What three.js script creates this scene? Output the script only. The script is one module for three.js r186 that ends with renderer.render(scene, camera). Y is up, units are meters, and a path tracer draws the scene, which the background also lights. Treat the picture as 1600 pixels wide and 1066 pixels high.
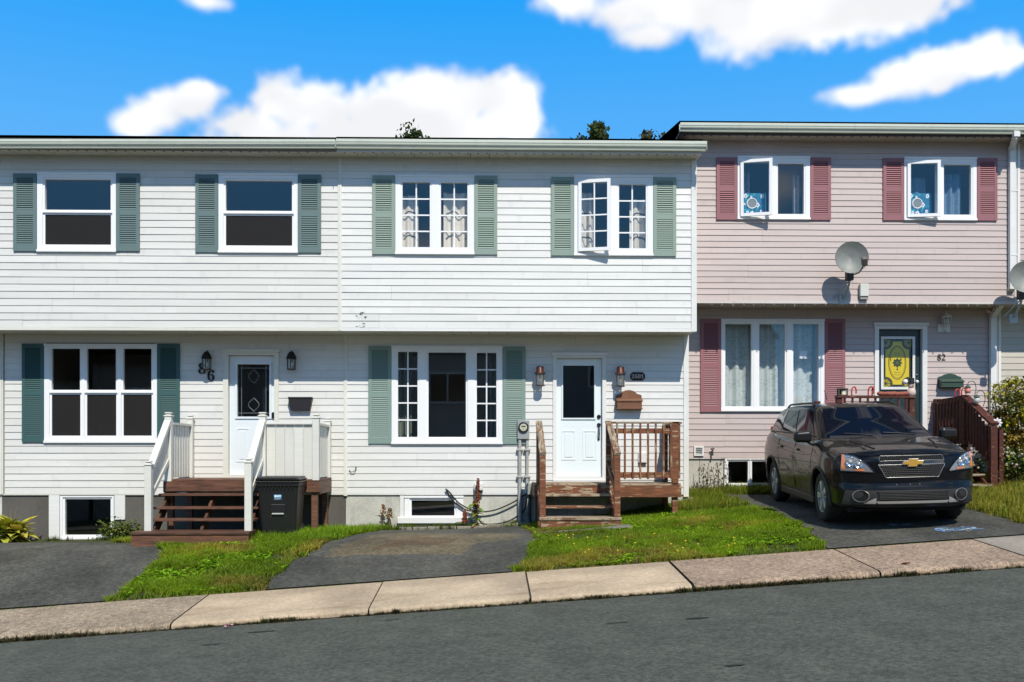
import * as THREE from 'three';
import { mergeGeometries, mergeVertices } from 'three/addons/utils/BufferGeometryUtils.js';
import { FontLoader } from 'three/addons/loaders/FontLoader.js';
import { TextGeometry } from 'three/addons/geometries/TextGeometry.js';
import { RoundedBoxGeometry } from 'three/addons/geometries/RoundedBoxGeometry.js';
import { Brush, Evaluator, SUBTRACTION } from 'three-bvh-csg';

// ---------------------------------------------------------------- camera
const scene = new THREE.Scene();
const F = 1600, HX = 800, HY = 712, YAW = 1.3 * Math.PI / 180, EYE = new THREE.Vector3(0, 1.6, 16.5);
const camera = new THREE.PerspectiveCamera(2 * Math.atan(533 / F) * 180 / Math.PI, 1600 / 1066, 0.1, 900);
camera.position.copy(EYE);
camera.rotation.set(0, -YAW, 0);
camera.setViewOffset(1600, 1066, 0, 533 - HY, 1600, 1066);
camera.updateProjectionMatrix();

// ---------------------------------------------------------------- seeded noise
function rng(seed) { let a = seed >>> 0; return () => { a = (a + 0x6D2B79F5) | 0; let t = Math.imul(a ^ (a >>> 15), 1 | a); t = (t + Math.imul(t ^ (t >>> 7), 61 | t)) ^ t; return ((t ^ (t >>> 14)) >>> 0) / 4294967296; }; }
const hash = (x, y, s) => { let h = Math.imul(x | 0, 374761393) + Math.imul(y | 0, 668265263) + Math.imul(s | 0, 1274126177); h = Math.imul(h ^ (h >>> 13), 1274126177); return ((h ^ (h >>> 16)) >>> 0) / 4294967296; };
function vn(x, y, per, s) {           // value noise, periodic where per > 0
  const xi = Math.floor(x), yi = Math.floor(y), fx = x - xi, fy = y - yi;
  const w = (v) => per ? ((v % per) + per) % per : v, u = fx * fx * (3 - 2 * fx), v = fy * fy * (3 - 2 * fy);
  const a = hash(w(xi), w(yi), s), b = hash(w(xi + 1), w(yi), s), c = hash(w(xi), w(yi + 1), s), d = hash(w(xi + 1), w(yi + 1), s);
  return a + (b - a) * u + (c - a) * v + (a - b - c + d) * u * v;
}
function fbm(x, y, per, s, oct = 4) { let t = 0, a = 0.5, n = 0; for (let o = 0; o < oct; o++) { t += a * vn(x, y, per, s + o * 17); n += a; x *= 2; y *= 2; per *= 2; a *= 0.5; } return t / n; }
const clamp = (x, a = 0, b = 1) => Math.min(b, Math.max(a, x)), sst = (a, b, x) => { const t = clamp((x - a) / (b - a)); return t * t * (3 - 2 * t); }, mixn = (a, b, t) => a + (b - a) * t;

// ---------------------------------------------------------------- sky, sun, exposure
const camDir = (px, py) => new THREE.Vector3((px - HX) / F, -(py - HY) / F, -1).applyEuler(new THREE.Euler(0, -YAW, 0)).normalize();
{
  const W = 2048, H = 1024, data = new Float32Array(W * H * 4);
  // cumulus clouds that stand in view, as lobes by direction: [azimuth, elevation, half width, half height] in degrees
  const lobes = [];
  const lobe = (px, py, rx, ry, soft = 0.5) => { const d = camDir(px, py); lobes.push([Math.atan2(d.x, -d.z) * 57.2958, Math.asin(d.y) * 57.2958, rx * 0.0335, ry * 0.0325, soft]); };
  for (const a of [[214, 196, 38, 22, 0.8], [245, 180, 44, 25, 0.7], [280, 160, 44, 24, 0.7], [312, 142, 36, 17, 0.7],
    [395, 198, 58, 28], [450, 160, 62, 44], [500, 165, 70, 44], [590, 175, 90, 50], [660, 150, 70, 42], [730, 160, 80, 46], [785, 160, 56, 48], [805, 195, 48, 40], [600, 215, 240, 40], [670, 190, 120, 40], [765, 192, 70, 44], [700, 175, 90, 40], [560, 240, 260, 40],
    [900, 0, 60, 28, 0.9], [985, 18, 75, 28, 0.9], [1100, 12, 130, 42, 0.8], [1190, 40, 100, 44, 0.8], [1290, 30, 130, 56], [1390, 10, 110, 44], [1200, -20, 300, 60], [1340, -30, 190, 50], [880, -20, 60, 34, 0.9],
    [1340, 148, 48, 18, 0.7], [1400, 125, 60, 28, 0.7], [1470, 105, 66, 34], [1535, 92, 54, 32], [1575, 90, 34, 18], [320, 2, 40, 12, 1.2], [1020, 55, 50, 20, 1.2]]) lobe(...a);
  for (let j = 0; j < H; j++) {
    const el = ((j + 0.5) / H - 0.5) * 180;
    for (let i = 0; i < W; i++) {
      const k = (j * W + i) * 4, u = (i + 0.5) / W;
      // equirect: u = atan2(z, x) / 2pi + 0.5
      const th = (u - 0.5) * 2 * Math.PI, az = Math.atan2(Math.cos(th), -Math.sin(th)) * 57.2958;
      const e = Math.max(el, 0), t = sst(5, 29, e);
      const zen = sst(22, 62, e); let r = mixn(0.21, 0.0, t), g = mixn(0.57, 0.37, t), b = mixn(1.04, 1.02, t); r *= 1 - 0.5 * zen; g *= 1 - 0.72 * zen; b *= 1 - 0.7 * zen;
      let c = 0, sh = 0;
      if (el > -1) {
        const nx = az / 3.2, ny = el / 2.6, n = fbm(nx + 40, ny + 9, 0, 5, 5) - 0.5, n2 = fbm(nx * 2.7 + 4, ny * 2.7, 0, 31, 4) - 0.5;
        if (Math.abs(az) < 36 && el < 30) {
          let f = -2, sf = 0.5;
          for (const [la, le, rx, ry, soft] of lobes) {
            const dx = (az - la) / rx, dy = (el - le) / ry, q = dx * dx + dy * dy;
            if (q > 6) continue;
            const v = 1 - Math.sqrt(q); if (v > f - 0.3) { const h = clamp(0.5 + (v - f) / 0.6); f = mixn(f, v, h) + 0.3 * h * (1 - h); sf = mixn(sf, soft, h); }
          }
          if (f > -1.6) { const n3 = fbm(nx * 7 + 3, ny * 6 + 8, 0, 131, 3) - 0.5; c = sst(-0.06 - sf * 0.36, 0.10 + sf * 0.4, f + n * 0.72 + n2 * 0.52 + n3 * 0.36 - 0.1); }
        }
        // the same broken cumulus elsewhere round the sky
        const away = clamp(sst(29, 40, Math.abs(az)) + sst(27, 36, el));
        if (away > 0) { const f = fbm(az / 16 + 83, el / 9 + 1, 0, 29, 5); c = Math.max(c, away * sst(0.575, 0.7, f)); }
        sh = fbm(nx * 0.8 + 12, ny * 1.1 - 0.5, 0, 55, 3);
      }
      const cl = mixn(0.97, 1.22, sst(0.25, 0.7, sh));
      r = mixn(r, cl * 0.985, c); g = mixn(g, cl * 0.995, c); b = mixn(b, cl * 1.02, c);
      if (el <= 0) { r = 0.16; g = 0.16; b = 0.15; }
      data[k] = r; data[k + 1] = g; data[k + 2] = b; data[k + 3] = 1;
    }
  }
  const t = new THREE.DataTexture(data, W, H, THREE.RGBAFormat, THREE.FloatType);
  t.mapping = THREE.EquirectangularReflectionMapping; t.magFilter = t.minFilter = THREE.LinearFilter; t.needsUpdate = true;
  scene.background = t; scene.environment = t;
}
const sun = new THREE.DirectionalLight(new THREE.Color(1.0, 0.945, 0.83), 5.0);
sun.position.set(0.14 * 60, 0.755 * 60, 0.65 * 60); sun.target.position.set(0, 1, 0);
sun.castShadow = true; sun.shadow.mapSize.set(4096, 4096); sun.shadow.radius = 1;
Object.assign(sun.shadow.camera, { left: -16, right: 16, top: 16, bottom: -16, near: 1, far: 140 });
scene.add(sun, sun.target);
const renderer = new THREE.WebGLRenderer({ antialias: true });
renderer.toneMapping = THREE.LinearToneMapping; renderer.toneMappingExposure = 0.94;
renderer.shadowMap.enabled = true; renderer.shadowMap.type = THREE.PCFSoftShadowMap;

// ---------------------------------------------------------------- helpers
function P(px, py, z) { const d = camDir(px, py), t = (z - EYE.z) / d.z; return new THREE.Vector3(EYE.x + d.x * t, EYE.y + d.y * t, z); }   // photo pixel -> point on the wall plane z
function R(px0, py0, px1, py1, z) { const mx = (px0 + px1) / 2, my = (py0 + py1) / 2; return { x0: P(px0, my, z).x, x1: P(px1, my, z).x, y0: P(mx, py1, z).y, y1: P(mx, py0, z).y }; }
const taken = new Map();
function numbered(n) { const k = taken.get(n) || 0; taken.set(n, k + 1); return k ? `${n}_${String(k).padStart(3, '0')}` : n; }
function tag(o, label, category, group, kind) { Object.assign(o.userData, { label, category }); if (group) o.userData.group = group; if (kind) o.userData.kind = kind; return o; }
function thing(name, label, category, pos = [0, 0, 0], group) { const o = new THREE.Group(); o.name = numbered(name); o.position.set(...pos); scene.add(o); return tag(o, label, category, group); }
function mesh(name, geo, mat, parent = scene) {
  const m = new THREE.Mesh(Array.isArray(geo) ? join(geo) : geo, mat);
  m.name = parent === scene ? numbered(name) : name; m.castShadow = m.receiveShadow = true; parent.add(m); return m;
}
function sub(name, parent) { const g = new THREE.Group(); g.name = name; parent.add(g); return g; }
function struct(name, geo, mat) { const m = mesh(name, geo, mat); m.userData.kind = 'structure'; m.userData.label = name.replace(/_/g, ' '); return m; }
function join(list) { return mergeGeometries(list.map((g) => { const h = g.index ? g.toNonIndexed() : g; for (const k of Object.keys(h.attributes)) if (!['position', 'normal', 'uv'].includes(k)) h.deleteAttribute(k); if (!h.attributes.uv) h.setAttribute('uv', new THREE.BufferAttribute(new Float32Array(h.attributes.position.count * 2), 2)); return h; })); }
function uvm(g, s = 1, ox = 0, oy = 0) {    // uv in metres by the way each face points
  if (g.index) g = g.toNonIndexed();
  const p = g.attributes.position, uv = new Float32Array(p.count * 2), a = new THREE.Vector3(), b = new THREE.Vector3(), c = new THREE.Vector3();
  for (let i = 0; i < p.count; i += 3) {
    a.fromBufferAttribute(p, i); b.fromBufferAttribute(p, i + 1); c.fromBufferAttribute(p, i + 2);
    const n = b.clone().sub(a).cross(c.clone().sub(a)), X = Math.abs(n.x), Y = Math.abs(n.y), Z = Math.abs(n.z);
    [a, b, c].forEach((v, k) => { const [m, w] = Z >= X && Z >= Y ? [v.x, v.y] : Y >= X ? [v.x, v.z] : [v.z, v.y]; uv[(i + k) * 2] = m * s + ox; uv[(i + k) * 2 + 1] = w * s + oy; });
  }
  g.setAttribute('uv', new THREE.BufferAttribute(uv, 2)); return g;
}
function bx(x0, x1, y0, y1, z0, z1) { const g = new THREE.BoxGeometry(x1 - x0, y1 - y0, z1 - z0); g.translate((x0 + x1) / 2, (y0 + y1) / 2, (z0 + z1) / 2); return uvm(g); }
function rbx(x0, x1, y0, y1, z0, z1, r = 0.01, seg = 2) { const g = new RoundedBoxGeometry(x1 - x0, y1 - y0, z1 - z0, seg, r); g.translate((x0 + x1) / 2, (y0 + y1) / 2, (z0 + z1) / 2); return g; }
const V = (x, y, z) => new THREE.Vector3(x, y, z);
let grainShift = 0;
function beam(p, q, w, h, up = V(0, 1, 0)) {   // a squared timber from p to q: w across, h along "up"
  const L = p.distanceTo(q), g = uvm(new THREE.BoxGeometry(L, h, w), 1, (grainShift += 0.37), grainShift * 0.71);
  const x = q.clone().sub(p).normalize(), z = x.clone().cross(up).normalize(), y = z.clone().cross(x);
  g.applyMatrix4(new THREE.Matrix4().makeBasis(x, y, z).setPosition(p.clone().add(q).multiplyScalar(0.5))); return g;
}
function tube(pts, r, seg = 24, rad = 8) { return new THREE.TubeGeometry(new THREE.CatmullRomCurve3(pts.map((p) => p.isVector3 ? p : V(...p))), seg, r, rad); }
function cyl(p, q, r0, r1 = r0, n = 12) { const L = p.distanceTo(q), g = new THREE.CylinderGeometry(r1, r0, L, n); g.applyQuaternion(new THREE.Quaternion().setFromUnitVectors(V(0, 1, 0), q.clone().sub(p).normalize())); const m = p.clone().add(q).multiplyScalar(0.5); g.translate(m.x, m.y, m.z); return g; }
function rectShape(r) { const s = new THREE.Shape(); s.moveTo(r.x0, r.y0); s.lineTo(r.x1, r.y0); s.lineTo(r.x1, r.y1); s.lineTo(r.x0, r.y1); s.closePath(); return s; }
function plate(outer, holes, z0, z1) { const s = rectShape(outer); for (const h of holes) { const p = new THREE.Path(); p.moveTo(h.x0, h.y0); p.lineTo(h.x0, h.y1); p.lineTo(h.x1, h.y1); p.lineTo(h.x1, h.y0); p.closePath(); s.holes.push(p); } const g = new THREE.ExtrudeGeometry(s, { depth: z1 - z0, bevelEnabled: false }); g.translate(0, 0, z0); return uvm(g); }
const grow = (r, a, b = a) => ({ x0: r.x0 - a, x1: r.x1 + a, y0: r.y0 - b, y1: r.y1 + b });

// ---------------------------------------------------------------- materials
function texture(n, fn, repeat = 1, srgb = true) {
  const d = new Uint8Array(n * n * 4);
  for (let j = 0; j < n; j++) for (let i = 0; i < n; i++) { const c = fn(i / n, j / n), k = (j * n + i) * 4; d[k] = clamp(c[0]) * 255; d[k + 1] = clamp(c[1]) * 255; d[k + 2] = clamp(c[2]) * 255; d[k + 3] = 255; }
  const t = new THREE.DataTexture(d, n, n); t.wrapS = t.wrapT = THREE.RepeatWrapping; t.magFilter = THREE.LinearFilter; t.minFilter = THREE.LinearMipmapLinearFilter; t.generateMipmaps = true;
  if (srgb) t.colorSpace = THREE.SRGBColorSpace; t.repeat.set(repeat, repeat); t.needsUpdate = true; return t;
}
const lin = (r, g, b) => new THREE.Color().setRGB(r, g, b);
const M = (color, roughness = 0.6, o = {}) => new THREE.MeshStandardMaterial({ color, roughness, ...o });
const PM = (color, roughness, o = {}) => new THREE.MeshPhysicalMaterial({ color, roughness, ...o });
const grey = (v) => [v, v, v];
// asphalt: fine aggregate and broad wear, 2 m a tile
const speck = (u, v, s) => { const h = hash(Math.floor(u * 512), Math.floor(v * 512), s); return h; };
const texAsphalt = texture(1024, (u, v) => { const h = hash(Math.floor(u * 1024), Math.floor(v * 1024), 3), c = fbm(u * 8, v * 8, 8, 11, 5), f = fbm(u * 90, v * 90, 90, 19, 2); const b = 0.6 + (c - 0.5) * 0.16 + (f - 0.5) * 0.34 + (h > 0.985 ? 0.5 : (h - 0.5) * 0.4); return [b * 0.97, b * 1.0, b * 0.93]; }, 0.4);
const bumpAsphalt = texture(512, (u, v) => grey(0.5 + (fbm(u * 100, v * 100, 100, 23, 2) - 0.5) * 0.9), 0.9, false);
const texDrive = texture(512, (u, v) => { const c = fbm(u * 5, v * 5, 5, 61, 5), f = fbm(u * 80, v * 80, 80, 69, 2), h = hash(Math.floor(u * 512), Math.floor(v * 512), 8); const b = 0.55 + (c - 0.5) * 0.36 + (f - 0.5) * 0.3 + (h > 0.99 ? 0.3 : (h - 0.5) * 0.14); return [b, b, b * 0.985]; }, 0.35);
const texConcrete = texture(512, (u, v) => { const c = fbm(u * 4, v * 4, 4, 71, 5), f = fbm(u * 110, v * 110, 110, 75, 2), st = sst(0.6, 0.8, fbm(u * 3 + 7, v * 9, 0, 83, 4)); const b = 0.8 + (c - 0.5) * 0.3 + (f - 0.5) * 0.16 - st * 0.07; return [b, b * (0.995 - st * 0.02), b * (0.985 - st * 0.05)]; }, 0.37);
const texAggregate = texture(512, (u, v) => { const f = fbm(u * 70, v * 70, 70, 95, 2), h = hash(Math.floor(u * 256), Math.floor(v * 256), 9), c = fbm(u * 4, v * 4, 4, 97, 4); const b = 0.74 + (c - 0.5) * 0.2 + (f - 0.5) * 0.32 + (h - 0.5) * 0.26; return [b * 1.02, b * (0.97 + (h - 0.5) * 0.05), b * 0.93]; }, 0.45);
const bumpGrain = texture(256, (u, v) => grey(0.5 + (fbm(u * 60, v * 60, 60, 5, 3) - 0.5)), 1.6, false);
const texVinyl = texture(512, (u, v) => { const c = fbm(u * 3, v * 6, 0, 41, 4), g = fbm(u * 4, v * 160, 0, 44, 2), d = fbm(u * 30, v * 8, 0, 48, 3); const b = 0.965 + (c - 0.5) * 0.05 + (g - 0.5) * 0.035 - sst(0.6, 0.9, d) * 0.03; return [b, b * 0.998, b * 0.99]; }, 0.31);
const texWood = texture(512, (u, v) => { const g = fbm(u * 5, v * 70, 0, 131, 4), c = fbm(u * 5, v * 8, 0, 137, 3); const b = 0.74 + (g - 0.5) * 0.5 + (c - 0.5) * 0.28; return grey(b); }, 1);
const wornWood = (base, bare, amount, seed) => texture(512, (u, v) => { const g = fbm(u * 6, v * 90, 0, seed, 4), w = fbm(u * 9, v * 26, 0, seed + 7, 5), t = sst(amount - 0.05, amount + 0.05, 1 - w + (g - 0.5) * 0.3); const b = 0.8 + (g - 0.5) * 0.6; return [mixn(base[0], bare[0], t) * b, mixn(base[1], bare[1], t) * b, mixn(base[2], bare[2], t) * b]; }, 1);
const texFound = texture(512, (u, v) => { const c = fbm(u * 5, v * 5, 0, 201, 5), d = fbm(u * 22, v * 4, 0, 205, 4), f = fbm(u * 90, v * 90, 0, 209, 2); const b = 0.84 + (c - 0.5) * 0.26 + (f - 0.5) * 0.08 - sst(0.6, 0.8, d) * 0.06; return [b, b, b * 0.97]; }, 0.4);
const texLawn = texture(512, (u, v) => { const c = fbm(u * 10, v * 10, 10, 221, 5), f = fbm(u * 120, v * 120, 120, 225, 2); const b = 0.55 + (c - 0.5) * 0.5 + (f - 0.5) * 0.6; return [b * (0.55 + 0.35 * (1 - c)), b * 0.72, b * 0.3]; }, 0.5);
const texCloth = texture(256, (u, v) => { const c = fbm(u * 60, v * 60, 60, 231, 2); const b = 0.9 + (c - 0.5) * 0.16; return grey(b); }, 1);

const vinylW = [0.74, 0.72, 0.76].map((k) => M(lin(k, k * 0.997, k * 0.985), 0.42, { map: texVinyl }));
const vinylC = [0.72, 0.70, 0.74].map((k) => M(lin(k, k * 0.99, k * 0.96), 0.45, { map: texVinyl }));
const vinylP = [1.0, 0.965, 1.03].map((k) => M(lin(0.545 * k, 0.455 * k, 0.44 * k), 0.48, { map: texVinyl }));
const vinylT = [1.0, 0.97, 1.03].map((k) => M(lin(0.56 * k, 0.51 * k, 0.44 * k), 0.48, { map: texVinyl }));
const whiteTrim = M(lin(0.8, 0.8, 0.8), 0.4, { map: texVinyl }), windowVinyl = M(lin(0.83, 0.83, 0.84), 0.3), creamTrim = M(lin(0.74, 0.73, 0.66), 0.45, { map: texVinyl }), greyTrim = M(lin(0.6, 0.6, 0.6), 0.4);
const glass = PM(0xffffff, 0.0, { transmission: 1, thickness: 0, ior: 1.6, specularIntensity: 1 });
const screenMat = M(lin(0.013, 0.011, 0.011), 0.8, { transparent: true, opacity: 0.6 });
const soffitMat = M(lin(0.62, 0.6, 0.53), 0.6, { map: texVinyl }), fasciaW = M(lin(0.55, 0.55, 0.56), 0.5), fasciaB = M(lin(0.05, 0.04, 0.04), 0.6), gutterMat = M(lin(0.62, 0.66, 0.58), 0.35, { map: texVinyl });
const roofMat = M(lin(0.035, 0.034, 0.033), 0.95, { map: texDrive }), gapMat = M(lin(0.02, 0.02, 0.02), 0.9), plaster = M(lin(0.5, 0.48, 0.44), 0.9), floorMat = M(lin(0.14, 0.1, 0.07), 0.7);
const black = M(lin(0.012, 0.012, 0.013), 0.45), blackMetal = M(lin(0.012, 0.012, 0.013), 0.4, { metalness: 0.3 }), galv = M(lin(0.72, 0.73, 0.72), 0.5, { metalness: 0.1, map: texConcrete });
const chrome = M(lin(0.75, 0.75, 0.76), 0.15, { metalness: 1 }), rubber = M(lin(0.018, 0.018, 0.018), 0.8);
// ---------------------------------------------------------------- the lie of the land
function tabRaw(t, x) { if (x <= t[0][0]) return t[0][1] + (x - t[0][0]) * 0.07; for (let i = 1; i < t.length; i++) if (x <= t[i][0]) return mixn(t[i - 1][1], t[i][1], (x - t[i - 1][0]) / (t[i][0] - t[i - 1][0])); const l = t[t.length - 1]; return l[1] + (x - l[0]) * 0.07; }
const tab = (t, x) => (tabRaw(t, x - 0.5) + tabRaw(t, x - 0.25) + tabRaw(t, x) + tabRaw(t, x + 0.25) + tabRaw(t, x + 0.5)) / 5;
const TK = [[-10, 0.2], [-2.4, 0.36], [0.8, 0.5], [2.6, 0.78], [3.3, 0.95], [4, 1.0], [6, 1.08], [9, 1.28], [14, 1.7]];
const TH = [[-10, 0.18], [-6, 0.22], [-3.4, 0.31], [-2.4, 0.36], [-0.5, 0.38], [0.8, 0.45], [2.2, 0.6], [3.2, 0.79], [4.5, 0.87], [6, 0.91], [9, 1.2], [14, 1.6]];
const TM = [[-10, 0.12], [-8, 0.2], [-4, 0.3], [-3, 0.35], [-2, 0.35], [0, 0.41], [1, 0.5], [3.3, 0.6], [4.5, 0.76], [6, 0.81], [6.6, 0.84], [9, 1.05], [14, 1.4]];
const ZS = [-1.7, -0.7, 1.8, 4.15], CURB = 5.65, walkBack = (x) => 0.17 + 0.07 * x, road = (x) => 0.07 * x;
function gy(x, z) {
  const h = [tab(TK, x), tab(TH, x), tab(TM, x), walkBack(x)];
  if (z <= ZS[0]) return h[0]; if (z >= ZS[3]) return z < CURB ? mixn(walkBack(x), road(x) + 0.06, (z - 4.15) / 1.5) : road(x);
  const i = z < ZS[1] ? 0 : z < ZS[2] ? 1 : 2, dz = ZS[i + 1] - ZS[i], t = (z - ZS[i]) / dz;
  const sl = (k) => k === 0 ? (h[1] - h[0]) / (ZS[1] - ZS[0]) : k === 3 ? (h[3] - h[2]) / (ZS[3] - ZS[2]) : (h[k + 1] - h[k - 1]) / (ZS[k + 1] - ZS[k - 1]);
  const t2 = t * t, t3 = t2 * t;
  return h[i] * (2 * t3 - 3 * t2 + 1) + sl(i) * dz * (t3 - 2 * t2 + t) + h[i + 1] * (-2 * t3 + 3 * t2) + sl(i + 1) * dz * (t3 - t2);
}
function G(px, py) {       // where the ray of a photo pixel meets the ground
  const d = camDir(px, py); let lo = 5, hi = 19;
  for (let i = 0; i < 400; i++) { const t = 5 + i * 0.035, p = EYE.clone().addScaledVector(d, t); if (p.y < gy(p.x, p.z)) { hi = t; lo = t - 0.035; break; } }
  for (let i = 0; i < 20; i++) { const t = (lo + hi) / 2, p = EYE.clone().addScaledVector(d, t); if (p.y < gy(p.x, p.z)) hi = t; else lo = t; }
  const p = EYE.clone().addScaledVector(d, hi); p.y = gy(p.x, p.z); return p;
}
function sheet(xs, zs, yf) {
  const p = [], uv = [], ix = [], n = zs.length;
  xs.forEach((x) => zs.forEach((z) => { p.push(x, yf(x, z), z); uv.push(x, z); }));
  for (let i = 0; i + 1 < xs.length; i++) for (let j = 0; j + 1 < n; j++) { const a = i * n + j; ix.push(a, a + 1, a + n, a + 1, a + n + 1, a + n); }
  const g = new THREE.BufferGeometry(); g.setAttribute('position', new THREE.Float32BufferAttribute(p, 3)); g.setAttribute('uv', new THREE.Float32BufferAttribute(uv, 2)); g.setIndex(ix); g.computeVertexNormals(); return g;
}
const range = (a, b, s) => { const n = Math.max(1, Math.round((b - a) / s)); return Array.from({ length: n + 1 }, (_, i) => a + (b - a) * i / n); };
{
  const xs = [-260, -120, -60, -30, -20, ...range(-12, 14, 0.25), 20, 30, 60, 120, 260], zs = [-260, -120, -60, -30, -14, -8, -4, -2.5, ...range(-1.7, 4.15, 0.15), 4.3, 5.5, 8, 13, 15.2, 16, 20, 30, 60, 120, 260];
  struct('ground', sheet(xs, zs, (x, z) => z > 4.16 && z < 15 ? road(x) - 0.16 : z >= 15 ? road(x) + 0.02 : gy(x, z)), M(lin(0.26, 0.33, 0.12), 0.95, { map: texLawn }));
  struct('road', sheet(range(-60, 60, 2), [CURB - 0.03, 6.6, 8, 9.4, 11, 12.4, 13.2], (x, z) => road(x) + 0.05 * Math.sin(clamp((z - CURB) / 7.6) * Math.PI)), M(lin(0.20, 0.203, 0.182), 0.88, { map: texAsphalt, bumpMap: bumpAsphalt, bumpScale: 0.006 }));
  // tar and tyre marks on the road
  const tar = M(lin(0.06, 0.062, 0.057), 0.8, { map: texDrive });
  for (const [px, py, w, d] of [[410, 990, 0.34, 0.03], [332, 1012, 0.22, 0.02], [612, 971, 0.2, 0.02], [962, 980, 0.24, 0.022], [1090, 973, 0.24, 0.04], [1150, 1052, 0.14, 0.022]]) {
    const c = G(px, py), r = rng(px * 7 + py), s = new THREE.Shape(); for (let k = 0; k < 14; k++) { const a = k / 14 * Math.PI * 2, q = 0.75 + r() * 0.5; s[k ? 'lineTo' : 'moveTo'](Math.cos(a) * w / 2 * q, Math.sin(a) * d / 2 * q * 1.6); }
    const g = new THREE.ShapeGeometry(s); g.rotateX(-Math.PI / 2); g.rotateZ(Math.atan(0.07)); g.translate(c.x, road(c.x) + 0.05 * Math.sin(clamp((c.z - CURB) / 7.6) * Math.PI) + 0.006, c.z);
    struct('road_tar_mark', g, tar);
  }
  // pavement slabs
  const walk = new THREE.Group(); walk.name = 'sidewalk'; walk.userData = { kind: 'structure', label: 'concrete sidewalk of long slabs with worn joints' }; scene.add(walk);
  const rough = M(lin(0.55, 0.475, 0.365), 0.9, { map: texAggregate, bumpMap: bumpGrain, bumpScale: 0.004 }), smooth = M(lin(0.66, 0.52, 0.365), 0.85, { map: texConcrete, bumpMap: bumpGrain, bumpScale: 0.0015 }), smoothB = M(lin(0.68, 0.53, 0.37), 0.85, { map: texConcrete, bumpMap: bumpGrain, bumpScale: 0.0015 }), aggr = M(lin(0.58, 0.465, 0.36), 0.9, { map: texAggregate, bumpMap: bumpGrain, bumpScale: 0.005 }), pale = M(lin(0.48, 0.42, 0.35), 0.88, { map: texConcrete });
  const J = [-14, -12.2, -10.4, -8.7, -6.9, -5.17, -3.35, -1.27, 0.44, 2.18, 4.19, 5.88, 7.7, 9.5, 11.4, 13.4], MT = [rough, rough, rough, rough, rough, rough, smoothB, smooth, smoothB, aggr, aggr, pale, pale, pale, pale];
  for (let i = 0; i + 1 < J.length; i++) {
    const gap = i === 8 || i === 9 ? 0.014 : 0.008, a = J[i] + gap, b = J[i + 1] - (i === 8 ? 0.016 : gap), xs = range(a, b, 0.5), lift = [0, 0.004, 0.002, 0.006][i % 4];
    const prof = [[4.16, -0.1], [4.16, 1], [4.18, 2], [4.6, 2], [5.2, 2], [5.58, 2], [5.635, 3], [5.65, 4], [5.65, -0.16]];
    const yy = (x, k, z) => k < 0 ? road(x) + k : mixn(walkBack(x), road(x) + 0.065, clamp((z - 4.15) / 1.5)) + lift - (k === 1 ? 0.01 : k === 3 ? 0.012 : k === 4 ? 0.035 : 0);
    const pos = [], uv = [], ix = [], n = prof.length;
    xs.forEach((x) => prof.forEach(([z, k]) => { pos.push(x, yy(x, k, z), z + (z > 5.6 ? 0.012 * (vn(x * 5, 1, 0, 3) - 0.5) : 0)); uv.push(x + i * 0.7, z + (k < 0 ? k : 0)); }));
    for (let q = 0; q + 1 < xs.length; q++) for (let j = 0; j + 1 < n; j++) { const s = q * n + j; ix.push(s, s + 1, s + n, s + 1, s + n + 1, s + n); }
    const g = new THREE.BufferGeometry(); g.setAttribute('position', new THREE.Float32BufferAttribute(pos, 3)); g.setAttribute('uv', new THREE.Float32BufferAttribute(uv, 2)); g.setIndex(ix); g.computeVertexNormals();
    mesh('slab', g, MT[i], walk);
  }
  mesh('joint_bed', sheet(range(-14, 13.4, 0.5), [4.2, 4.9, 5.6], (x, z) => mixn(walkBack(x), road(x) + 0.065, (z - 4.15) / 1.5) - 0.02), M(lin(0.06, 0.05, 0.035), 1), walk);
  struct('opposite_sidewalk', sheet(range(-60, 60, 3), [13.2, 13.205, 15], (x, z) => road(x) + (z > 13.202 ? 0.12 : -0.05)), pale);
}
// driveways: strips between a left and a right edge traced on the ground
function strip(left, right, lift, tint, nu = 110, nv = 110) {
  const along = (l, t) => { const k = t * (l.length - 1), i = Math.min(l.length - 2, Math.floor(k)), f = k - i; return [mixn(l[i][0], l[i + 1][0], f), mixn(l[i][1], l[i + 1][1], f)]; };
  const p = [], uv = [], ix = [], col = [];
  for (let j = 0; j <= nv; j++) { const a = along(left, j / nv), b = along(right, j / nv); for (let i = 0; i <= nu; i++) { let x = mixn(a[0], b[0], i / nu); const z = mixn(a[1], b[1], i / nu); if (i === 0 || i === nu) x += (vn(z * 6, i, 0, 4) - 0.5) * 0.1; p.push(x, gy(x, z) + lift, z); uv.push(x, z); col.push(...tint(x, z)); } }
  for (let j = 0; j < nv; j++) for (let i = 0; i < nu; i++) { const a = j * (nu + 1) + i; ix.push(a, a + nu + 1, a + 1, a + 1, a + nu + 1, a + nu + 2); }
  const g = new THREE.BufferGeometry(); g.setAttribute('position', new THREE.Float32BufferAttribute(p, 3)); g.setAttribute('uv', new THREE.Float32BufferAttribute(uv, 2)); g.setAttribute('color', new THREE.Float32BufferAttribute(col, 3)); g.setIndex(ix); g.computeVertexNormals(); return g;
}
const gp = (px, py) => { const p = G(px, py); return [p.x, Math.min(p.z, 4.155)]; };
const drives = [
  { left: [[-10, -0.2], [-10, 2], [-10, 4.15]], right: [gp(228, 850), gp(262, 866), gp(238, 893), gp(172, 938)] },
  { left: [gp(585, 836), gp(480, 866), gp(440, 892), gp(412, 921)], right: [gp(822, 834), gp(838, 846), gp(824, 872), gp(798, 892)] },
  { left: [[4.0, -1.2], gp(1205, 800), gp(1258, 828), gp(1288, 858)], right: [[6.9, -0.5], gp(1522, 800), gp(1606, 822), [7.7, 4.15]] },
];
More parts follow.
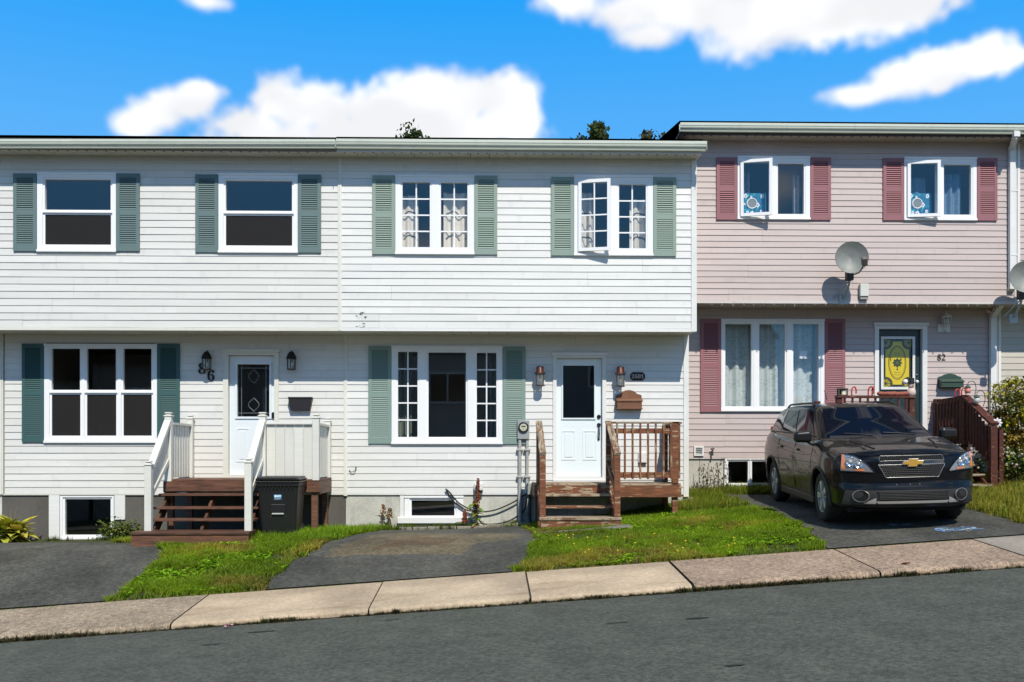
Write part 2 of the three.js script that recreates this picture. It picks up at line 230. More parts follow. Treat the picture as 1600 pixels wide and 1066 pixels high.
const inPoly = (x, z, poly) => { let c = false; for (let i = 0, j = poly.length - 1; i < poly.length; j = i++) if ((poly[i][1] > z) !== (poly[j][1] > z) && x < (poly[j][0] - poly[i][0]) * (z - poly[i][1]) / (poly[j][1] - poly[i][1]) + poly[i][0]) c = !c; return c; };
drives.forEach((d) => [d.left, d.right].forEach((l) => { l[l.length - 1][1] = 4.158; }));
drives[1].left[0][1] = drives[1].right[0][1] = -0.22;
const drivePolys = drives.map((d) => [...d.left, ...d.right.slice().reverse()]);
const onDrive = (x, z) => drivePolys.some((p) => inPoly(x, z, p));
{
  // older asphalt shows its own colours: tan worn ground at the head of the middle drive, sealed and repaired patches with ragged outlines
  const area = (pts) => pts.map(([px, py]) => { const p = G(px, py); return [p.x, p.z]; });
  const worn = [
    [area([[508, 874], [560, 868], [640, 869], [722, 870], [738, 850], [750, 836], [640, 834], [590, 836], [545, 850]]), [1.85, 1.5, 1.05], 1],
    [area([[590, 860], [650, 855], [704, 854], [712, 844], [640, 841], [594, 848]]), [0.8, 0.68, 0.6], 2],
    [area([[742, 848], [795, 848], [815, 837], [758, 834]]), [1.75, 1.5, 1.08], 3],
    [area([[-40, 903], [50, 876], [86, 857], [40, 858], [-40, 866]]), [0.82, 0.78, 0.72], 4],
    [area([[745, 872], [810, 858], [816, 861], [752, 876]]), [1.35, 1.3, 1.15], 5],
  ];
  const tint = (x, z) => { const c = [0.215, 0.21, 0.18]; for (const [poly, k, s] of worn) { const jx = (fbm(x * 4, z * 4, 0, s * 7, 4) - 0.5) * 0.34, jz = (fbm(x * 4 + 9, z * 4, 0, s * 9, 4) - 0.5) * 0.4; let hit = 0; for (const [ox, oz] of [[0, 0], [0.03, 0.02], [-0.03, 0.02], [0, -0.04]]) if (inPoly(x + jx + ox, z + jz + oz, poly)) hit += 0.25; if (hit) for (let i = 0; i < 3; i++) c[i] *= mixn(1, k[i], hit); } return c; };
  const dm = M(0xffffff, 0.9, { map: texDrive, bumpMap: bumpAsphalt, bumpScale: 0.005, vertexColors: true });
  drives.forEach((d, i) => { const o = mesh('driveway', strip(d.left, d.right, 0.016, tint), dm); o.userData = { kind: 'structure', label: ['wide asphalt driveway before house 86', 'asphalt driveway with a tan worn patch', 'asphalt driveway under the black car'][i] }; });
}

// ---------------------------------------------------------------- the row of houses
const PITCH_W = 0.1143, PITCH_P = 0.1016, OH = 0.66;
function sidingGeo(x0, x1, p, z) {    // one lapped board: the lower edge stands proud
  const g = new THREE.BufferGeometry(), b = 0.0145, t = 0.003, h = p + 0.006, rr = 0.004;
  const prof = [[0, 0], [0, b - rr], [rr * 0.6, b], [p * 0.5, b * 0.62], [h, t], [h, 0]], pos = [];
  const ns = Math.max(1, Math.round((x1 - x0) / 0.4)), sd = (grainShift * 97) | 0, wv = (x) => (vn(x * 1.7, sd * 0.37, 0, 7) - 0.5) * 0.005, wz = (x) => (vn(x * 1.3 + 40, sd * 0.53, 0, 9) - 0.5) * 0.004;   // vinyl is never quite straight
  const quad = (a, c) => { for (let k = 0; k < ns; k++) { const xa = mixn(x0, x1, k / ns), xb = mixn(x0, x1, (k + 1) / ns), f = (q) => q[1] > 0 ? 1 : 0, pt = (x, q) => [x, q[0] + wv(x), z + q[1] + wz(x) * f(q)], A = pt(xa, a), B = pt(xb, a), C = pt(xb, c), D = pt(xa, c); pos.push(...A, ...B, ...C, ...A, ...C, ...D); } };
  for (let i = 0; i + 1 < prof.length; i++) quad(prof[i], prof[i + 1]);
  g.setAttribute('position', new THREE.Float32BufferAttribute(pos, 3)); g.computeVertexNormals(); return uvm(g, 1, (grainShift += 1.37), grainShift * 0.53);
}
function clad(parent, x0, x1, y0, y1, z, pitch, mats, holes, seed) {
  const r = rng(seed);
  for (let k = 0, y = y0; y < y1 - 0.02; k++, y += pitch) {
    let segs = [[x0, x1]];
    for (const h of holes) if (Math.min(y + pitch, h.y1) - Math.max(y, h.y0) > pitch * 0.45) segs = segs.flatMap(([a, b]) => h.x1 <= a || h.x0 >= b ? [[a, b]] : [[a, h.x0], [h.x1, b]].filter(([c, d]) => d - c > 0.02));
    const m = mats[Math.floor(r() * mats.length)], p = Math.min(pitch, y1 - y);
    segs = segs.flatMap(([a, b]) => { if (b - a < 2.6) return [[a, b]]; const c = mixn(a + 0.5, b - 0.5, hash(k >> 1, seed, 5)); return [[a, c - 0.0012], [c + 0.0012, b]]; });
    for (const [a, b] of segs) { const s = mesh('siding_board', sidingGeo(a, b, p, 0), m, parent); s.position.set(0, y, z + (r() - 0.5) * 0.001); }
  }
}
function shutter(parent, r, z, m) {
  const list = [], w = r.x1 - r.x0, h = r.y1 - r.y0, st = w * 0.15, mid = r.y0 + h * 0.5, tr = 0.07, d = 0.03, z0 = z + 0.012;
  list.push(bx(r.x0, r.x0 + st, r.y0, r.y1, z0, z0 + d), bx(r.x1 - st, r.x1, r.y0, r.y1, z0, z0 + d));
  for (const [a, b] of [[r.y0, r.y0 + tr * 1.4], [mid - 0.045, mid + 0.045], [r.y1 - tr, r.y1]]) list.push(bx(r.x0 + st, r.x1 - st, a, b, z0, z0 + d - 0.003));
  list.push(bx(r.x0 + st, r.x1 - st, r.y0 + tr, r.y1 - tr, z0, z0 + 0.006));
  for (const [a, b] of [[r.y0 + tr * 1.4, mid - 0.045], [mid + 0.045, r.y1 - tr]]) { const n = Math.round((b - a) / 0.034), s = (b - a) / n; for (let i = 0; i < n; i++) { const g = new THREE.BoxGeometry(w - st * 2, s * 1.08, 0.006); g.rotateX(-0.55); g.translate((r.x0 + r.x1) / 2, a + (i + 0.5) * s, z0 + 0.019); list.push(g); } }
  const arc = new THREE.Shape(); arc.moveTo(-w * 0.22, 0); arc.quadraticCurveTo(0, 0.04, w * 0.22, 0); arc.closePath(); const ag = new THREE.ExtrudeGeometry(arc, { depth: 0.004, bevelEnabled: false }); ag.translate((r.x0 + r.x1) / 2, r.y1 - tr * 0.8, z0 + d - 0.003); list.push(ag);
  return mesh('shutter', list, m, parent);
}
function sashRing(pane, w, z0, z1) { return plate(grow(pane, w), [pane], z0, z1); }
function glaze(parent, pane, z, grid, bar = 0.02, m = windowVinyl) {
  mesh('pane', bx(pane.x0 - 0.006, pane.x1 + 0.006, pane.y0 - 0.006, pane.y1 + 0.006, z, z + 0.001), glass, parent).castShadow = false;
  if (!grid) return;
  const [c, n] = grid;
  for (let i = 1; i < c; i++) { const x = mixn(pane.x0, pane.x1, i / c); mesh('muntin', bx(x - bar / 2, x + bar / 2, pane.y0, pane.y1, z + 0.004, z + 0.014), m, parent); }
  for (let j = 1; j < n; j++) { const y = mixn(pane.y0, pane.y1, j / n); mesh('muntin', bx(pane.x0, pane.x1, y - bar / 2, y + bar / 2, z + 0.003, z + 0.0125), m, parent); }
}
// a window unit: one frame with an opening for each light, a sash round each, glass and glazing bars
function win(parent, out, lights, z, o = {}) {
  const w = sub('window', parent), m = o.mat || windowVinyl, holes = lights.map((l) => grow(l.r, 0.03));
  const fr = plate(out, o.oneHole ? [o.oneHole] : holes, z - 0.06, z + (o.proud ?? 0.034)); mesh('frame', fr, m, w);
  if (o.cap !== false) mesh('head_trim', bx(out.x0 - 0.004, out.x1 + 0.004, out.y1 - 0.02, out.y1 + 0.012, z + 0.004, z + (o.proud ?? 0.034) + 0.014), m, w);
  mesh('sill', bx(out.x0 - 0.006, out.x1 + 0.006, out.y0 - 0.012, out.y0 + 0.022, z + 0.004, z + (o.proud ?? 0.034) + 0.018), m, w);
  for (const l of lights) {
    if (l.open) {
      const s = sub('sash', parent), hx = l.r.x0 - 0.05, W2 = l.r.x1 - l.r.x0, hgt = { x0: 0.05, x1: 0.05 + W2, y0: l.r.y0, y1: l.r.y1 };
      s.position.set(hx, 0, z + 0.045); s.rotation.y = -l.open;
      mesh('sash_frame', plate(grow(hgt, 0.052), [hgt], -0.02, 0.025), m, s); glaze(s, hgt, 0.0, l.grid, 0.022, m);
    } else {
      mesh('sash', sashRing(l.r, 0.032, z - 0.05, z + (l.deep ?? 0.012)), m, w); glaze(w, l.r, z - 0.02 + (l.dz || 0), l.grid, 0.022, m);
      if (l.screen) mesh('insect_screen', bx(l.r.x0 - 0.004, l.r.x1 + 0.004, l.r.y0 - 0.004, l.r.y1 + 0.004, z - 0.006, z - 0.0055), screenMat, w);
    }
  }
  return w;
}
function soffitRun(parent, x0, x1, y, z0, z1, name, m, pan = 0.3) { for (let x = x0, k = 0; x < x1 - 0.01; x += pan, k++) { const b = Math.min(x + pan - 0.007, x1); const l = [bx(x, b, y, y + 0.012, z0, z1)]; mesh(name, l, m, parent); } }
function shell(parent, h) {   // walls, floors, party walls, foundation, roof of one house
  const { x0, x1, zU, zL, yTop, yMid, yBase, yFoot } = h, back = -8.2, w0 = h.holesU, w1 = h.holesL, w2 = h.holesF || [];
  mesh('upper_wall', plate({ x0: x0 + 0.003, x1: x1 - 0.003, y0: yMid + 0.02, y1: yTop + 0.12 }, w0, zU - 0.15, zU), h.back, parent);
  mesh('lower_wall', plate({ x0: x0 + 0.003, x1: x1 - 0.003, y0: yBase, y1: yMid }, w1, zL - 0.15, zL), h.back, parent);
  mesh('foundation', plate({ x0: x0 + 0.003, x1: x1 - 0.003, y0: yFoot, y1: yBase - 0.004 }, w2, zL - 0.25, zL - 0.015), h.found, parent);
  for (const x of [x0 + 0.004, x1 - 0.124]) mesh('party_wall', bx(x, x + 0.12, yFoot, yTop + 0.1, back, zL - 0.25), plaster, parent);
  for (const x of [x0 + 0.004, x1 - 0.124]) mesh('side_wall', bx(x, x + 0.12, yMid + 0.03, yTop + 0.1, zL - 0.249, zU - 0.152), h.mats[0], parent);
  mesh('rear_wall', bx(x0 + 0.004, x1 - 0.004, yFoot, yTop + 0.1, back - 0.15, back - 0.002), plaster, parent);
  mesh('room_partition', bx(x0 + 0.13, x1 - 0.13, yFoot + 0.1, yTop, -4.6, -4.5), plaster, parent);
  mesh('upper_floor', bx(x0 + 0.126, x1 - 0.126, yMid + 0.02, yMid + 0.24, -4.498, zU - 0.153), floorMat, parent);
  mesh('ground_floor', bx(x0 + 0.126, x1 - 0.126, yBase - 0.02, yBase + 0.2, -4.498, zL - 0.251), floorMat, parent);
  mesh('ceiling', bx(x0 + 0.126, x1 - 0.126, yTop - 0.1, yTop + 0.05, back, zU - 0.153), plaster, parent);
  soffitRun(parent, x0 + 0.004, x1 - 0.004, yMid - 0.012, zL + 0.001, zU - 0.006, 'soffit_panel', h.soffit);
  mesh('overhang_edge', bx(x0 + 0.004, x1 - 0.004, yMid - 0.03, yMid + 0.018, zU - 0.004, zU + 0.022), h.trim, parent);
  mesh('starter_strip', bx(x0 + 0.004, x1 - 0.004, yBase - 0.014, yBase, zL + 0.001, zL + 0.014), h.trim, parent);
}
// ---- pixel rectangles read off the photograph, on the plane of each wall
const XA = P(-28, 400, 0).x, XB = P(531, 400, 0).x, XC = P(1088, 400, 0).x, XD = XC + (XC - XB) + 0.02, XE = XD + 4;
const ZP = -1.0, ZPL = ZP - OH, ZL = -OH;
const yTopW = P(700, 246, 0).y, yMidW = P(700, 515, 0).y, yBaseW = P(700, 772, ZL).y;
const yTopP = P(1300, 220, ZP).y, yMidP = P(1300, 472, ZP).y, yBaseP = P(1150, 716, ZPL).y;
const rU = (a, b, c, d) => R(a, b, c, d, 0), rL = (a, b, c, d) => R(a, b, c, d, ZL), pU = (a, b, c, d) => R(a, b, c, d, ZP), pL = (a, b, c, d) => R(a, b, c, d, ZPL);
const foundGrey = M(lin(0.15, 0.138, 0.13), 0.85, { map: texFound }), foundPale = M(lin(0.82, 0.81, 0.78), 0.9, { map: texFound, bumpMap: bumpGrain, bumpScale: 0.002 }), foundWhite = M(lin(0.74, 0.71, 0.68), 0.9, { map: texFound, bumpMap: bumpGrain, bumpScale: 0.002 });
const sheath = M(lin(0.3, 0.27, 0.22), 0.9);

function eaves(parent, x0, x1, yS, zU, o) {   // soffit, fascia, gutter and roof; x-range of the roof edge may run past the walls
  const e = 0.36, z1 = zU + e;
  soffitRun(parent, x0, x1, yS - 0.014, zU + 0.018, z1 - 0.012, 'eave_soffit', o.soffit);
  const vents = []; for (let x = x0 + 0.1; x < x1 - 0.1; x += 0.15) vents.push(bx(x, x + 0.022, yS - 0.0175, yS - 0.0145, z1 - 0.10, z1 - 0.03)); mesh('soffit_vent', vents, gapMat, parent);
  const gB = o.gutterBottom, gT = o.gutterTop, drop = o.drop || 0;
  mesh('fascia', bx(x0, x1, yS - 0.03, gT + 0.02, z1 - 0.011, z1 + 0.012), o.fascia, parent);
  const s = new THREE.Shape(), H = gT - gB; s.moveTo(0.014, gB); s.lineTo(0.075, gB); s.bezierCurveTo(0.085, gB + H * 0.3, 0.115, gB + H * 0.3, 0.115, gB + H * 0.55); s.lineTo(0.118, gB + H * 0.62); s.lineTo(0.124, gB + H * 0.68); s.lineTo(0.124, gT); s.lineTo(0.108, gT); s.lineTo(0.108, gT - 0.012); s.lineTo(0.117, gT - 0.012); s.lineTo(0.115, gB + H * 0.7); s.lineTo(0.07, gB + 0.008); s.lineTo(0.022, gB + 0.008); s.lineTo(0.022, gT); s.lineTo(0.014, gT); s.closePath();
  const runs = o.runs || [[x0 + (o.inset || 0), x1 + (o.outset || 0), 0, 0]];
  for (const [a, b, da, db] of runs) {
    const g = new THREE.ExtrudeGeometry(s, { depth: b - a, bevelEnabled: false }); g.rotateY(Math.PI / 2); g.translate(a, 0, z1); // shape x -> -z
    const p = g.attributes.position; for (let i = 0; i < p.count; i++) { p.setZ(i, 2 * z1 - p.getZ(i)); p.setY(i, p.getY(i) + mixn(da, db, (p.getX(i) - a) / (b - a))); }
    for (let i = 0; i < p.count; i += 3) for (const at of Object.values(g.attributes)) { const n = at.itemSize, A = Array.from(at.array.slice(i * n, i * n + n)), B = at.array.slice((i + 1) * n, (i + 1) * n + n); at.array.set(B, i * n); at.array.set(A, (i + 1) * n); }
    g.computeVertexNormals(); mesh('gutter', uvm(g), gutterMat, parent);
    mesh('gutter_cap', bx(b - 0.002, b + 0.003, gB + db, gT + db, z1 + 0.014, z1 + 0.124), gutterMat, parent);
  }
  const ridge = -4.4, rise = (z) => (z1 + 0.05 - z) * o.slope, yR = gT + 0.05;
  const rs = new THREE.Shape(); rs.moveTo(z1 + 0.05, yR); rs.lineTo(ridge, yR + rise(ridge)); rs.lineTo(-9, yR + rise(ridge) - 0.9); rs.lineTo(-9, yR + rise(ridge) - 1.0); rs.lineTo(ridge, yR + rise(ridge) - 0.1); rs.lineTo(zU, yR - 0.1 + rise(zU) ); rs.lineTo(z1 + 0.05, yR - 0.018); rs.closePath();
  const g = new THREE.ExtrudeGeometry(rs, { depth: x1 - x0, bevelEnabled: false }); g.applyMatrix4(new THREE.Matrix4().set(0, 0, 1, x0, 0, 1, 0, 0, 1, 0, 0, 0, 0, 0, 0, 1)); const q = uvm(g);
  mesh('roof', q, o.roof || roofMat, parent);
  mesh('rear_gable', bx(x0 + 0.05, x1 - 0.05, yS + 0.06, yR + rise(ridge) - 0.2, -7.5, -4.2), o.fascia, parent);
}
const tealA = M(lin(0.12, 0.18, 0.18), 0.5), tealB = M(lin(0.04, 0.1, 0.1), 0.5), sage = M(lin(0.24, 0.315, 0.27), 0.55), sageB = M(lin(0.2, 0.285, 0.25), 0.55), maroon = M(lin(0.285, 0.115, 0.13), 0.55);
const trimP = M(lin(0.66, 0.6, 0.58), 0.5, { map: texVinyl }), soffitP = M(lin(0.5, 0.44, 0.38), 0.6, { map: texVinyl });

// door: slab with a light and raised lower panels
function door(parent, trim, slab, light, z, o) {
  const d = sub('door', parent), t = o.trim || whiteTrim;
  mesh('door_frame', plate(trim, [slab], z - 0.09, z + 0.035), t, d);
  mesh('door_cap', bx(trim.x0 - 0.02, trim.x1 + 0.02, trim.y1 - 0.03, trim.y1 + 0.02, z + 0.002, z + 0.06), t, d);
  mesh('door_slab', plate(grow(slab, -0.004), [light], z - 0.1, z - 0.055), o.paint, d);
  mesh('light_frame', plate(grow(light, o.rim || 0.04), [light], z - 0.056, z - 0.035), o.rimMat || o.paint, d);
  mesh('door_pane', bx(light.x0 - 0.003, light.x1 + 0.003, light.y0 - 0.003, light.y1 + 0.003, z - 0.08, z - 0.078), o.glass || glass, d).castShadow = false;
  for (const p of o.panels || []) { mesh('door_panel', plate(p, [grow(p, -0.022)], z - 0.056, z - 0.047), o.paint, d); const q = grow(p, -0.05); mesh('door_panel', bx(q.x0, q.x1, q.y0, q.y1, z - 0.056, z - 0.046), o.paint, d); }
  mesh('threshold', bx(trim.x0, trim.x1, trim.y0 - 0.035, trim.y0 - 0.001, z - 0.08, z + 0.07), o.sill || greyTrim, d);
  return d;
}
// ================================================================= house 86
{
  const H = thing('townhouse', 'cream-white clapboard townhouse numbered 86 with dark teal shutters', 'house', [0, 0, 0], 'row of townhouses');
  const w1 = { out: rU(59, 271.5, 182, 393), a: rU(70.6, 281, 173.4, 328.5), b: rU(70.6, 336, 173.4, 382.5) }, w2 = { out: rU(342, 273, 465.5, 394.5), a: rU(353, 283, 456.5, 330), b: rU(353, 337.5, 456.5, 384) };
  const w3 = { out: rL(70, 539, 246, 691), c: [[81, 125.5], [136, 181.6], [193, 237]] }, dr = { t: rL(349, 548, 436, 747), s: rL(357, 555, 429, 743), l: rL(369.6, 569, 420, 651) }, bw = { out: rL(94, 775, 178, 842), p: rL(101, 780, 172.4, 836) };
  const hu = [w1, w2].map((w) => grow(w.out, -0.03)), hl = [grow(w3.out, -0.03), grow(dr.t, -0.02)], hf = [grow(bw.out, -0.02)];
  hl[1].y0 = Math.max(hl[1].y0, yBaseW + 0.05);
  hf[0].y1 = yBaseW - 0.03;
  shell(H, { x0: XA, x1: XB, zU: 0, zL: ZL, yTop: yTopW, yMid: yMidW, yBase: yBaseW, yFoot: 0.0, holesU: hu, holesL: hl, holesF: hf, back: sheath, found: foundGrey, mats: vinylC, soffit: soffitMat, trim: creamTrim }); 
  clad(H, XA + 0.05, XB - 0.03, yMidW + 0.02, yTopW + 0.02, 0, PITCH_W, vinylC, hu, 11);
  clad(H, XA + 0.05, XB - 0.03, yBaseW, yMidW - 0.015, ZL, PITCH_W, vinylC, hl, 12);
  for (const [x, z, a, b] of [[XA, 0, yMidW, yTopW], [XB - 0.03, 0, yMidW - 0.02, yTopW + 0.02], [XA, ZL, yBaseW, yMidW], [XB - 0.03, ZL, yBaseW - 0.03, yMidW]]) mesh('corner_trim', bx(x, x + 0.03, a, b, z, z + 0.024), creamTrim, H);
  eaves(H, XA, XB, yTopW, 0, { soffit: soffitMat, fascia: M(lin(0.2, 0.17, 0.15), 0.6), gutterTop: P(526, 217.5, 0.48).y, gutterBottom: P(526, 230, 0.48).y, slope: 0.2, runs: [[XA, XB - 0.005, -0.035, 0]] });
  for (const w of [w1, w2]) win(H, w.out, [{ r: w.a, deep: 0.02 }, { r: w.b, deep: 0.006, screen: true }], 0.0, {});
  for (const r of [rU(22, 272, 58.5, 393), rU(182.5, 272, 219, 393), rU(306, 273.5, 341.5, 395), rU(466, 274, 502, 395.5)]) shutter(H, r, 0.0, tealA);
  win(H, w3.out, w3.c.flatMap(([a, b]) => [{ r: rL(a, 545, b, 609.5), deep: 0.02 }, { r: rL(a, 617, b, 681), deep: 0.006, screen: true }]), ZL, {});
  for (const r of [rL(35.5, 537.6, 69.5, 691), rL(246.5, 537.6, 281.5, 691)]) shutter(H, r, ZL, tealB);
  door(H, dr.t, dr.s, dr.l, ZL, { trim: creamTrim, paint: M(lin(0.72, 0.77, 0.8), 0.35), panels: [rL(368, 669, 389, 722), rL(397, 669, 419, 722)], rim: 0.035, sill: M(lin(0.4, 0.24, 0.12), 0.6) });
  const lead = []; { const L = dr.l, cx = (L.x0 + L.x1) / 2, wd = L.x1 - L.x0, ht = L.y1 - L.y0; for (const f of [0.12, 0.88]) lead.push(bx(L.x0 + wd * f - 0.004, L.x0 + wd * f + 0.004, L.y0, L.y1, ZL - 0.077, ZL - 0.072)); for (const f of [0.07, 0.93]) lead.push(bx(L.x0, L.x1, L.y0 + ht * f - 0.004, L.y0 + ht * f + 0.004, ZL - 0.077, ZL - 0.0725)); for (const s of [-1, 1]) for (const [a, b] of [[0.1, 0.36], [0.64, 0.9]]) lead.push(tube([[cx, L.y0 + ht * a, ZL - 0.074], [cx + s * 0.09, L.y0 + ht * (a + b) / 2, ZL - 0.074], [cx, L.y0 + ht * b, ZL - 0.074]], 0.004, 10, 5)); }
  mesh('glass_leading', lead, M(lin(0.3, 0.3, 0.28), 0.4, { metalness: 0.6 }), H);
  mesh('door_handle', [rbx(...(() => { const p = P(426.5, 649, ZL); return [p.x - 0.028, p.x + 0.028, p.y - 0.05, p.y + 0.05]; })(), ZL - 0.056, ZL - 0.02, 0.008)], blackMetal, H);
  for (const r of [rL(76.5, 772.5, 93, 842), rL(179, 772.5, 195.4, 812)]) mesh('window_surround', bx(r.x0, r.x1, Math.max(r.y0, 0.0), r.y1, ZL - 0.014, ZL + 0.012), whiteTrim, H);
  win(H, bw.out, [{ r: bw.p }], ZL - 0.02, { cap: false });
}
// ================================================================= house 84
{
  const H = thing('townhouse', 'white clapboard townhouse with sage green shutters and copper wall lanterns', 'house', [0, 0, 0], 'row of townhouses');
  const d1 = { out: rU(618, 275.5, 741, 397), a: rU(629, 285.5, 671.7, 386.7), b: rU(689, 286, 730.4, 387) }, d2 = { out: rU(897, 276, 1020, 399), a: rU(908.5, 288, 948.5, 389), b: rU(967, 289, 1009, 388.5) };
  const fw = { out: rL(612, 542, 785, 693), a: rL(622, 550, 652.5, 683), b: rL(669.5, 551, 728, 683), c: rL(745, 551.5, 775.6, 683.5) }, dr = { t: rL(864, 553.5, 947, 750.5), s: rL(869.5, 559.5, 941, 745.5), l: rL(880, 571, 929, 653) }, bw = { out: rL(632, 776, 724, 816), p: rL(643, 782, 710, 806) };
  const hu = [d1, d2].map((w) => grow(w.out, -0.03)), hl = [grow(fw.out, -0.03), grow(dr.t, -0.02)], hf = [grow(bw.out, -0.02)];
  shell(H, { x0: XB, x1: XC, zU: 0, zL: ZL, yTop: yTopW, yMid: yMidW, yBase: yBaseW, yFoot: 0.1, holesU: hu, holesL: hl, holesF: hf, back: sheath, found: foundPale, mats: vinylW, soffit: soffitMat, trim: whiteTrim });
  clad(H, XB + 0.03, XC - 0.085, yMidW + 0.02, yTopW + 0.02, 0, PITCH_W, vinylW, hu, 21);
  clad(H, XB + 0.03, XC - 0.085, yBaseW, yMidW - 0.015, ZL, PITCH_W, vinylW, hl, 22);
  for (const [x, w, z, a, b] of [[XB, 0.03, 0, yMidW - 0.02, yTopW + 0.02], [XC - 0.085, 0.088, 0, yMidW - 0.02, yTopW + 0.02], [XB, 0.03, ZL, yBaseW - 0.03, yMidW], [XC - 0.085, 0.088, ZL, yBaseW - 0.05, yMidW]]) mesh('corner_trim', bx(x + 0.001, x + w, a, b, z, z + 0.026), whiteTrim, H);
  eaves(H, XB + 0.004, XC + 0.02, yTopW, 0, { soffit: soffitMat, fascia: fasciaW, gutterTop: P(800, 218.5, 0.48).y, gutterBottom: P(800, 232, 0.48).y, slope: 0.2, inset: 0.005, outset: 0.05 });
  const g24 = [2, 4];
  win(H, d1.out, [{ r: d1.a, grid: g24, deep: 0.026 }, { r: d1.b, grid: g24, deep: 0.026 }], 0, {});
  win(H, d2.out, [{ r: d2.a, grid: g24, open: 0.23 }, { r: d2.b, grid: g24, deep: 0.026 }], 0, {});
  win(H, fw.out, [{ r: fw.a, grid: [2, 5], deep: 0.026 }, { r: fw.b, deep: 0.012 }, { r: fw.c, grid: [2, 5], deep: 0.026 }], ZL, {});
  for (const r of [rU(582, 275, 617.5, 398), rU(741.5, 275.5, 777, 398.5), rU(861, 277.5, 896.5, 400), rU(1020.5, 278, 1056, 401)]) shutter(H, r, 0, sage);
  for (const r of [rL(576, 541, 611.5, 693.5), rL(785.7, 542, 821, 694)]) shutter(H, r, ZL, sageB);
  door(H, dr.t, dr.s, dr.l, ZL, { paint: M(lin(0.74, 0.81, 0.83), 0.32), panels: [rL(877.6, 672.6, 899.5, 719), rL(911, 672.6, 932.5, 719)], rim: 0.025 });
  { const p = P(936.2, 651, ZL), q = P(936.2, 664, ZL), b = P(936.2, 687, ZL), z = ZL - 0.05;
    mesh('deadbolt', [cyl(V(p.x, p.y, z - 0.006), V(p.x, p.y, z + 0.02), 0.034, 0.03, 18), rbx(p.x - 0.006, p.x + 0.006, p.y - 0.018, p.y + 0.018, z + 0.018, z + 0.034, 0.004)], blackMetal, H);
    mesh('door_handle', [cyl(V(q.x, q.y, z - 0.006), V(q.x, q.y, z + 0.018), 0.034, 0.03, 18), tube([[q.x, q.y - 0.02, z + 0.012], [q.x, q.y - 0.08, z + 0.062], [q.x, b.y + 0.06, z + 0.062], [q.x, b.y + 0.01, z + 0.004]], 0.011, 16, 8), new THREE.SphereGeometry(0.019, 12, 8).translate(q.x, b.y + 0.008, z + 0.004)], blackMetal, H); }
  win(H, bw.out, [{ r: bw.p }], ZL - 0.01, {});
  const sl = rL(621, 808, 733, 818); mesh('basement_sill', rbx(sl.x0, sl.x1, sl.y0, sl.y1, ZL - 0.04, ZL + 0.07, 0.012), whiteTrim, H);
  const sr = rL(625, 774.5, 631, 810); mesh('window_surround', bx(sr.x0, sr.x1, sr.y0, sr.y1, ZL - 0.014, ZL + 0.016), whiteTrim, H);
  // the bare fixing holes and old screw plate low on the upper storey
  const dirt = M(lin(0.12, 0.115, 0.1), 0.9), marks = [], rr = rng(91);
  for (let i = 0; i < 26; i++) { const p = P(556 + rr() * 16, (i < 16 ? 488 : 505) + rr() * 9, 0), s = 0.002 + rr() * 0.006; marks.push(bx(p.x - s * 1.6, p.x + s * 1.6, p.y - s * 0.5, p.y + s * 0.5, 0.0135, 0.0205)); }
  mesh('screw_holes', marks, dirt, H);
}
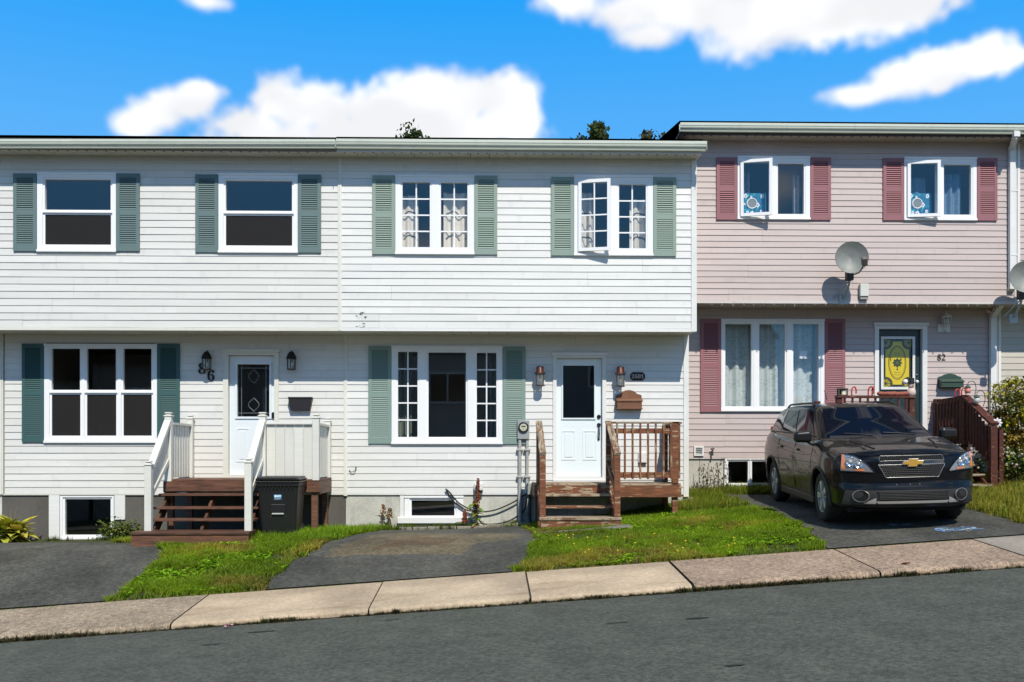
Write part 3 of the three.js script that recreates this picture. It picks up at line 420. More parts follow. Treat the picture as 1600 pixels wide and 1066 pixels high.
// ================================================================= house 82
{
  const H = thing('townhouse', 'pink clapboard townhouse numbered 82 with maroon shutters', 'house', [0, 0, 0], 'row of townhouses');
  const w1 = { out: pU(1152, 246, 1265, 342.5), a: pU(1161, 256.5, 1199.5, 335), b: pU(1215, 256.5, 1255.6, 335) }, w2 = { out: pU(1412, 247.5, 1525, 344), a: pU(1421, 258, 1460.5, 336), b: pU(1474, 258, 1516.5, 336) };
  const fw = { out: pL(1126.5, 500, 1287.5, 642), c: [[1133, 1173.7], [1186, 1226], [1239, 1278.7]] }, dr = { t: pL(1366, 506.5, 1448, 697), s: pL(1372.6, 514.5, 1440.5, 693), l: pL(1382, 529.5, 1427.5, 604.5) }, bw = { out: pL(1131, 717.5, 1212, 759.5), c: [[1138, 1169], [1175, 1205]] };
  const hu = [w1, w2].map((w) => grow(w.out, -0.025)), hl = [grow(fw.out, -0.025), grow(dr.t, -0.02)], hf = [grow(bw.out, -0.02)];
  shell(H, { x0: XC + 0.004, x1: XD, zU: ZP, zL: ZPL, yTop: yTopP, yMid: yMidP, yBase: yBaseP, yFoot: 0.5, holesU: hu, holesL: hl, holesF: hf, back: sheath, found: foundWhite, mats: vinylP, soffit: soffitP, trim: trimP });
  clad(H, XC + 0.01, XD - 0.05, yMidP + 0.02, yTopP + 0.02, ZP, PITCH_P, vinylP, hu, 31);
  clad(H, XC + 0.01, XD - 0.05, yBaseP, yMidP - 0.015, ZPL, PITCH_P, vinylP, hl, 32);
  for (const [z, a, b] of [[ZP, yMidP - 0.02, yTopP + 0.02], [ZPL, yBaseP - 0.03, yMidP]]) mesh('corner_trim', bx(XD - 0.05, XD - 0.002, a, b, z, z + 0.024), trimP, H);
  eaves(H, XC - 0.16, XD - 0.004, yTopP, ZP, { soffit: soffitP, fascia: fasciaB, gutterTop: P(1300, 193, ZP + 0.48).y, gutterBottom: P(1300, 205.5, ZP + 0.48).y, slope: 0.16, outset: 0.02 });
  win(H, w1.out, [{ r: w1.a, open: 0.27 }, { r: w1.b, deep: 0.026 }], ZP, {}); win(H, w2.out, [{ r: w2.a, open: 0.15 }, { r: w2.b, deep: 0.026 }], ZP, {});
  win(H, fw.out, fw.c.map(([a, b]) => ({ r: pL(a, 506.6, b, 635), deep: 0.024 })), ZPL, {});
  for (const r of [pU(1119, 247, 1151.5, 344), pU(1265.5, 247, 1297.5, 344.5), pU(1379, 248, 1411.5, 345), pU(1525.5, 248, 1557, 345.5)]) shutter(H, r, ZP, maroon);
  for (const r of [pL(1094, 499, 1126, 644), pL(1288, 499, 1319.7, 644)]) shutter(H, r, ZPL, maroon);
  // stained-glass door light
  const art = (() => {
    const c = document.createElement('canvas'); c.width = 256; c.height = 432; const x = c.getContext('2d');
    x.fillStyle = '#2a2408'; x.fillRect(0, 0, 256, 432); x.fillStyle = '#d2b904'; x.fillRect(24, 20, 208, 390); x.strokeStyle = '#3a3208'; x.lineWidth = 5;
    for (const [a, b] of [[26, 30], [230, 30], [26, 402], [230, 402]]) { x.fillStyle = '#4a400c'; x.beginPath(); x.arc(a, b, 62, 0, 7); x.fill(); x.fillStyle = '#a8980f'; x.beginPath(); x.arc(a, b, 40, 0, 7); x.fill(); x.strokeStyle = '#2a2408'; for (let k = 0; k < 8; k++) { x.beginPath(); x.moveTo(a, b); x.lineTo(a + Math.cos(k * 0.785) * 44, b + Math.sin(k * 0.785) * 44); x.stroke(); } }
    for (const [rx, ry, w] of [[76, 150, 7], [66, 138, 3]]) { x.lineWidth = w; x.strokeStyle = '#5a4d0a'; x.beginPath(); x.ellipse(128, 212, rx, ry, 0, 0, 7); x.stroke(); }
    x.fillStyle = '#39400f'; for (let k = 0; k < 8; k++) { x.save(); x.translate(128, 214); x.rotate(k * 0.785); x.beginPath(); x.ellipse(0, -24, 11, 19, 0, 0, 7); x.fill(); x.restore(); }
    x.fillStyle = '#5c5a1c'; x.beginPath(); x.arc(128, 214, 14, 0, 7); x.fill(); x.strokeStyle = '#6b5d0c'; x.lineWidth = 4; for (const y of [120, 138, 296, 316]) { x.beginPath(); x.moveTo(98, y); x.quadraticCurveTo(128, y + 14, 158, y); x.stroke(); }
    x.fillStyle = '#4d470f'; x.beginPath(); x.ellipse(128, 272, 7, 11, 0, 0, 7); x.fill();
    const t = new THREE.CanvasTexture(c); t.colorSpace = THREE.SRGBColorSpace; return t;
  })();
  const L = dr.l, d = door(H, dr.t, dr.s, L, ZPL, { trim: whiteTrim, paint: M(lin(0.012, 0.034, 0.036), 0.4), rim: 0.045, rimMat: whiteTrim, glass: M(lin(0.35, 0.3, 0.05), 0.3) });
  const ag = new THREE.PlaneGeometry(L.x1 - L.x0, L.y1 - L.y0); ag.translate((L.x0 + L.x1) / 2, (L.y0 + L.y1) / 2, ZPL - 0.074); mesh('stained_glass', ag, PM(0xffffff, 0.12, { map: art, clearcoat: 0.6 }), d);
  { const p = P(1434.5, 597, ZPL); mesh('door_knob', [cyl(V(p.x, p.y, ZPL - 0.056), V(p.x, p.y, ZPL - 0.01), 0.012, 0.012), new THREE.SphereGeometry(0.026, 14, 10).translate(p.x, p.y, ZPL + 0.004), new THREE.SphereGeometry(0.018, 12, 8).translate(p.x, p.y + 0.13, ZPL - 0.045)], chrome, d); }
  win(H, bw.out, bw.c.map(([a, b]) => ({ r: pL(a, 721, b, 755) })), ZPL - 0.01, { cap: false });
  const br = rng(6); for (let i = 0; i < 7; i++) { const a = pL(1131 + i * 11.6, 760, 1131 + i * 11.6 + 11, 768); mesh('sill_brick', rbx(a.x0, a.x1, a.y0, a.y1 - 0.012, ZPL - 0.02, ZPL + 0.05 + br() * 0.015, 0.008), foundWhite, H); }
  // rain pipe
  const dp = (px, py, z) => P(px, py, z), pts = [[dp(1588, 206, ZP + 0.44), dp(1588, 214, ZP + 0.44)], [dp(1588, 212, ZP + 0.44), dp(1581.5, 232, ZP + 0.06)], [dp(1581.5, 229, ZP + 0.06), dp(1581.5, 452, ZP + 0.06)], [dp(1581.5, 449, ZP + 0.06), dp(1551.5, 494, ZPL + 0.06)], [dp(1551.5, 491, ZPL + 0.06), dp(1551.5, 720, ZPL + 0.06)]];
  for (const [a, b] of pts) mesh('rain_pipe', beam(a, b, 0.1, 0.075, V(0, 0, 1)), whiteTrim, H);
  for (const y of [300, 400]) { const p = P(1581.5, y, ZP); mesh('pipe_strap', bx(p.x - 0.062, p.x + 0.062, p.y - 0.012, p.y + 0.012, ZP + 0.02, ZP + 0.102), whiteTrim, H); }
}
// ================================================================= neighbours at either end
{
  const H = thing('townhouse', 'beige and mauve clapboard townhouse behind the bush, past the rain pipe', 'house', [0, 0, 0], 'row of townhouses');
  shell(H, { x0: XD + 0.004, x1: XE, zU: ZP, zL: ZPL, yTop: yTopP, yMid: yMidP, yBase: yBaseP + 0.1, yFoot: 0.8, holesU: [], holesL: [], back: sheath, found: foundPale, mats: vinylP, soffit: soffitP, trim: trimP });
  clad(H, XD + 0.05, XE, yMidP + 0.02, yTopP + 0.02, ZP, PITCH_P, vinylP, [], 41); clad(H, XD + 0.05, XE, yBaseP + 0.1, yMidP - 0.015, ZPL, PITCH_W, vinylT, [], 42);
  for (const [z, a, b] of [[ZP, yMidP - 0.02, yTopP + 0.02], [ZPL, yBaseP, yMidP]]) mesh('corner_trim', bx(XD + 0.005, XD + 0.05, a, b, z, z + 0.024), whiteTrim, H);
  eaves(H, XD + 0.03, XE, yTopP, ZP, { soffit: soffitP, fascia: fasciaB, gutterTop: P(1300, 193, ZP + 0.48).y, gutterBottom: P(1300, 205.5, ZP + 0.48).y, slope: 0.16 });
  const X0 = XA - 3.2, N = thing('townhouse', 'plain white clapboard townhouse end adjoining house 86 at its corner', 'house', [0, 0, 0], 'row of townhouses');
  shell(N, { x0: X0, x1: XA - 0.004, zU: 0, zL: ZL, yTop: yTopW, yMid: yMidW, yBase: yBaseW, yFoot: -0.2, holesU: [], holesL: [], back: sheath, found: foundPale, mats: vinylW, soffit: soffitMat, trim: whiteTrim });
  clad(N, X0, XA - 0.03, yMidW + 0.02, yTopW + 0.02, 0, PITCH_W, vinylW, [], 43); clad(N, X0, XA - 0.03, yBaseW, yMidW - 0.015, ZL, PITCH_W, vinylW, [], 44);
  for (const [z, a, b] of [[0, yMidW, yTopW], [ZL, yBaseW, yMidW]]) mesh('corner_trim', bx(XA - 0.03, XA - 0.004, a, b, z, z + 0.024), whiteTrim, N);
  eaves(N, X0, XA - 0.004, yTopW, 0, { soffit: soffitMat, fascia: fasciaW, gutterTop: P(526, 217.5, 0.48).y - 0.04, gutterBottom: P(526, 230, 0.48).y - 0.04, slope: 0.2 });
}
// ================================================================= houses across the street (seen in the window glass)
{
  const wallM = [M(lin(0.3, 0.24, 0.2), 0.7, { map: texVinyl }), M(lin(0.42, 0.42, 0.4), 0.7, { map: texVinyl }), M(lin(0.2, 0.25, 0.28), 0.7, { map: texVinyl })], darkGlass = M(lin(0.01, 0.012, 0.015), 0.05);
  const labels = ['brown clapboard house across the street behind the viewer', 'grey clapboard house across the street behind the viewer', 'blue clapboard house across the street behind the viewer', 'grey clapboard house at the low end across the street'];
  [-12.2, -2, 8.2, -22.4].forEach((x, i) => {
    const t = thing('opposite_house', labels[i], 'house', [x, road(x) + 0.1, 27], 'houses across the street');
    mesh('wall', bx(-5, 5, -0.8, 6.4, 0, 8), wallM[i % 3], t);
    const s = new THREE.Shape(); s.moveTo(-0.5, 6.3); s.lineTo(4, 8.6); s.lineTo(8.5, 6.3); s.closePath(); const g = new THREE.ExtrudeGeometry(s, { depth: 10.1, bevelEnabled: false }); g.applyMatrix4(new THREE.Matrix4().set(0, 0, 1, -5.05, 0, 1, 0, 0, 1, 0, 0, 0, 0, 0, 0, 1)); mesh('roof', uvm(g), roofMat, t);
    for (const [wx, wy, ww, wh] of [[-3, 4.6, 1.5, 1.2], [0.2, 4.6, 1.5, 1.2], [3.2, 4.6, 1.5, 1.2], [-2.6, 1.4, 2.2, 1.5], [2.9, 1.4, 1.8, 1.5]]) { const w = sub('window', t); mesh('frame', plate({ x0: wx - ww / 2 - 0.1, x1: wx + ww / 2 + 0.1, y0: wy - wh / 2 - 0.1, y1: wy + wh / 2 + 0.1 }, [{ x0: wx - ww / 2, x1: wx - 0.04, y0: wy - wh / 2, y1: wy + wh / 2 }, { x0: wx + 0.04, x1: wx + ww / 2, y0: wy - wh / 2, y1: wy + wh / 2 }], -0.08, -0.002), whiteTrim, w); mesh('pane', bx(wx - ww / 2, wx + ww / 2, wy - wh / 2, wy + wh / 2, -0.03, -0.004), darkGlass, w); }
    mesh('door', bx(-0.2, 0.75, 0.1, 2.2, -0.06, -0.003), M(lin(0.3, 0.05, 0.04), 0.5), t); mesh('step', bx(-0.5, 1.05, -0.6, 0.1, -1.2, -0.065), foundPale, t);
  });
}
// ================================================================= curtains behind the glass
function curtain(label, r, z, m, folds, group, depth = 0.03) {
  const n = Math.max(24, folds * 8), g = new THREE.PlaneGeometry(r.x1 - r.x0, r.y1 - r.y0, n, 6), p = g.attributes.position, ph = r.x0 * 7;
  for (let i = 0; i < p.count; i++) { const u = (p.getX(i) / (r.x1 - r.x0) + 0.5); p.setZ(i, Math.sin(u * folds * Math.PI * 2 + ph) * depth + Math.sin(u * folds * 5.1 + p.getY(i) * 2) * depth * 0.35); }
  g.computeVertexNormals(); g.translate((r.x0 + r.x1) / 2, (r.y0 + r.y1) / 2, z); const uv = g.attributes.uv; for (let i = 0; i < uv.count; i++) uv.setXY(i, uv.getX(i) * (r.x1 - r.x0), uv.getY(i) * (r.y1 - r.y0));
  const o = mesh('curtain', g, m); return tag(o, label, 'curtain', group);
}
const canvasTex = (w, h, draw) => { const c = document.createElement('canvas'); c.width = w; c.height = h; draw(c.getContext('2d'), w, h); const t = new THREE.CanvasTexture(c); t.colorSpace = THREE.SRGBColorSpace; t.wrapS = t.wrapT = THREE.RepeatWrapping; return t; };
{
  const wave = canvasTex(256, 512, (x) => { x.fillStyle = '#d9d5cc'; x.fillRect(0, 0, 256, 512); x.strokeStyle = '#55565c'; x.lineWidth = 11; for (let j = 0; j < 3; j++) for (let i = 0; i < 2; i++) { x.beginPath(); x.arc(60 + i * 128, 90 + j * 170, 46, 3.5, 6.1); x.stroke(); } });
  wave.repeat.set(1.6, 0.85);
  const cw = M(0xffffff, 0.9, { map: wave, side: THREE.DoubleSide });
  const zc = -0.24;
  curtain('pale curtain with dark arcs behind the closed double casement, hung toward house 86', rU(625, 300, 652, 392), zc, cw, 2, 'wave-patterned curtains');
  curtain('pale curtain with dark arcs behind the closed double casement, hung toward the open casement', rU(692, 296, 738, 392), zc, cw, 3, 'wave-patterned curtains');
  curtain('pale curtain with dark arcs seen through the open casement sash', rU(903, 296, 929, 394), zc, cw, 2, 'wave-patterned curtains');
  curtain('pale curtain with dark arcs beside the open casement, next to the corner', rU(987, 306, 1016, 394), zc, cw, 2, 'wave-patterned curtains');
  const green = M(lin(0.2, 0.24, 0.2), 0.9, { map: texCloth, side: THREE.DoubleSide });
  curtain('grey-green curtain drawn aside in the picture window, toward house 86', rL(616, 545, 640, 690), ZL - 0.5, green, 2, 'picture window curtains');
  curtain('grey-green curtain drawn aside in the picture window, toward the front door', rL(766, 545, 782, 690), ZL - 0.5, green, 2, 'picture window curtains');
  const lace = canvasTex(256, 256, (x) => { x.fillStyle = '#c9d4d4'; x.fillRect(0, 0, 256, 256); const r = rng(3); x.strokeStyle = '#8fa3a6'; x.fillStyle = '#8fa3a6'; x.lineWidth = 3; for (let i = 0; i < 26; i++) { const a = r() * 256, b = r() * 256; for (const [ox, oy] of [[0, 0], [256, 0], [0, 256], [-256, 0], [0, -256]]) { x.beginPath(); x.arc(a + ox, b + oy, 9 + r() * 3, 0, 4.6); x.stroke(); x.beginPath(); x.ellipse(a + ox + 14, b + oy + 6, 7, 3, i, 0, 7); x.fill(); } } });
  lace.repeat.set(2.6, 2.6); const lm = PM(0xffffff, 0.95, { map: lace, side: THREE.DoubleSide, transmission: 0.15, thickness: 0 });
  curtain('white lace curtain in the first light of the pink house front window', pL(1130, 503, 1178, 640), ZPL - 0.22, lm, 3, 'lace curtains');
  curtain('white lace curtain in the middle light of the pink house front window', pL(1180, 503, 1231, 640), ZPL - 0.22, lm, 4, 'lace curtains');
  curtain('white lace curtain in the front window light nearest the yellow-glass door', pL(1233, 503, 1284, 640), ZPL - 0.22, lm, 3, 'lace curtains');
  const sheer = M(lin(0.4, 0.42, 0.48), 0.9, { side: THREE.DoubleSide, map: texCloth }), blue = M(lin(0.16, 0.27, 0.42), 0.9, { side: THREE.DoubleSide, map: texCloth });
  curtain('grey sheer curtain in the wider-open pink house casement', pU(1158, 262, 1178, 340), ZP - 0.26, sheer, 3, 'upstairs pink house curtains'); curtain('thin grey curtain edge in the pink house fixed upstairs light', pU(1246, 268, 1258, 340), ZP - 0.26, sheer, 2, 'upstairs pink house curtains');
  curtain('blue curtain behind the flowered panel by the rain pipe', pU(1420, 272, 1456, 340), ZP - 0.26, blue, 2, 'upstairs pink house curtains'); curtain('blue draped curtain in the upstairs light closest to the rain pipe', pU(1478, 266, 1514, 342), ZP - 0.26, blue, 3, 'upstairs pink house curtains');
  // flowered panels with a round vent
  const floral = canvasTex(256, 200, (x) => { x.fillStyle = '#1c6d94'; x.fillRect(0, 0, 256, 200); const r = rng(8), cs = ['#1a8aa0', '#0e4f86', '#2aa7a0', '#164a6e']; for (let i = 0; i < 70; i++) { x.fillStyle = cs[i % 4]; x.beginPath(); x.ellipse(r() * 256, r() * 200, 16 * r() + 5, 9, r() * 3, 0, 7); x.fill(); } for (const [a, b, s] of [[40, 24, 22], [216, 26, 20], [60, 168, 16], [168, 104, 22], [110, 176, 22], [206, 158, 16], [30, 96, 12], [100, 34, 12]]) { x.fillStyle = '#e8e6ea'; for (let k = 0; k < 5; k++) { x.beginPath(); x.arc(a + Math.cos(k * 1.257) * s * 0.6, b + Math.sin(k * 1.257) * s * 0.6, s * 0.4, 0, 7); x.fill(); } x.fillStyle = '#1d5fa0'; x.beginPath(); x.arc(a, b, s * 0.3, 0, 7); x.fill(); } });
  for (const [px, lab] of [[1161, 'flowered blue panel with round vent in the wider-open casement'], [1420.5, 'flowered blue panel with round vent in the casement by the rain pipe']]) {
    const r = pU(px, 300, px + 38, 336), t = thing('window_panel', lab, 'panel', [(r.x0 + r.x1) / 2, r.y0, ZP - 0.09], 'flowered vent panels'), w = r.x1 - r.x0, h = r.y1 - r.y0;
    const bg = new THREE.BoxGeometry(w, h, 0.02); bg.translate(0, h / 2, 0); mesh('panel_board', bg, M(0xffffff, 0.8, { map: floral }), t);
    const vr = new THREE.TorusGeometry(0.085, 0.012, 8, 24); vr.translate(-w * 0.08, h * 0.55, 0.013); mesh('vent_ring', vr, whiteTrim, t); mesh('vent_disc', cyl(V(-w * 0.08, h * 0.55, 0.0), V(-w * 0.08, h * 0.55, 0.016), 0.08, 0.08, 24), M(lin(0.2, 0.22, 0.22), 0.7), t);
  }
  { const r = pL(1251, 548, 1263, 560), o = mesh('notice_card', bx(r.x0, r.x1, r.y0, r.y1, ZPL - 0.06, ZPL - 0.055), M(lin(0.7, 0.7, 0.7), 0.6)); tag(o, 'small white card stuck inside the lace-curtained window', 'card'); }
}
// ================================================================= timber porches
const brownA = [0.85, 1, 1.15].map((k, i) => M(lin(0.21 * k, 0.09 * k, 0.05 * k), 0.6, { map: texWood }));
const whiteA = [0.97, 1, 0.94].map((k) => M(lin(0.74 * k, 0.735 * k, 0.69 * k), 0.5, { map: texWood })).map((m) => { m.map = texVinyl; return m; });
const worn1 = wornWood([0.56, 0.34, 0.22], [0.68, 0.58, 0.47], 0.68, 301), worn2 = wornWood([0.53, 0.32, 0.21], [0.70, 0.61, 0.50], 0.58, 311), worn3 = wornWood([0.58, 0.42, 0.32], [0.74, 0.67, 0.57], 0.42, 321), red1 = wornWood([0.36, 0.15, 0.10], [0.52, 0.38, 0.30], 0.76, 331);
const wornM = [worn1, worn2].map((t) => M(0xffffff, 0.8, { map: t })), wornTread = M(0xffffff, 0.85, { map: worn3 }), redM = M(0xffffff, 0.75, { map: red1 });
let pick = 0; const one = (a) => a[pick++ % a.length];
function post(parent, x, y0, y1, z, w, m, cap, name = 'post') { mesh(name, uvm(rbx(x - w / 2, x + w / 2, y0, y1, z - w / 2, z + w / 2, 0.006, 1), 1, (grainShift += 0.3), grainShift), m, parent); if (cap) { mesh('post_cap', [rbx(x - w / 2 - 0.012, x + w / 2 + 0.012, y1, y1 + 0.022, z - w / 2 - 0.012, z + w / 2 + 0.012, 0.006, 1), (() => { const g = new THREE.CylinderGeometry(w * 0.34, w * 0.62, 0.022, 4, 1); g.rotateY(Math.PI / 4); g.translate(x, y1 + 0.033, z); return g; })(), rbx(x - w * 0.5, x + w * 0.5, y1 + 0.044, y1 + 0.066, z - w * 0.5, z + w * 0.5, 0.008, 1)], cap, parent); } }
{ // ---- house 86: brown stairs, white railings
  const zD = 0.54, zW = ZL + 0.03, t = thing('porch', 'brown timber porch stairs with white railings and capped posts', 'porch');
  const yD = P(330, 749, zD).y, xl = P(256, 700, zD).x, xr = P(497, 700, zD).x, sl = P(263, 700, zD).x, sr = P(410, 700, zD).x;
  for (let i = 0; i < 9; i++) { const a = zW + i * (zD - zW) / 9; mesh('deck_board', uvm(rbx(xl, xr + 0.03, yD - 0.028, yD, a + 0.003, a + (zD - zW) / 9 - 0.003, 0.004, 1), 1, i * 0.3, i * 0.21), one(brownA), t); }
  mesh('rim_joist', beam(V(xl, yD - 0.115, zD + 0.02), V(xr + 0.03, yD - 0.115, zD + 0.02), 0.038, 0.17), brownA[1], t);
  for (const x of [xl + 0.02, xr + 0.012]) mesh('rim_joist', beam(V(x, yD - 0.13, zW), V(x, yD - 0.13, zD), 0.036, 0.2), brownA[2], t);
  for (const [x, z] of [[xl + 0.09, zD - 0.06], [xr - 0.06, zD - 0.05], [xl + 0.09, zW + 0.1], [xr - 0.06, zW + 0.12]]) post(t, x, gy(x, z) - 0.05, yD - 0.03, z, 0.095, brownA[2], null, 'leg');
  // treads on two stringers
  const steps = [[1.02, 0.56, 0.84], [0.83, 0.80, 1.08], [0.665, 1.04, 1.33]];
  for (const [y, a, b] of steps) mesh('tread', uvm(rbx(sl - 0.06, sr + 0.05, y - 0.035, y, a, b, 0.005, 1), 1, y, y * 3), one(brownA), t);
  const yb = 0.505, bz0 = 1.28, bz1 = 1.72, gB = gy((sl + sr) / 2, bz1);
  mesh('bottom_step', uvm(rbx(sl - 0.17, sr + 0.07, yb - 0.04, yb, bz0, bz1 + 0.02, 0.006, 1)), brownA[0], t); mesh('bottom_riser', beam(V(sl - 0.16, (yb + gB) / 2 - 0.03, bz1 - 0.02), V(sr + 0.06, (yb + gB) / 2 - 0.03, bz1 - 0.02), 0.04, yb - gB), brownA[2], t);
  for (const x of [sl - 0.14, sr + 0.04]) mesh('bottom_side', beam(V(x, (yb + gB) / 2 - 0.03, bz0), V(x, (yb + gB) / 2 - 0.03, bz1 - 0.042), 0.04, yb - gB), brownA[1], t);
  mesh('riser', beam(V(sl - 0.02, 1.115, zD + 0.062), V(sr + 0.02, 1.115, zD + 0.062), 0.03, 0.13), brownA[1], t);
  for (const x of [sl + 0.02, (sl + sr) / 2, sr - 0.02]) mesh('stringer', beam(V(x, 0.95, zD + 0.05), V(x, 0.36, 1.4), 0.04, 0.16), brownA[0], t);
  // railings
  const up = yD + 1.0, gB2 = (x, z) => x;
  const topY = (px) => P(px, 651, zD).y, nb = { z: 1.46 }, tl = topY(264), tr = topY(410);
  post(t, sl, yD - 0.2, tl, zD - 0.02, 0.105, whiteA[1], whiteA[0]); post(t, sr, yD - 0.2, tr, zD - 0.02, 0.105, whiteA[1], whiteA[0]);
  post(t, xr - 0.035, yD - 0.02, P(492, 654, zD).y, zD - 0.02, 0.105, whiteA[0], whiteA[1]); post(t, xr - 0.02, yD, P(508, 659, ZL + 0.1).y, zW + 0.07, 0.095, whiteA[2], whiteA[1]); post(t, sl + 0.02, yD, P(293, 655, ZL + 0.1).y, zW + 0.07, 0.095, whiteA[2], whiteA[1]);
  const nl = P(236, 722, nb.z).y + 0.0, nr = P(385, 718, nb.z).y;
  post(t, sl, yb - 0.01, nl - 0.05, nb.z, 0.1, whiteA[2], whiteA[1], 'newel'); post(t, sr, yb - 0.01, nr - 0.05, nb.z, 0.1, whiteA[0], whiteA[1], 'newel');
  for (const [x, y1, y0] of [[sl, tl - 0.08, nl - 0.12], [sr, tr - 0.08, nr - 0.12]]) {
    const A = V(x, y1, zD + 0.03), B = V(x, y0, nb.z - 0.05), D = V(0, 0.6, 0);
    mesh('stair_rail', beam(A, B, 0.1, 0.06), whiteA[1], t); mesh('stair_rail', beam(A.clone().sub(D), B.clone().sub(V(0, 0.4, 0)), 0.05, 0.07), whiteA[2], t);
    for (let i = 0; i < 8; i++) { const f = (i + 0.5) / 8, a = A.clone().lerp(B, f), b = A.clone().sub(D).lerp(B.clone().sub(V(0, 0.4, 0)), f); mesh('baluster', beam(b.clone().add(V(0, 0.02, 0)), a.clone().add(V(0, -0.03, 0)), 0.094, 0.02, V(1, 0, 0)), one(whiteA), t); }
  }
  // board screen before the door side, and the two returns to the wall
  const f0 = sr + 0.06, f1 = xr - 0.09, ft = P(450, 660, zD).y, fb = yD - 0.02;
  mesh('top_rail', rbx(f0, f1, ft - 0.035, ft, zD - 0.065, zD + 0.035, 0.006, 1), whiteA[1], t); mesh('bottom_rail', bx(f0, f1, fb + 0.03, fb + 0.11, zD - 0.055, zD - 0.03), whiteA[0], t);
  for (let i = 0; i < 5; i++) { const a = f0 + (f1 - f0) * i / 5, b = f0 + (f1 - f0) * (i + 1) / 5; mesh('board', uvm(rbx(a + 0.004, b - 0.004, fb, ft - 0.037, zD - 0.028, zD - 0.008, 0.004, 1), 1, i * 0.4, i), one(whiteA), t); }
  for (const x of [xr - 0.03, sl + 0.01]) { const a = zW + 0.125, b = zD - 0.08, yt = ft + (x < -4 ? 0.0 : -0.01); mesh('top_rail', bx(x - 0.045, x + 0.045, yt - 0.035, yt, a, b), whiteA[1], t); for (let i = 0; i < 7; i++) { const z = a + (b - a) * (i + 0.5) / 7; mesh('baluster', bx(x - 0.012, x + 0.012, fb + 0.04, yt - 0.036, z - 0.05, z + 0.05), one(whiteA), t); } mesh('bottom_rail', bx(x - 0.03, x - 0.0125, fb + 0.05, fb + 0.12, a, b), whiteA[2], t); }
}
{ // ---- house 84: worn brown porch
  const zD = 0.4, zW = ZL + 0.03, t = thing('porch', 'weathered brown timber porch with peeling paint and open balusters', 'porch');
  const yD = P(1000, 755.5, zD).y, xl = P(835, 750, zD).x, xr = P(1064, 750, zD).x, sl = P(839.5, 750, zD).x, sr = P(951.5, 750, zD).x, n = 9;
  for (let i = 0; i < n; i++) { const a = zW + i * (zD - zW) / n; mesh('deck_board', uvm(rbx(xl, xr, yD - 0.035, yD, a + 0.003, a + (zD - zW) / n - 0.003, 0.004, 1), 1, i * 0.3, i * 0.21), wornTread, t); }
  mesh('rim_joist', beam(V(sr + 0.1, yD - 0.125, zD + 0.02), V(xr, yD - 0.125, zD + 0.02), 0.04, 0.18), wornM[0], t); mesh('rim_joist', beam(V(xl, yD - 0.125, zD + 0.02), V(sr + 0.098, yD - 0.125, zD + 0.02), 0.038, 0.176), wornM[1], t);
  for (const x of [xl + 0.02, xr - 0.02]) mesh('rim_joist', beam(V(x, yD - 0.13, zW), V(x, yD - 0.13, zD), 0.036, 0.18), wornM[1], t);
  for (const [x, z] of [[xr - 0.09, zD - 0.05], [xr - 0.09, zW + 0.1], [xl + 0.1, zW + 0.1], [xl + 0.1, zD - 0.06]]) post(t, x, gy(x, z) - 0.05, yD - 0.036, z, 0.09, wornM[0], null, 'leg');
  for (const [y, a, b, m] of [[1.005, 0.44, 0.74, wornTread], [0.835, 0.76, 1.02, wornM[1]]]) mesh('tread', uvm(rbx(sl + 0.05, sr - 0.02, y - 0.038, y, a, b, 0.006, 1), 1, y, y * 2), m, t);
  const yb = 0.69, bz = 1.5, gB = gy((sl + sr) / 2, bz);
  mesh('bottom_step', uvm(rbx(sl - 0.02, sr + 0.06, yb - 0.04, yb, 1.1, bz + 0.02, 0.006, 1)), wornTread, t); mesh('bottom_riser', beam(V(sl + 0.0, (yb + gB) / 2 - 0.04, bz - 0.02), V(sr + 0.055, (yb + gB) / 2 - 0.04, bz - 0.02), 0.04, yb - gB), M(0xffffff, 0.85, { map: worn2 }), t); mesh('bottom_side', beam(V(sr + 0.03, (yb + gB) / 2 - 0.04, 1.1), V(sr + 0.03, (yb + gB) / 2 - 0.04, bz - 0.042), 0.04, yb - gB), wornM[0], t);
  for (const x of [sl + 0.03, sr - 0.0]) mesh('stringer', beam(V(x, 0.95, zD + 0.05), V(x, 0.58, 1.35), 0.045, 0.2), wornM[1], t);
  // stair handrails: flat caps on newels, slats nailed on the outside
  const top = P(954, 659, zD).y;
  for (const [x, s, m] of [[sl + 0.03, -1, wornM[0]], [sr + 0.0, 1, wornM[1]]]) {
    const zN = 1.42, nt = P(963, 711, zN).y; post(t, x, yb - 0.005, nt, zN, 0.09, wornM[0], null, 'newel'); post(t, x, yD - 0.02, top - 0.04, zD - 0.03, 0.088, wornM[1], null);
    mesh('stair_rail', beam(V(x, top, zD - 0.08), V(x, nt + 0.018, zN + 0.06), 0.1, 0.036), wornTread, t);
    mesh('stair_rail', beam(V(x, top - 0.1, zD), V(x, nt - 0.07, zN - 0.045), 0.04, 0.085), m, t); mesh('stair_rail', beam(V(x, top - 0.72, zD), V(x, nt - 0.55, zN - 0.045), 0.04, 0.085), m, t);
    for (let i = 0; i < 7; i++) { const f = (i + 0.4) / 7, z = mixn(zD + 0.02, zN - 0.03, f), y = mixn(top - 0.03, nt - 0.03, f); mesh('baluster', beam(V(x + s * 0.034, y - 0.78 + f * 0.16, z), V(x + s * 0.034, y, z), 0.035, 0.026, V(1, 0, 0)), one(wornM), t); }
  }
  const f0 = sr + 0.05, f1 = xr - 0.13;
  mesh('top_rail', uvm(rbx(f0, xr - 0.02, top - 0.03, top, zD - 0.09, zD + 0.02, 0.005, 1)), wornTread, t);
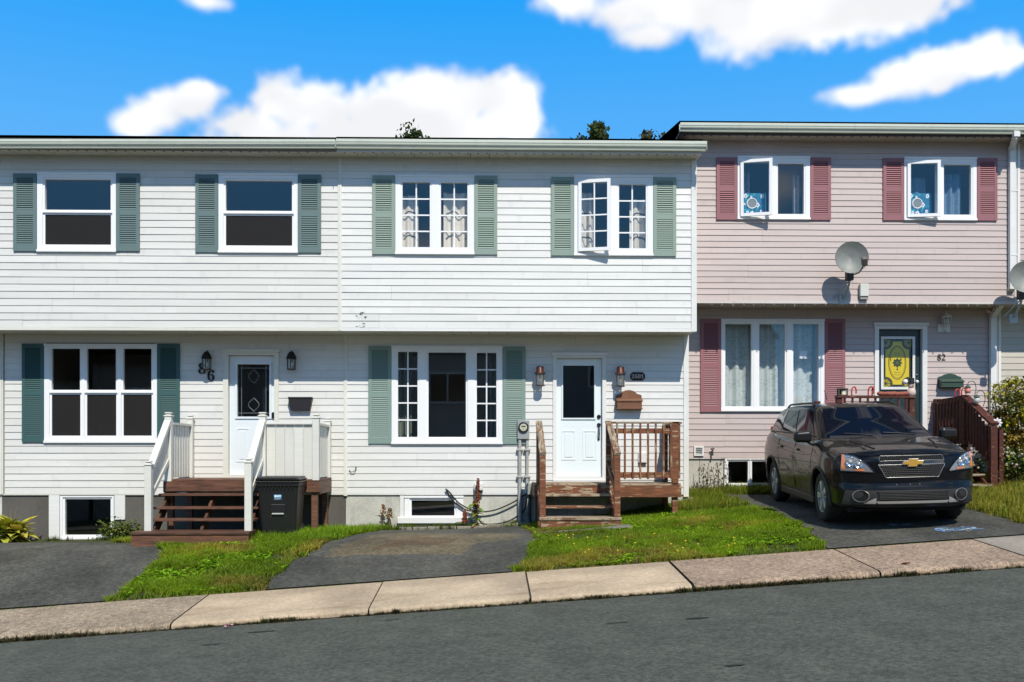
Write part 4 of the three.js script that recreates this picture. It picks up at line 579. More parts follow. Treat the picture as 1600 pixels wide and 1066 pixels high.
  for (const [py0, py1] of [[669.5, 677.5], [738, 747]]) { const a = P(1000, py1, zD).y, b = P(1000, py0, zD).y; mesh('cross_rail', beam(V(f0, (a + b) / 2, zD - 0.03), V(xr - 0.1, (a + b) / 2, zD - 0.03), 0.034, b - a), wornM[0], t); }
  for (let i = 0; i < 8; i++) { const x = P(964.5 + i * 12.1, 700, zD + 0.02).x; mesh('baluster', beam(V(x, P(1000, 749, zD).y, zD + 0.003), V(x, top - 0.032, zD + 0.003), 0.03, 0.03, V(0, 0, 1)), one(wornM), t); }
  post(t, xr - 0.09, yD, top + 0.0, zD - 0.03, 0.1, wornM[0], null); post(t, xr - 0.09, yD, top - 0.03, zW + 0.08, 0.09, wornM[1], null);
  for (let i = 0; i < 7; i++) { const z = mixn(zD - 0.02, zW + 0.16, i / 6); mesh('baluster', beam(V(xr - 0.024, P(1000, 748, zD).y, z), V(xr - 0.024, top - 0.035, z), 0.05, 0.028, V(1, 0, 0)), one(wornM), t); }
  for (const dy of [0.15, 0.82]) mesh('cross_rail', beam(V(xr - 0.06, top - dy, zW + 0.1), V(xr - 0.06, top - dy, zD - 0.08), 0.036, 0.085), wornM[1], t);
  mesh('side_rail', beam(V(xr - 0.03, top - 0.018, zW), V(xr - 0.03, top - 0.018, zD + 0.02), 0.09, 0.03), wornTread, t);
}
let railTop82, stair82;
{ // ---- house 82: reddish porch, half hidden by the car
  const zD = -0.45, zW = ZPL + 0.03, t = thing('porch', 'reddish brown timber porch and stairs behind the black car', 'porch');
  const xr = P(1510, 650, zD).x, xl = P(1306, 650, zD).x, sl = P(1424, 650, zD).x, top = P(1510, 619, zD).y, yD = top - 0.82, n = 9; railTop82 = { top, zD, xl, xr, sl, zW };
  for (let i = 0; i < n; i++) { const a = zW + i * (zD - zW) / n; mesh('deck_board', bx(xl, xr + 0.04, yD - 0.035, yD, a + 0.003, a + (zD - zW) / n - 0.003), redM, t); }
  mesh('rim_joist', beam(V(xl, yD - 0.125, zD + 0.02), V(xr + 0.04, yD - 0.125, zD + 0.02), 0.04, 0.18), redM, t);
  for (const [x, z] of [[xl + 0.06, zD - 0.05], [xr, zD - 0.05], [xl + 0.06, zW + 0.1], [xr, zW + 0.1]]) post(t, x, gy(x, z) - 0.05, yD - 0.036, z, 0.09, redM, null, 'leg');
  post(t, xr, yD, top - 0.02, zD, 0.13, redM, null); post(t, xr - 0.005, yD, P(1462, 624, zW).y, zW + 0.07, 0.1, redM, null); post(t, sl, yD, top - 0.03, zD, 0.09, redM, null); post(t, xl + 0.05, yD, top - 0.03, zD, 0.09, redM, null); post(t, xl + 0.05, yD, top - 0.03, zW + 0.07, 0.09, redM, null);
  mesh('top_rail', beam(V(xr, top - 0.05, zW + 0.12), V(xr, top - 0.03, zD - 0.065), 0.05, 0.09), redM, t); mesh('bottom_rail', beam(V(xr, yD + 0.14, zW + 0.12), V(xr, yD + 0.14, zD - 0.065), 0.04, 0.09), redM, t);
  for (let i = 0; i < 8; i++) { const z = mixn(zW + 0.18, zD - 0.13, i / 7); mesh('baluster', beam(V(xr - 0.034, yD + 0.02, z), V(xr - 0.034, top - 0.05, z), 0.07, 0.025, V(1, 0, 0)), redM, t); }
  mesh('top_rail', beam(V(xl, top - 0.018, zD), V(sl + 0.05, top - 0.018, zD), 0.13, 0.035), redM, t); mesh('bottom_rail', beam(V(xl, yD + 0.14, zD), V(sl, yD + 0.14, zD), 0.04, 0.09), redM, t);
  for (let i = 0; i < 9; i++) { const x = mixn(xl + 0.14, sl - 0.1, i / 8); mesh('baluster', beam(V(x, yD + 0.05, zD + 0.035), V(x, top - 0.04, zD + 0.035), 0.03, 0.03, V(0, 0, 1)), redM, t); }
  const zN = 0.42, nt = P(1547, 666, zN).y; stair82 = { x: xr, top, zD, zN, nt };
  const gN = gy(xr, zN); post(t, xr + 0.015, gN - 0.05, nt, zN, 0.11, redM, null, 'newel'); post(t, xr + 0.15, gN - 0.05, nt - 0.06, zN - 0.02, 0.07, redM, null, 'newel');
  mesh('stair_rail', beam(V(xr, top + 0.005, zD - 0.06), V(xr + 0.01, nt + 0.03, zN + 0.07), 0.14, 0.038), redM, t); mesh('stair_rail', beam(V(xr, top - 0.62, zD), V(xr, nt - 0.45, zN - 0.06), 0.04, 0.1), redM, t);
  for (let i = 0; i < 7; i++) { const f = (i + 0.5) / 7, z = mixn(zD + 0.08, zN - 0.06, f), y = mixn(top - 0.03, nt - 0.02, f); mesh('baluster', beam(V(xr - 0.034, y - 0.7 + f * 0.15, z), V(xr - 0.034, y, z), 0.07, 0.024, V(1, 0, 0)), redM, t); }
  const ys = [0.83, 0.66, 0.49, 0.32, 0.15]; let z = zD + 0.04; const gs = gy(xr - 0.4, 0.6), rise = (yD - gs) / 5;
  for (let i = 0; i < 4; i++) { mesh('tread', uvm(rbx(sl + 0.02, xr - 0.06, yD - rise * (i + 1) - 0.036, yD - rise * (i + 1), z, z + 0.27, 0.005, 1)), wornTread, t); z += 0.24; }
  for (const x of [sl + 0.06, xr - 0.1]) mesh('stringer', beam(V(x, yD - 0.2, zD + 0.04), V(x, gs + 0.02, z), 0.04, 0.16), redM, t);
}
// ================================================================= wheeled bin
{
  const c = P(439, 838, 1.02), y0 = gy(c.x, 1.02), t = thing('wheeled_bin', 'black plastic wheeled bin with a blue sticker by the white railings', 'bin', [c.x, y0, 0.96]);
  const pl = M(lin(0.008, 0.008, 0.009), 0.42, { bumpMap: bumpGrain, bumpScale: 0.0006 }), w0 = 0.25, w1 = 0.305, h = 0.86;
  const taper = (g) => { const p = g.attributes.position; for (let i = 0; i < p.count; i++) { const f = clamp(p.getY(i) / h), k = mixn(w0, w1, f) / 0.3; p.setX(i, p.getX(i) * k); p.setZ(i, p.getZ(i) * mixn(0.86, 1.05, f)); } g.computeVertexNormals(); return g; };
  const body = new RoundedBoxGeometry(0.6, h, 0.6, 4, 0.045); body.translate(0, h / 2 + 0.01, 0); mesh('body', taper(body), pl, t);
  mesh('rim', [rbx(-0.315, 0.315, h - 0.09, h - 0.015, -0.31, 0.325, 0.02), rbx(-0.33, 0.33, h - 0.03, h, -0.315, 0.34, 0.012)], pl, t);
  const lid = rbx(-0.325, 0.325, h + 0.002, h + 0.06, -0.34, 0.35, 0.025, 3); { const p = lid.attributes.position; for (let i = 0; i < p.count; i++) if (p.getY(i) > h + 0.03) { p.setX(i, p.getX(i) * 0.93); p.setY(i, p.getY(i) + 0.03 * (1 - Math.abs(p.getX(i)) / 0.33)); } lid.computeVertexNormals(); } mesh('lid', lid, pl, t);
  const ribs = []; for (let i = 0; i < 9; i++) ribs.push(bx(-0.22 + i * 0.055 - 0.006, -0.22 + i * 0.055 + 0.006, h - 0.11, h - 0.005, 0.3, 0.345)); mesh('rib', ribs, pl, t);
  mesh('grab_bar', [rbx(-0.09, 0.09, 0.36, 0.385, 0.27, 0.315, 0.01)], M(lin(0.4, 0.4, 0.38), 0.4), t); mesh('grab_recess', [rbx(-0.11, 0.11, 0.39, 0.52, 0.255, 0.298, 0.015), rbx(-0.125, -0.1, 0.02, 0.34, 0.245, 0.285, 0.01), rbx(0.1, 0.125, 0.02, 0.34, 0.245, 0.285, 0.01)], pl, t);
  const st = canvasTex(96, 64, (x) => { x.fillStyle = '#33485e'; x.fillRect(0, 0, 96, 64); x.fillStyle = '#5fa8dc'; x.fillRect(6, 6, 84, 30); x.fillStyle = '#e8f0f5'; x.fillRect(12, 10, 18, 22); x.fillRect(36, 10, 8, 22); x.fillRect(50, 10, 10, 22); x.fillRect(66, 10, 18, 8); x.fillRect(71, 14, 8, 18); x.fillStyle = '#9ab'; x.fillRect(10, 44, 76, 5); x.fillRect(10, 53, 60, 4); });
  const sg = new THREE.PlaneGeometry(0.12, 0.085); sg.rotateX(0.06); sg.translate(0, 0.62, 0.302); mesh('sticker', sg, M(0xffffff, 0.5, { map: st }), t);
  for (const s of [-1, 1]) { const g = new THREE.CylinderGeometry(0.1, 0.1, 0.05, 20); g.rotateZ(Math.PI / 2); g.translate(s * 0.24, 0.1, -0.29); mesh('wheel', g, rubber, t); }
  mesh('handle', tube([[-0.25, h - 0.04, -0.32], [-0.24, h, -0.4], [0.24, h, -0.4], [0.25, h - 0.04, -0.32]], 0.016, 20, 8), pl, t);
}
// ================================================================= lamps, letter boxes, numbers, meter
function lathe(pts, n = 20) { return new THREE.LatheGeometry(pts.map(([a, b]) => new THREE.Vector2(a, b)), n); }
const copper = M(lin(0.14, 0.045, 0.03), 0.45, { metalness: 0.3, map: texConcrete }), amberGlass = PM(lin(0.85, 0.85, 0.82), 0.05, { transmission: 0.9, thickness: 0, ior: 1.5 });
const font = await new FontLoader().loadAsync('fonts/droid/droid_serif_bold.typeface.json'), fontSans = await new FontLoader().loadAsync('fonts/droid/droid_sans_regular.typeface.json');
function digits(s, size, depth, f = font) { const g = new TextGeometry(s, { font: f, size, depth, curveSegments: 6, bevelEnabled: false }); g.computeBoundingBox(); const b = g.boundingBox; g.translate(-(b.min.x + b.max.x) / 2, -(b.min.y + b.max.y) / 2, 0); return g; }
function coachLamp(name, label, px, py0, py1, z, kind) {       // a wall lantern: back plate, arm, glazed cage, roof
  const a = P(px, py0, z), b = P(px, py1, z), H = a.y - b.y, cx = 0, t = thing(name, label, 'wall lamp', [a.x, b.y, z], 'wall lamps by the doors'), m = kind === 'white' ? whiteTrim : kind === 'copper' ? copper : blackMetal, w = H * (kind === 'black' ? 0.22 : 0.2), zc = kind === 'copper' ? 0.16 : 0.13;
  mesh('back_plate', rbx(-w * 1.35, w * 1.35, H * 0.1, H * (kind === 'white' ? 0.45 : 0.98), 0.012, 0.03, 0.006), kind === 'black' ? creamTrim : kind === 'copper' ? whiteTrim : m, t);
  mesh('arm', kind === 'white' ? tube([[0, H * 0.2, 0.02], [0, H * 0.12, 0.09], [0, H * 0.3, zc]], 0.013, 12, 8) : tube([[0, H * 0.86, 0.02], [0, H * 0.97, zc * 0.6], [0, H * 0.9, zc]], 0.014, 12, 8), m, t);
  const y0 = kind === 'white' ? H * 0.36 : H * 0.06, y1 = kind === 'white' ? H * 0.72 : H * 0.6, r0 = kind === 'white' ? w * 0.62 : w * 0.92, r1 = w * 1.02, cage = [];
  for (let k = 0; k < 6; k++) { const q = k / 6 * Math.PI * 2 + 0.5; cage.push(cyl(V(Math.cos(q) * r0, y0, zc + Math.sin(q) * r0), V(Math.cos(q) * r1, y1, zc + Math.sin(q) * r1), 0.006, 0.006, 6)); }
  for (const [y, r] of [[y0, r0], [y1, r1]]) { const g = new THREE.TorusGeometry(r, 0.009, 6, 24); g.rotateX(Math.PI / 2); g.translate(0, y, zc); cage.push(g); } mesh('cage', cage, kind === 'copper' ? M(lin(0.1, 0.09, 0.085), 0.5, { metalness: 0.4 }) : m, t);
  const gl = new THREE.CylinderGeometry(r1 * 0.93, r0 * 0.93, y1 - y0, 20, 1, true); gl.translate(0, (y0 + y1) / 2, zc); mesh('glass_shade', gl, amberGlass, t).castShadow = false;
  mesh('base', lathe([[0.002, y0 - 0.02], [r0, y0 - 0.01], [r0 * 1.1, y0 + 0.004], [0.002, y0 + 0.005]]).translate(0, 0, zc), m, t);
  mesh('cap', kind === 'white' ? lathe([[r1 * 1.15, y1], [r1 * 1.1, y1 + 0.012], [r1 * 0.4, y1 + H * 0.14], [0.008, y1 + H * 0.17], [0.014, y1 + H * 0.2], [0.002, y1 + H * 0.27]]).translate(0, 0, zc) : kind === 'copper' ? lathe([[r1 * 1.3, y1], [r1 * 1.28, y1 + 0.014], [r1 * 0.86, y1 + H * 0.1], [r1 * 0.84, y1 + H * 0.33], [0.002, y1 + H * 0.36]]).translate(0, 0, zc) : lathe([[r1 * 1.2, y1], [r1 * 1.15, y1 + 0.012], [r1 * 0.95, y1 + H * 0.16], [r1 * 0.5, y1 + H * 0.32], [0.002, y1 + H * 0.37]]).translate(0, 0, zc), m, t);
  mesh('bulb', lathe([[0.012, y0 + 0.005], [0.012, y0 + 0.04], [0.026, y0 + 0.08], [0.016, y0 + 0.11], [0.002, y0 + 0.115]]).translate(0, 0, zc), M(lin(0.75, 0.74, 0.7), 0.4), t);
  return t;
}
coachLamp('wall_lamp', 'black wall lantern above the metal house number 86', 326, 549, 580, ZL, 'black');
coachLamp('wall_lamp', 'black wall lantern above the dark letter box', 457.5, 549, 580, ZL, 'black');
coachLamp('wall_lamp', 'copper-topped wall lantern next to the green shutter and electric meter', 843, 572, 605, ZL, 'copper');
coachLamp('wall_lamp', 'copper-topped wall lantern next to the number plaque', 967.5, 572.5, 606, ZL, 'copper');
coachLamp('wall_lamp', 'white wall lantern by the yellow-glass door', 1474, 487, 523, ZPL, 'white');
{
  for (const [c, px, py, lab] of [['8', 316, 576, 'black metal digit 8 beside the wall lantern'], ['6', 330, 587, 'black metal digit 6 under the wall lantern']]) { const p = P(px, py, ZL), o = mesh('house_number', digits(c, 0.175, 0.012), blackMetal); o.position.set(p.x, p.y, ZL + 0.018); tag(o, lab, 'house number'); }
  const p = P(1470.5, 558.5, ZPL), o = mesh('house_number', digits('82', 0.105, 0.008, fontSans), blackMetal); o.position.set(p.x, p.y, ZPL + 0.018); tag(o, 'small black digits 82 on the pink siding', 'house number');
  const q = P(996, 588.3, ZL), t = thing('number_plaque', 'dark eight-sided number plaque beside the copper lantern', 'plaque', [q.x, q.y, ZL + 0.012]), w = 0.126, h = 0.07, c = 0.04;
  const oct = (w, h, c) => { const s = new THREE.Shape(); s.moveTo(-w + c, -h); s.lineTo(w - c, -h); s.lineTo(w, -h + c); s.lineTo(w, h - c); s.lineTo(w - c, h); s.lineTo(-w + c, h); s.lineTo(-w, h - c); s.lineTo(-w, -h + c); s.closePath(); return s; };
  mesh('plaque_rim', new THREE.ExtrudeGeometry(oct(w, h, c), { depth: 0.012, bevelEnabled: false }), copper, t); const f = new THREE.ExtrudeGeometry(oct(w - 0.012, h - 0.012, c - 0.004), { depth: 0.004, bevelEnabled: false }); f.translate(0, 0, 0.0122); mesh('plaque_face', f, M(lin(0.015, 0.01, 0.01), 0.4), t);
  const n = digits('2601', 0.068, 0.004); n.translate(0, 0, 0.0165); mesh('digits', n, M(lin(0.62, 0.5, 0.45), 0.5), t);
}
function letterBox(label, r, z, m, kind) {
  const w = (r.x1 - r.x0) / 2, h = r.y1 - r.y0, t = thing('letter_box', label, 'letter box', [(r.x0 + r.x1) / 2, r.y0, z]);
  if (kind === 'wedge') { const s = new THREE.Shape(); s.moveTo(0.012, 0); s.lineTo(0.1, 0.01); s.lineTo(0.13, h * 0.86); s.lineTo(0.012, h * 0.9); s.closePath(); const g = new THREE.ExtrudeGeometry(s, { depth: 1, bevelEnabled: false }); g.rotateY(-Math.PI / 2); const p = g.attributes.position; for (let i = 0; i < p.count; i++) { const k = mixn(0.8, 1, p.getY(i) / h); p.setX(i, (-p.getX(i) - 0.5) * 2 * w * k * -1); } g.computeVertexNormals(); mesh('box', g, m, t); mesh('lid', rbx(-w, w, h * 0.88, h, 0.012, 0.14, 0.008), m, t); return; }
  const arch = new THREE.Shape(); const k = kind === 'ornate' ? 1 : 0.6;
  arch.moveTo(-w, 0); arch.lineTo(w, 0); arch.lineTo(w, h * 0.66); arch.bezierCurveTo(w, h * 0.82, w * 0.62, h * 0.74, w * 0.56, h * 0.86); arch.bezierCurveTo(w * 0.3, h * (0.9 + 0.14 * k), -w * 0.3, h * (0.9 + 0.14 * k), -w * 0.56, h * 0.86); arch.bezierCurveTo(-w * 0.62, h * 0.74, -w, h * 0.82, -w, h * 0.66); arch.closePath();
  const bg = new THREE.ExtrudeGeometry(arch, { depth: 0.012, bevelEnabled: true, bevelSize: 0.004, bevelThickness: 0.004, bevelSegments: 2 }); bg.translate(0, 0, 0.016); mesh('back_plate', bg, m, t);
  mesh('box', rbx(-w * 0.96, w * 0.96, h * 0.03, h * 0.52, 0.03, 0.15, 0.012, 3), m, t);
  const lid = rbx(-w * 1.02, w * 1.02, h * 0.52, h * 0.62, 0.03, 0.165, 0.01, 3); { const p = lid.attributes.position; for (let i = 0; i < p.count; i++) p.setY(i, p.getY(i) - (p.getZ(i) - 0.03) * 0.35); lid.computeVertexNormals(); } mesh('lid', lid, m, t); mesh('base_lip', rbx(-w * 1.01, w * 1.01, 0, h * 0.06, 0.028, 0.155, 0.006), m, t);
}
letterBox('dark grey tapered letter box under the black wall lantern', rL(452, 621, 489.5, 642), ZL, M(lin(0.025, 0.022, 0.028), 0.5), 'wedge');
letterBox('brown ornate arched letter box above the weathered porch rail', rL(962, 610, 1002, 640), ZL, M(lin(0.27, 0.115, 0.06), 0.6, { map: texFound }), 'ornate');
letterBox('dark green arched letter box on the pink siding', pL(1465, 583.5, 1501, 606), ZPL, M(lin(0.028, 0.06, 0.045), 0.45), 'plain');
{ // electric meter with its two conduits
  const p = P(817.5, 668, ZL), y0 = p.y, t = thing('electric_meter', 'round electric meter on grey conduits beside the weathered porch', 'electric meter', [p.x, 0, ZL]);
  mesh('meter_box', rbx(-0.1, 0.1, y0 - 0.2, y0 + 0.115, 0.017, 0.1, 0.01), M(lin(0.3, 0.31, 0.32), 0.5), t);
  mesh('meter_ring', lathe([[0.06, 0], [0.086, 0], [0.086, 0.03], [0.075, 0.04], [0.06, 0.03]], 28).rotateX(Math.PI / 2).translate(0, y0, 0.1), blackMetal, t);
  mesh('dial', cyl(V(0, y0, 0.1), V(0, y0, 0.128), 0.07, 0.066, 24), M(lin(0.55, 0.55, 0.4), 0.5), t); mesh('register', [bx(-0.035, 0.035, y0 + 0.004, y0 + 0.024, 0.1285, 0.1305), bx(-0.012, 0.012, y0 - 0.032, y0 - 0.024, 0.1285, 0.13)], black, t);
  mesh('meter_glass', lathe([[0.073, 0], [0.072, 0.04], [0.05, 0.062], [0.002, 0.068]], 24).rotateX(Math.PI / 2).translate(0, y0, 0.1), glass, t).castShadow = false;
  const c0 = P(812, 700, ZL).x - p.x, c1 = P(823.5, 700, ZL).x - p.x, yA = P(812, 830, ZL).y, yB = P(823, 762, ZL).y;
  mesh('conduit', [cyl(V(c0, yA, 0.055), V(c0, y0 - 0.19, 0.055), 0.028, 0.028, 14), cyl(V(c0, yA, 0.055), V(c0, yA + 0.6, 0.055), 0.036, 0.036, 14)], galv, t); mesh('conduit', cyl(V(c1, yB, 0.05), V(c1, y0 - 0.19, 0.05), 0.026, 0.026, 14), galv, t);
  for (const py of [703, 745]) for (const c of [c0, c1]) { const y = P(817, py, ZL).y; mesh('conduit_clamp', rbx(c - 0.055, c + 0.055, y - 0.016, y + 0.016, 0.02, 0.09, 0.008), galv, t); }
  mesh('junction_box', rbx(c1 - 0.01, c1 + 0.09, yB - 0.12, yB + 0.08, 0.016, 0.12, 0.015), M(lin(0.3, 0.31, 0.27), 0.5), t); mesh('post_stub', bx(c1 - 0.06, c1 + 0.02, P(823, 832, ZL).y, yB - 0.12, 0.016, 0.06), M(lin(0.45, 0.42, 0.38), 0.8, { map: texWood }), t);
}
{ // cables slung along the foundation
  const w = (px, py, z = 0.06) => { const p = P(px, py, ZL + z); return p; };
  tag(mesh('black_cable', tube([w(824, 771), w(800, 786), w(770, 798), w(745, 799), w(718, 787), w(701, 768), w(696, 764)], 0.013, 40, 6), black), 'black cable slung across the foundation below the siding', 'cable');
  tag(mesh('black_cable', tube([w(823, 776), w(820, 795), w(800, 812), w(775, 819), w(752, 817), w(742, 800), w(728, 797), w(710, 785), w(697, 766)], 0.014, 44, 6), black), 'black cable drooping down to the weeds by the basement window', 'cable');
  tag(mesh('black_cable', tube([w(826, 765), w(829, 782), w(828, 806), w(832, 824)], 0.013, 20, 6), black), 'short black cable running down beside the conduit', 'cable');
  const v = P(748, 763, ZL), t = thing('dryer_vent', 'white dryer vent hood over the basement window', 'vent', [v.x, v.y, ZL]); mesh('hood', rbx(-0.075, 0.075, -0.04, 0.09, 0.015, 0.12, 0.02), whiteTrim, t); mesh('flap', rbx(-0.062, 0.062, -0.11, -0.041, 0.015, 0.07, 0.008), M(lin(0.15, 0.15, 0.16), 0.5), t);
  const u = P(1091.5, 705, ZPL), s = thing('wall_vent', 'square white louvred vent on the pink siding', 'vent', [u.x, u.y, ZPL]); mesh('vent_frame', plate({ x0: -0.085, x1: 0.085, y0: -0.085, y1: 0.085 }, [{ x0: -0.06, x1: 0.06, y0: -0.06, y1: 0.06 }], 0.012, 0.045), whiteTrim, s); for (let i = 0; i < 4; i++) { const g = new THREE.BoxGeometry(0.12, 0.026, 0.006); g.rotateX(0.7); g.translate(0, -0.045 + i * 0.03, 0.03); mesh('louvre', g, whiteTrim, s); } mesh('vent_duct', bx(-0.06, 0.06, -0.06, 0.06, 0.0175, 0.019), gapMat, s);
  const f = P(1112, 706, ZPL), ft = thing('hose_tap', 'dark outdoor tap on the pink siding', 'tap', [f.x, f.y, ZPL]); mesh('tap_body', [cyl(V(0, 0, 0.01), V(0, 0, 0.09), 0.016), cyl(V(0, -0.07, 0.085), V(0, 0.03, 0.075), 0.016)], M(lin(0.08, 0.06, 0.05), 0.5, { metalness: 0.4 }), ft); mesh('tap_wheel', new THREE.TorusGeometry(0.03, 0.008, 6, 16).rotateX(1.2).translate(0, 0.05, 0.075), M(lin(0.1, 0.05, 0.04), 0.5), ft);
  const so = P(1003.5, 716, ZL), st = thing('outlet_cover', 'white outdoor socket cover behind the weathered balusters', 'socket', [so.x, so.y, ZL]); mesh('cover', rbx(-0.07, 0.07, -0.08, 0.1, 0.012, 0.05, 0.012), whiteTrim, st); mesh('cover_foot', bx(-0.065, 0.065, -0.095, -0.081, 0.012, 0.06), black, st);
  const hk = thing('cable_hook', 'small dark hook hanging by the seam between the white houses', 'hook', [0, 0, 0]); const k0 = P(546, 735, ZL + 0.03); mesh('hook_wire', tube([[k0.x - 0.01, k0.y, ZL + 0.02], [k0.x + 0.03, k0.y - 0.03, ZL + 0.04], [k0.x + 0.09, k0.y - 0.01, ZL + 0.05], [k0.x + 0.11, k0.y + 0.04, ZL + 0.04]], 0.006, 14, 5), blackMetal, hk); mesh('hook_tip', new THREE.SphereGeometry(0.013, 8, 6).translate(k0.x + 0.11, k0.y + 0.045, ZL + 0.04), blackMetal, hk);
}
// ================================================================= satellite dishes
function dish(label, px, py, rad, arm, z) {
  const c = P(px, py, z + 0.4), t = thing('satellite_dish', label, 'satellite dish', [c.x, c.y, z + 0.4], 'satellite dishes'), dm = M(lin(0.30, 0.32, 0.32), 0.5, { map: texFound });
  const g = lathe([[0.002, 0], [rad * 0.4, 0.012], [rad * 0.75, 0.045], [rad, 0.085], [rad + 0.006, 0.083], [rad * 0.75, 0.036], [rad * 0.4, 0.002], [0.002, -0.01]], 48); g.rotateX(Math.PI / 2); g.rotateX(-0.04); g.rotateY(-0.2); mesh('reflector', g, dm, t);
  mesh('feed_arm', tube([[0.06, -rad * 1.0, -0.02], [0.09, -rad * 0.95, 0.16], [0.1, -rad * 0.5, 0.34]], 0.013, 14, 8), M(lin(0.2, 0.2, 0.19), 0.5), t);
  mesh('receiver', rbx(-0.045, 0.045, -0.075, 0.075, -0.05, 0.05, 0.02, 3).rotateZ(0.25).rotateX(0.6).translate(0.1, -rad * 0.42, 0.34), M(lin(0.13, 0.125, 0.11), 0.5), t);
  mesh('bracket', [cyl(V(0, -0.02, -0.02), V(0.05, -0.22, -0.2), 0.03, 0.03, 10), rbx(-0.02, 0.1, -0.34, -0.12, -0.26, -0.13, 0.02)], M(lin(0.05, 0.05, 0.045), 0.6), t);
  mesh('mast', tube([[0.045, -0.26, -0.2], [0.04, -0.4, -0.22], [0.0, -0.62, -0.36]], 0.022, 16, 8), galv, t); mesh('mast_foot', rbx(-0.08, 0.07, -0.72, -0.56, -0.388, -0.36, 0.008), galv, t);
  mesh('stay', cyl(V(0.045, -0.34, -0.24), V(-0.18, -0.62, -0.385), 0.012, 0.012, 8), galv, t);
  return t;
}
dish('grey satellite dish above the pink house front window and door', 1330, 404, 0.265, 1, ZP); dish('grey satellite dish by the rain pipe at the mauve siding', 1602, 434, 0.265, 1, ZP);
{ const p = P(1348, 454.5, ZP), t = thing('cable_box', 'white cable box mounted next to the satellite dish', 'cable box', [p.x, p.y, ZP]); mesh('box', rbx(-0.075, 0.075, -0.11, 0.11, 0.014, 0.1, 0.012), M(lin(0.6, 0.61, 0.58), 0.5), t); mesh('latch', bx(0.0755, 0.088, -0.02, 0.01, 0.03, 0.06), black, t); mesh('base', rbx(-0.07, 0.07, -0.16, -0.111, 0.014, 0.08, 0.008), M(lin(0.3, 0.29, 0.27), 0.6), t); }
{ // string of small lights clipped under the overhang of 82
  const x0 = XC + 0.3, x1 = XD - 0.15, y = yMidP - 0.03, t = thing('string_lights', 'string of small unlit bulbs clipped under the pink overhang', 'string lights'), pts = [], wm = M(lin(0.25, 0.26, 0.24), 0.6), bm = M(lin(0.16, 0.14, 0.12), 0.4), n = 30, r = rng(4);
  for (let i = 0; i <= n; i++) { const x = mixn(x0, x1, i / n); pts.push(V(x, y - (i % 2) * 0.012, ZP + 0.01)); if (i && i < n) { const g = lathe([[0.002, 0], [0.008, -0.006], [0.008, -0.02], [0.011, -0.03], [0.002, -0.06]], 8); g.rotateX((r() - 0.5) * 0.7); g.rotateZ((r() - 0.5) * 0.9); g.translate(x, y - (i % 2) * 0.012, ZP + 0.012); mesh('bulb', g, bm, t); } } mesh('wire', tube(pts, 0.004, 90, 5), wm, t);
  const b = P(1545, 487, ZP - 0.3), o = thing('fairy_light', 'small pink ornament hanging by the rain pipe bend', 'ornament', [b.x, b.y, ZP - 0.3]); mesh('ornament_body', [lathe([[0.002, -0.03], [0.03, -0.015], [0.026, 0.012], [0.002, 0.025]], 10).rotateZ(1.1), new THREE.SphereGeometry(0.016, 8, 6).translate(-0.03, 0.025, 0)], M(lin(0.7, 0.35, 0.3), 0.4), o); mesh('ornament_stem', tube([[0.02, 0, 0], [0.08, 0.0, 0], [0.12, 0.03, 0], [0.13, 0.14, -0.03]], 0.005, 10, 5), wm, o);
}
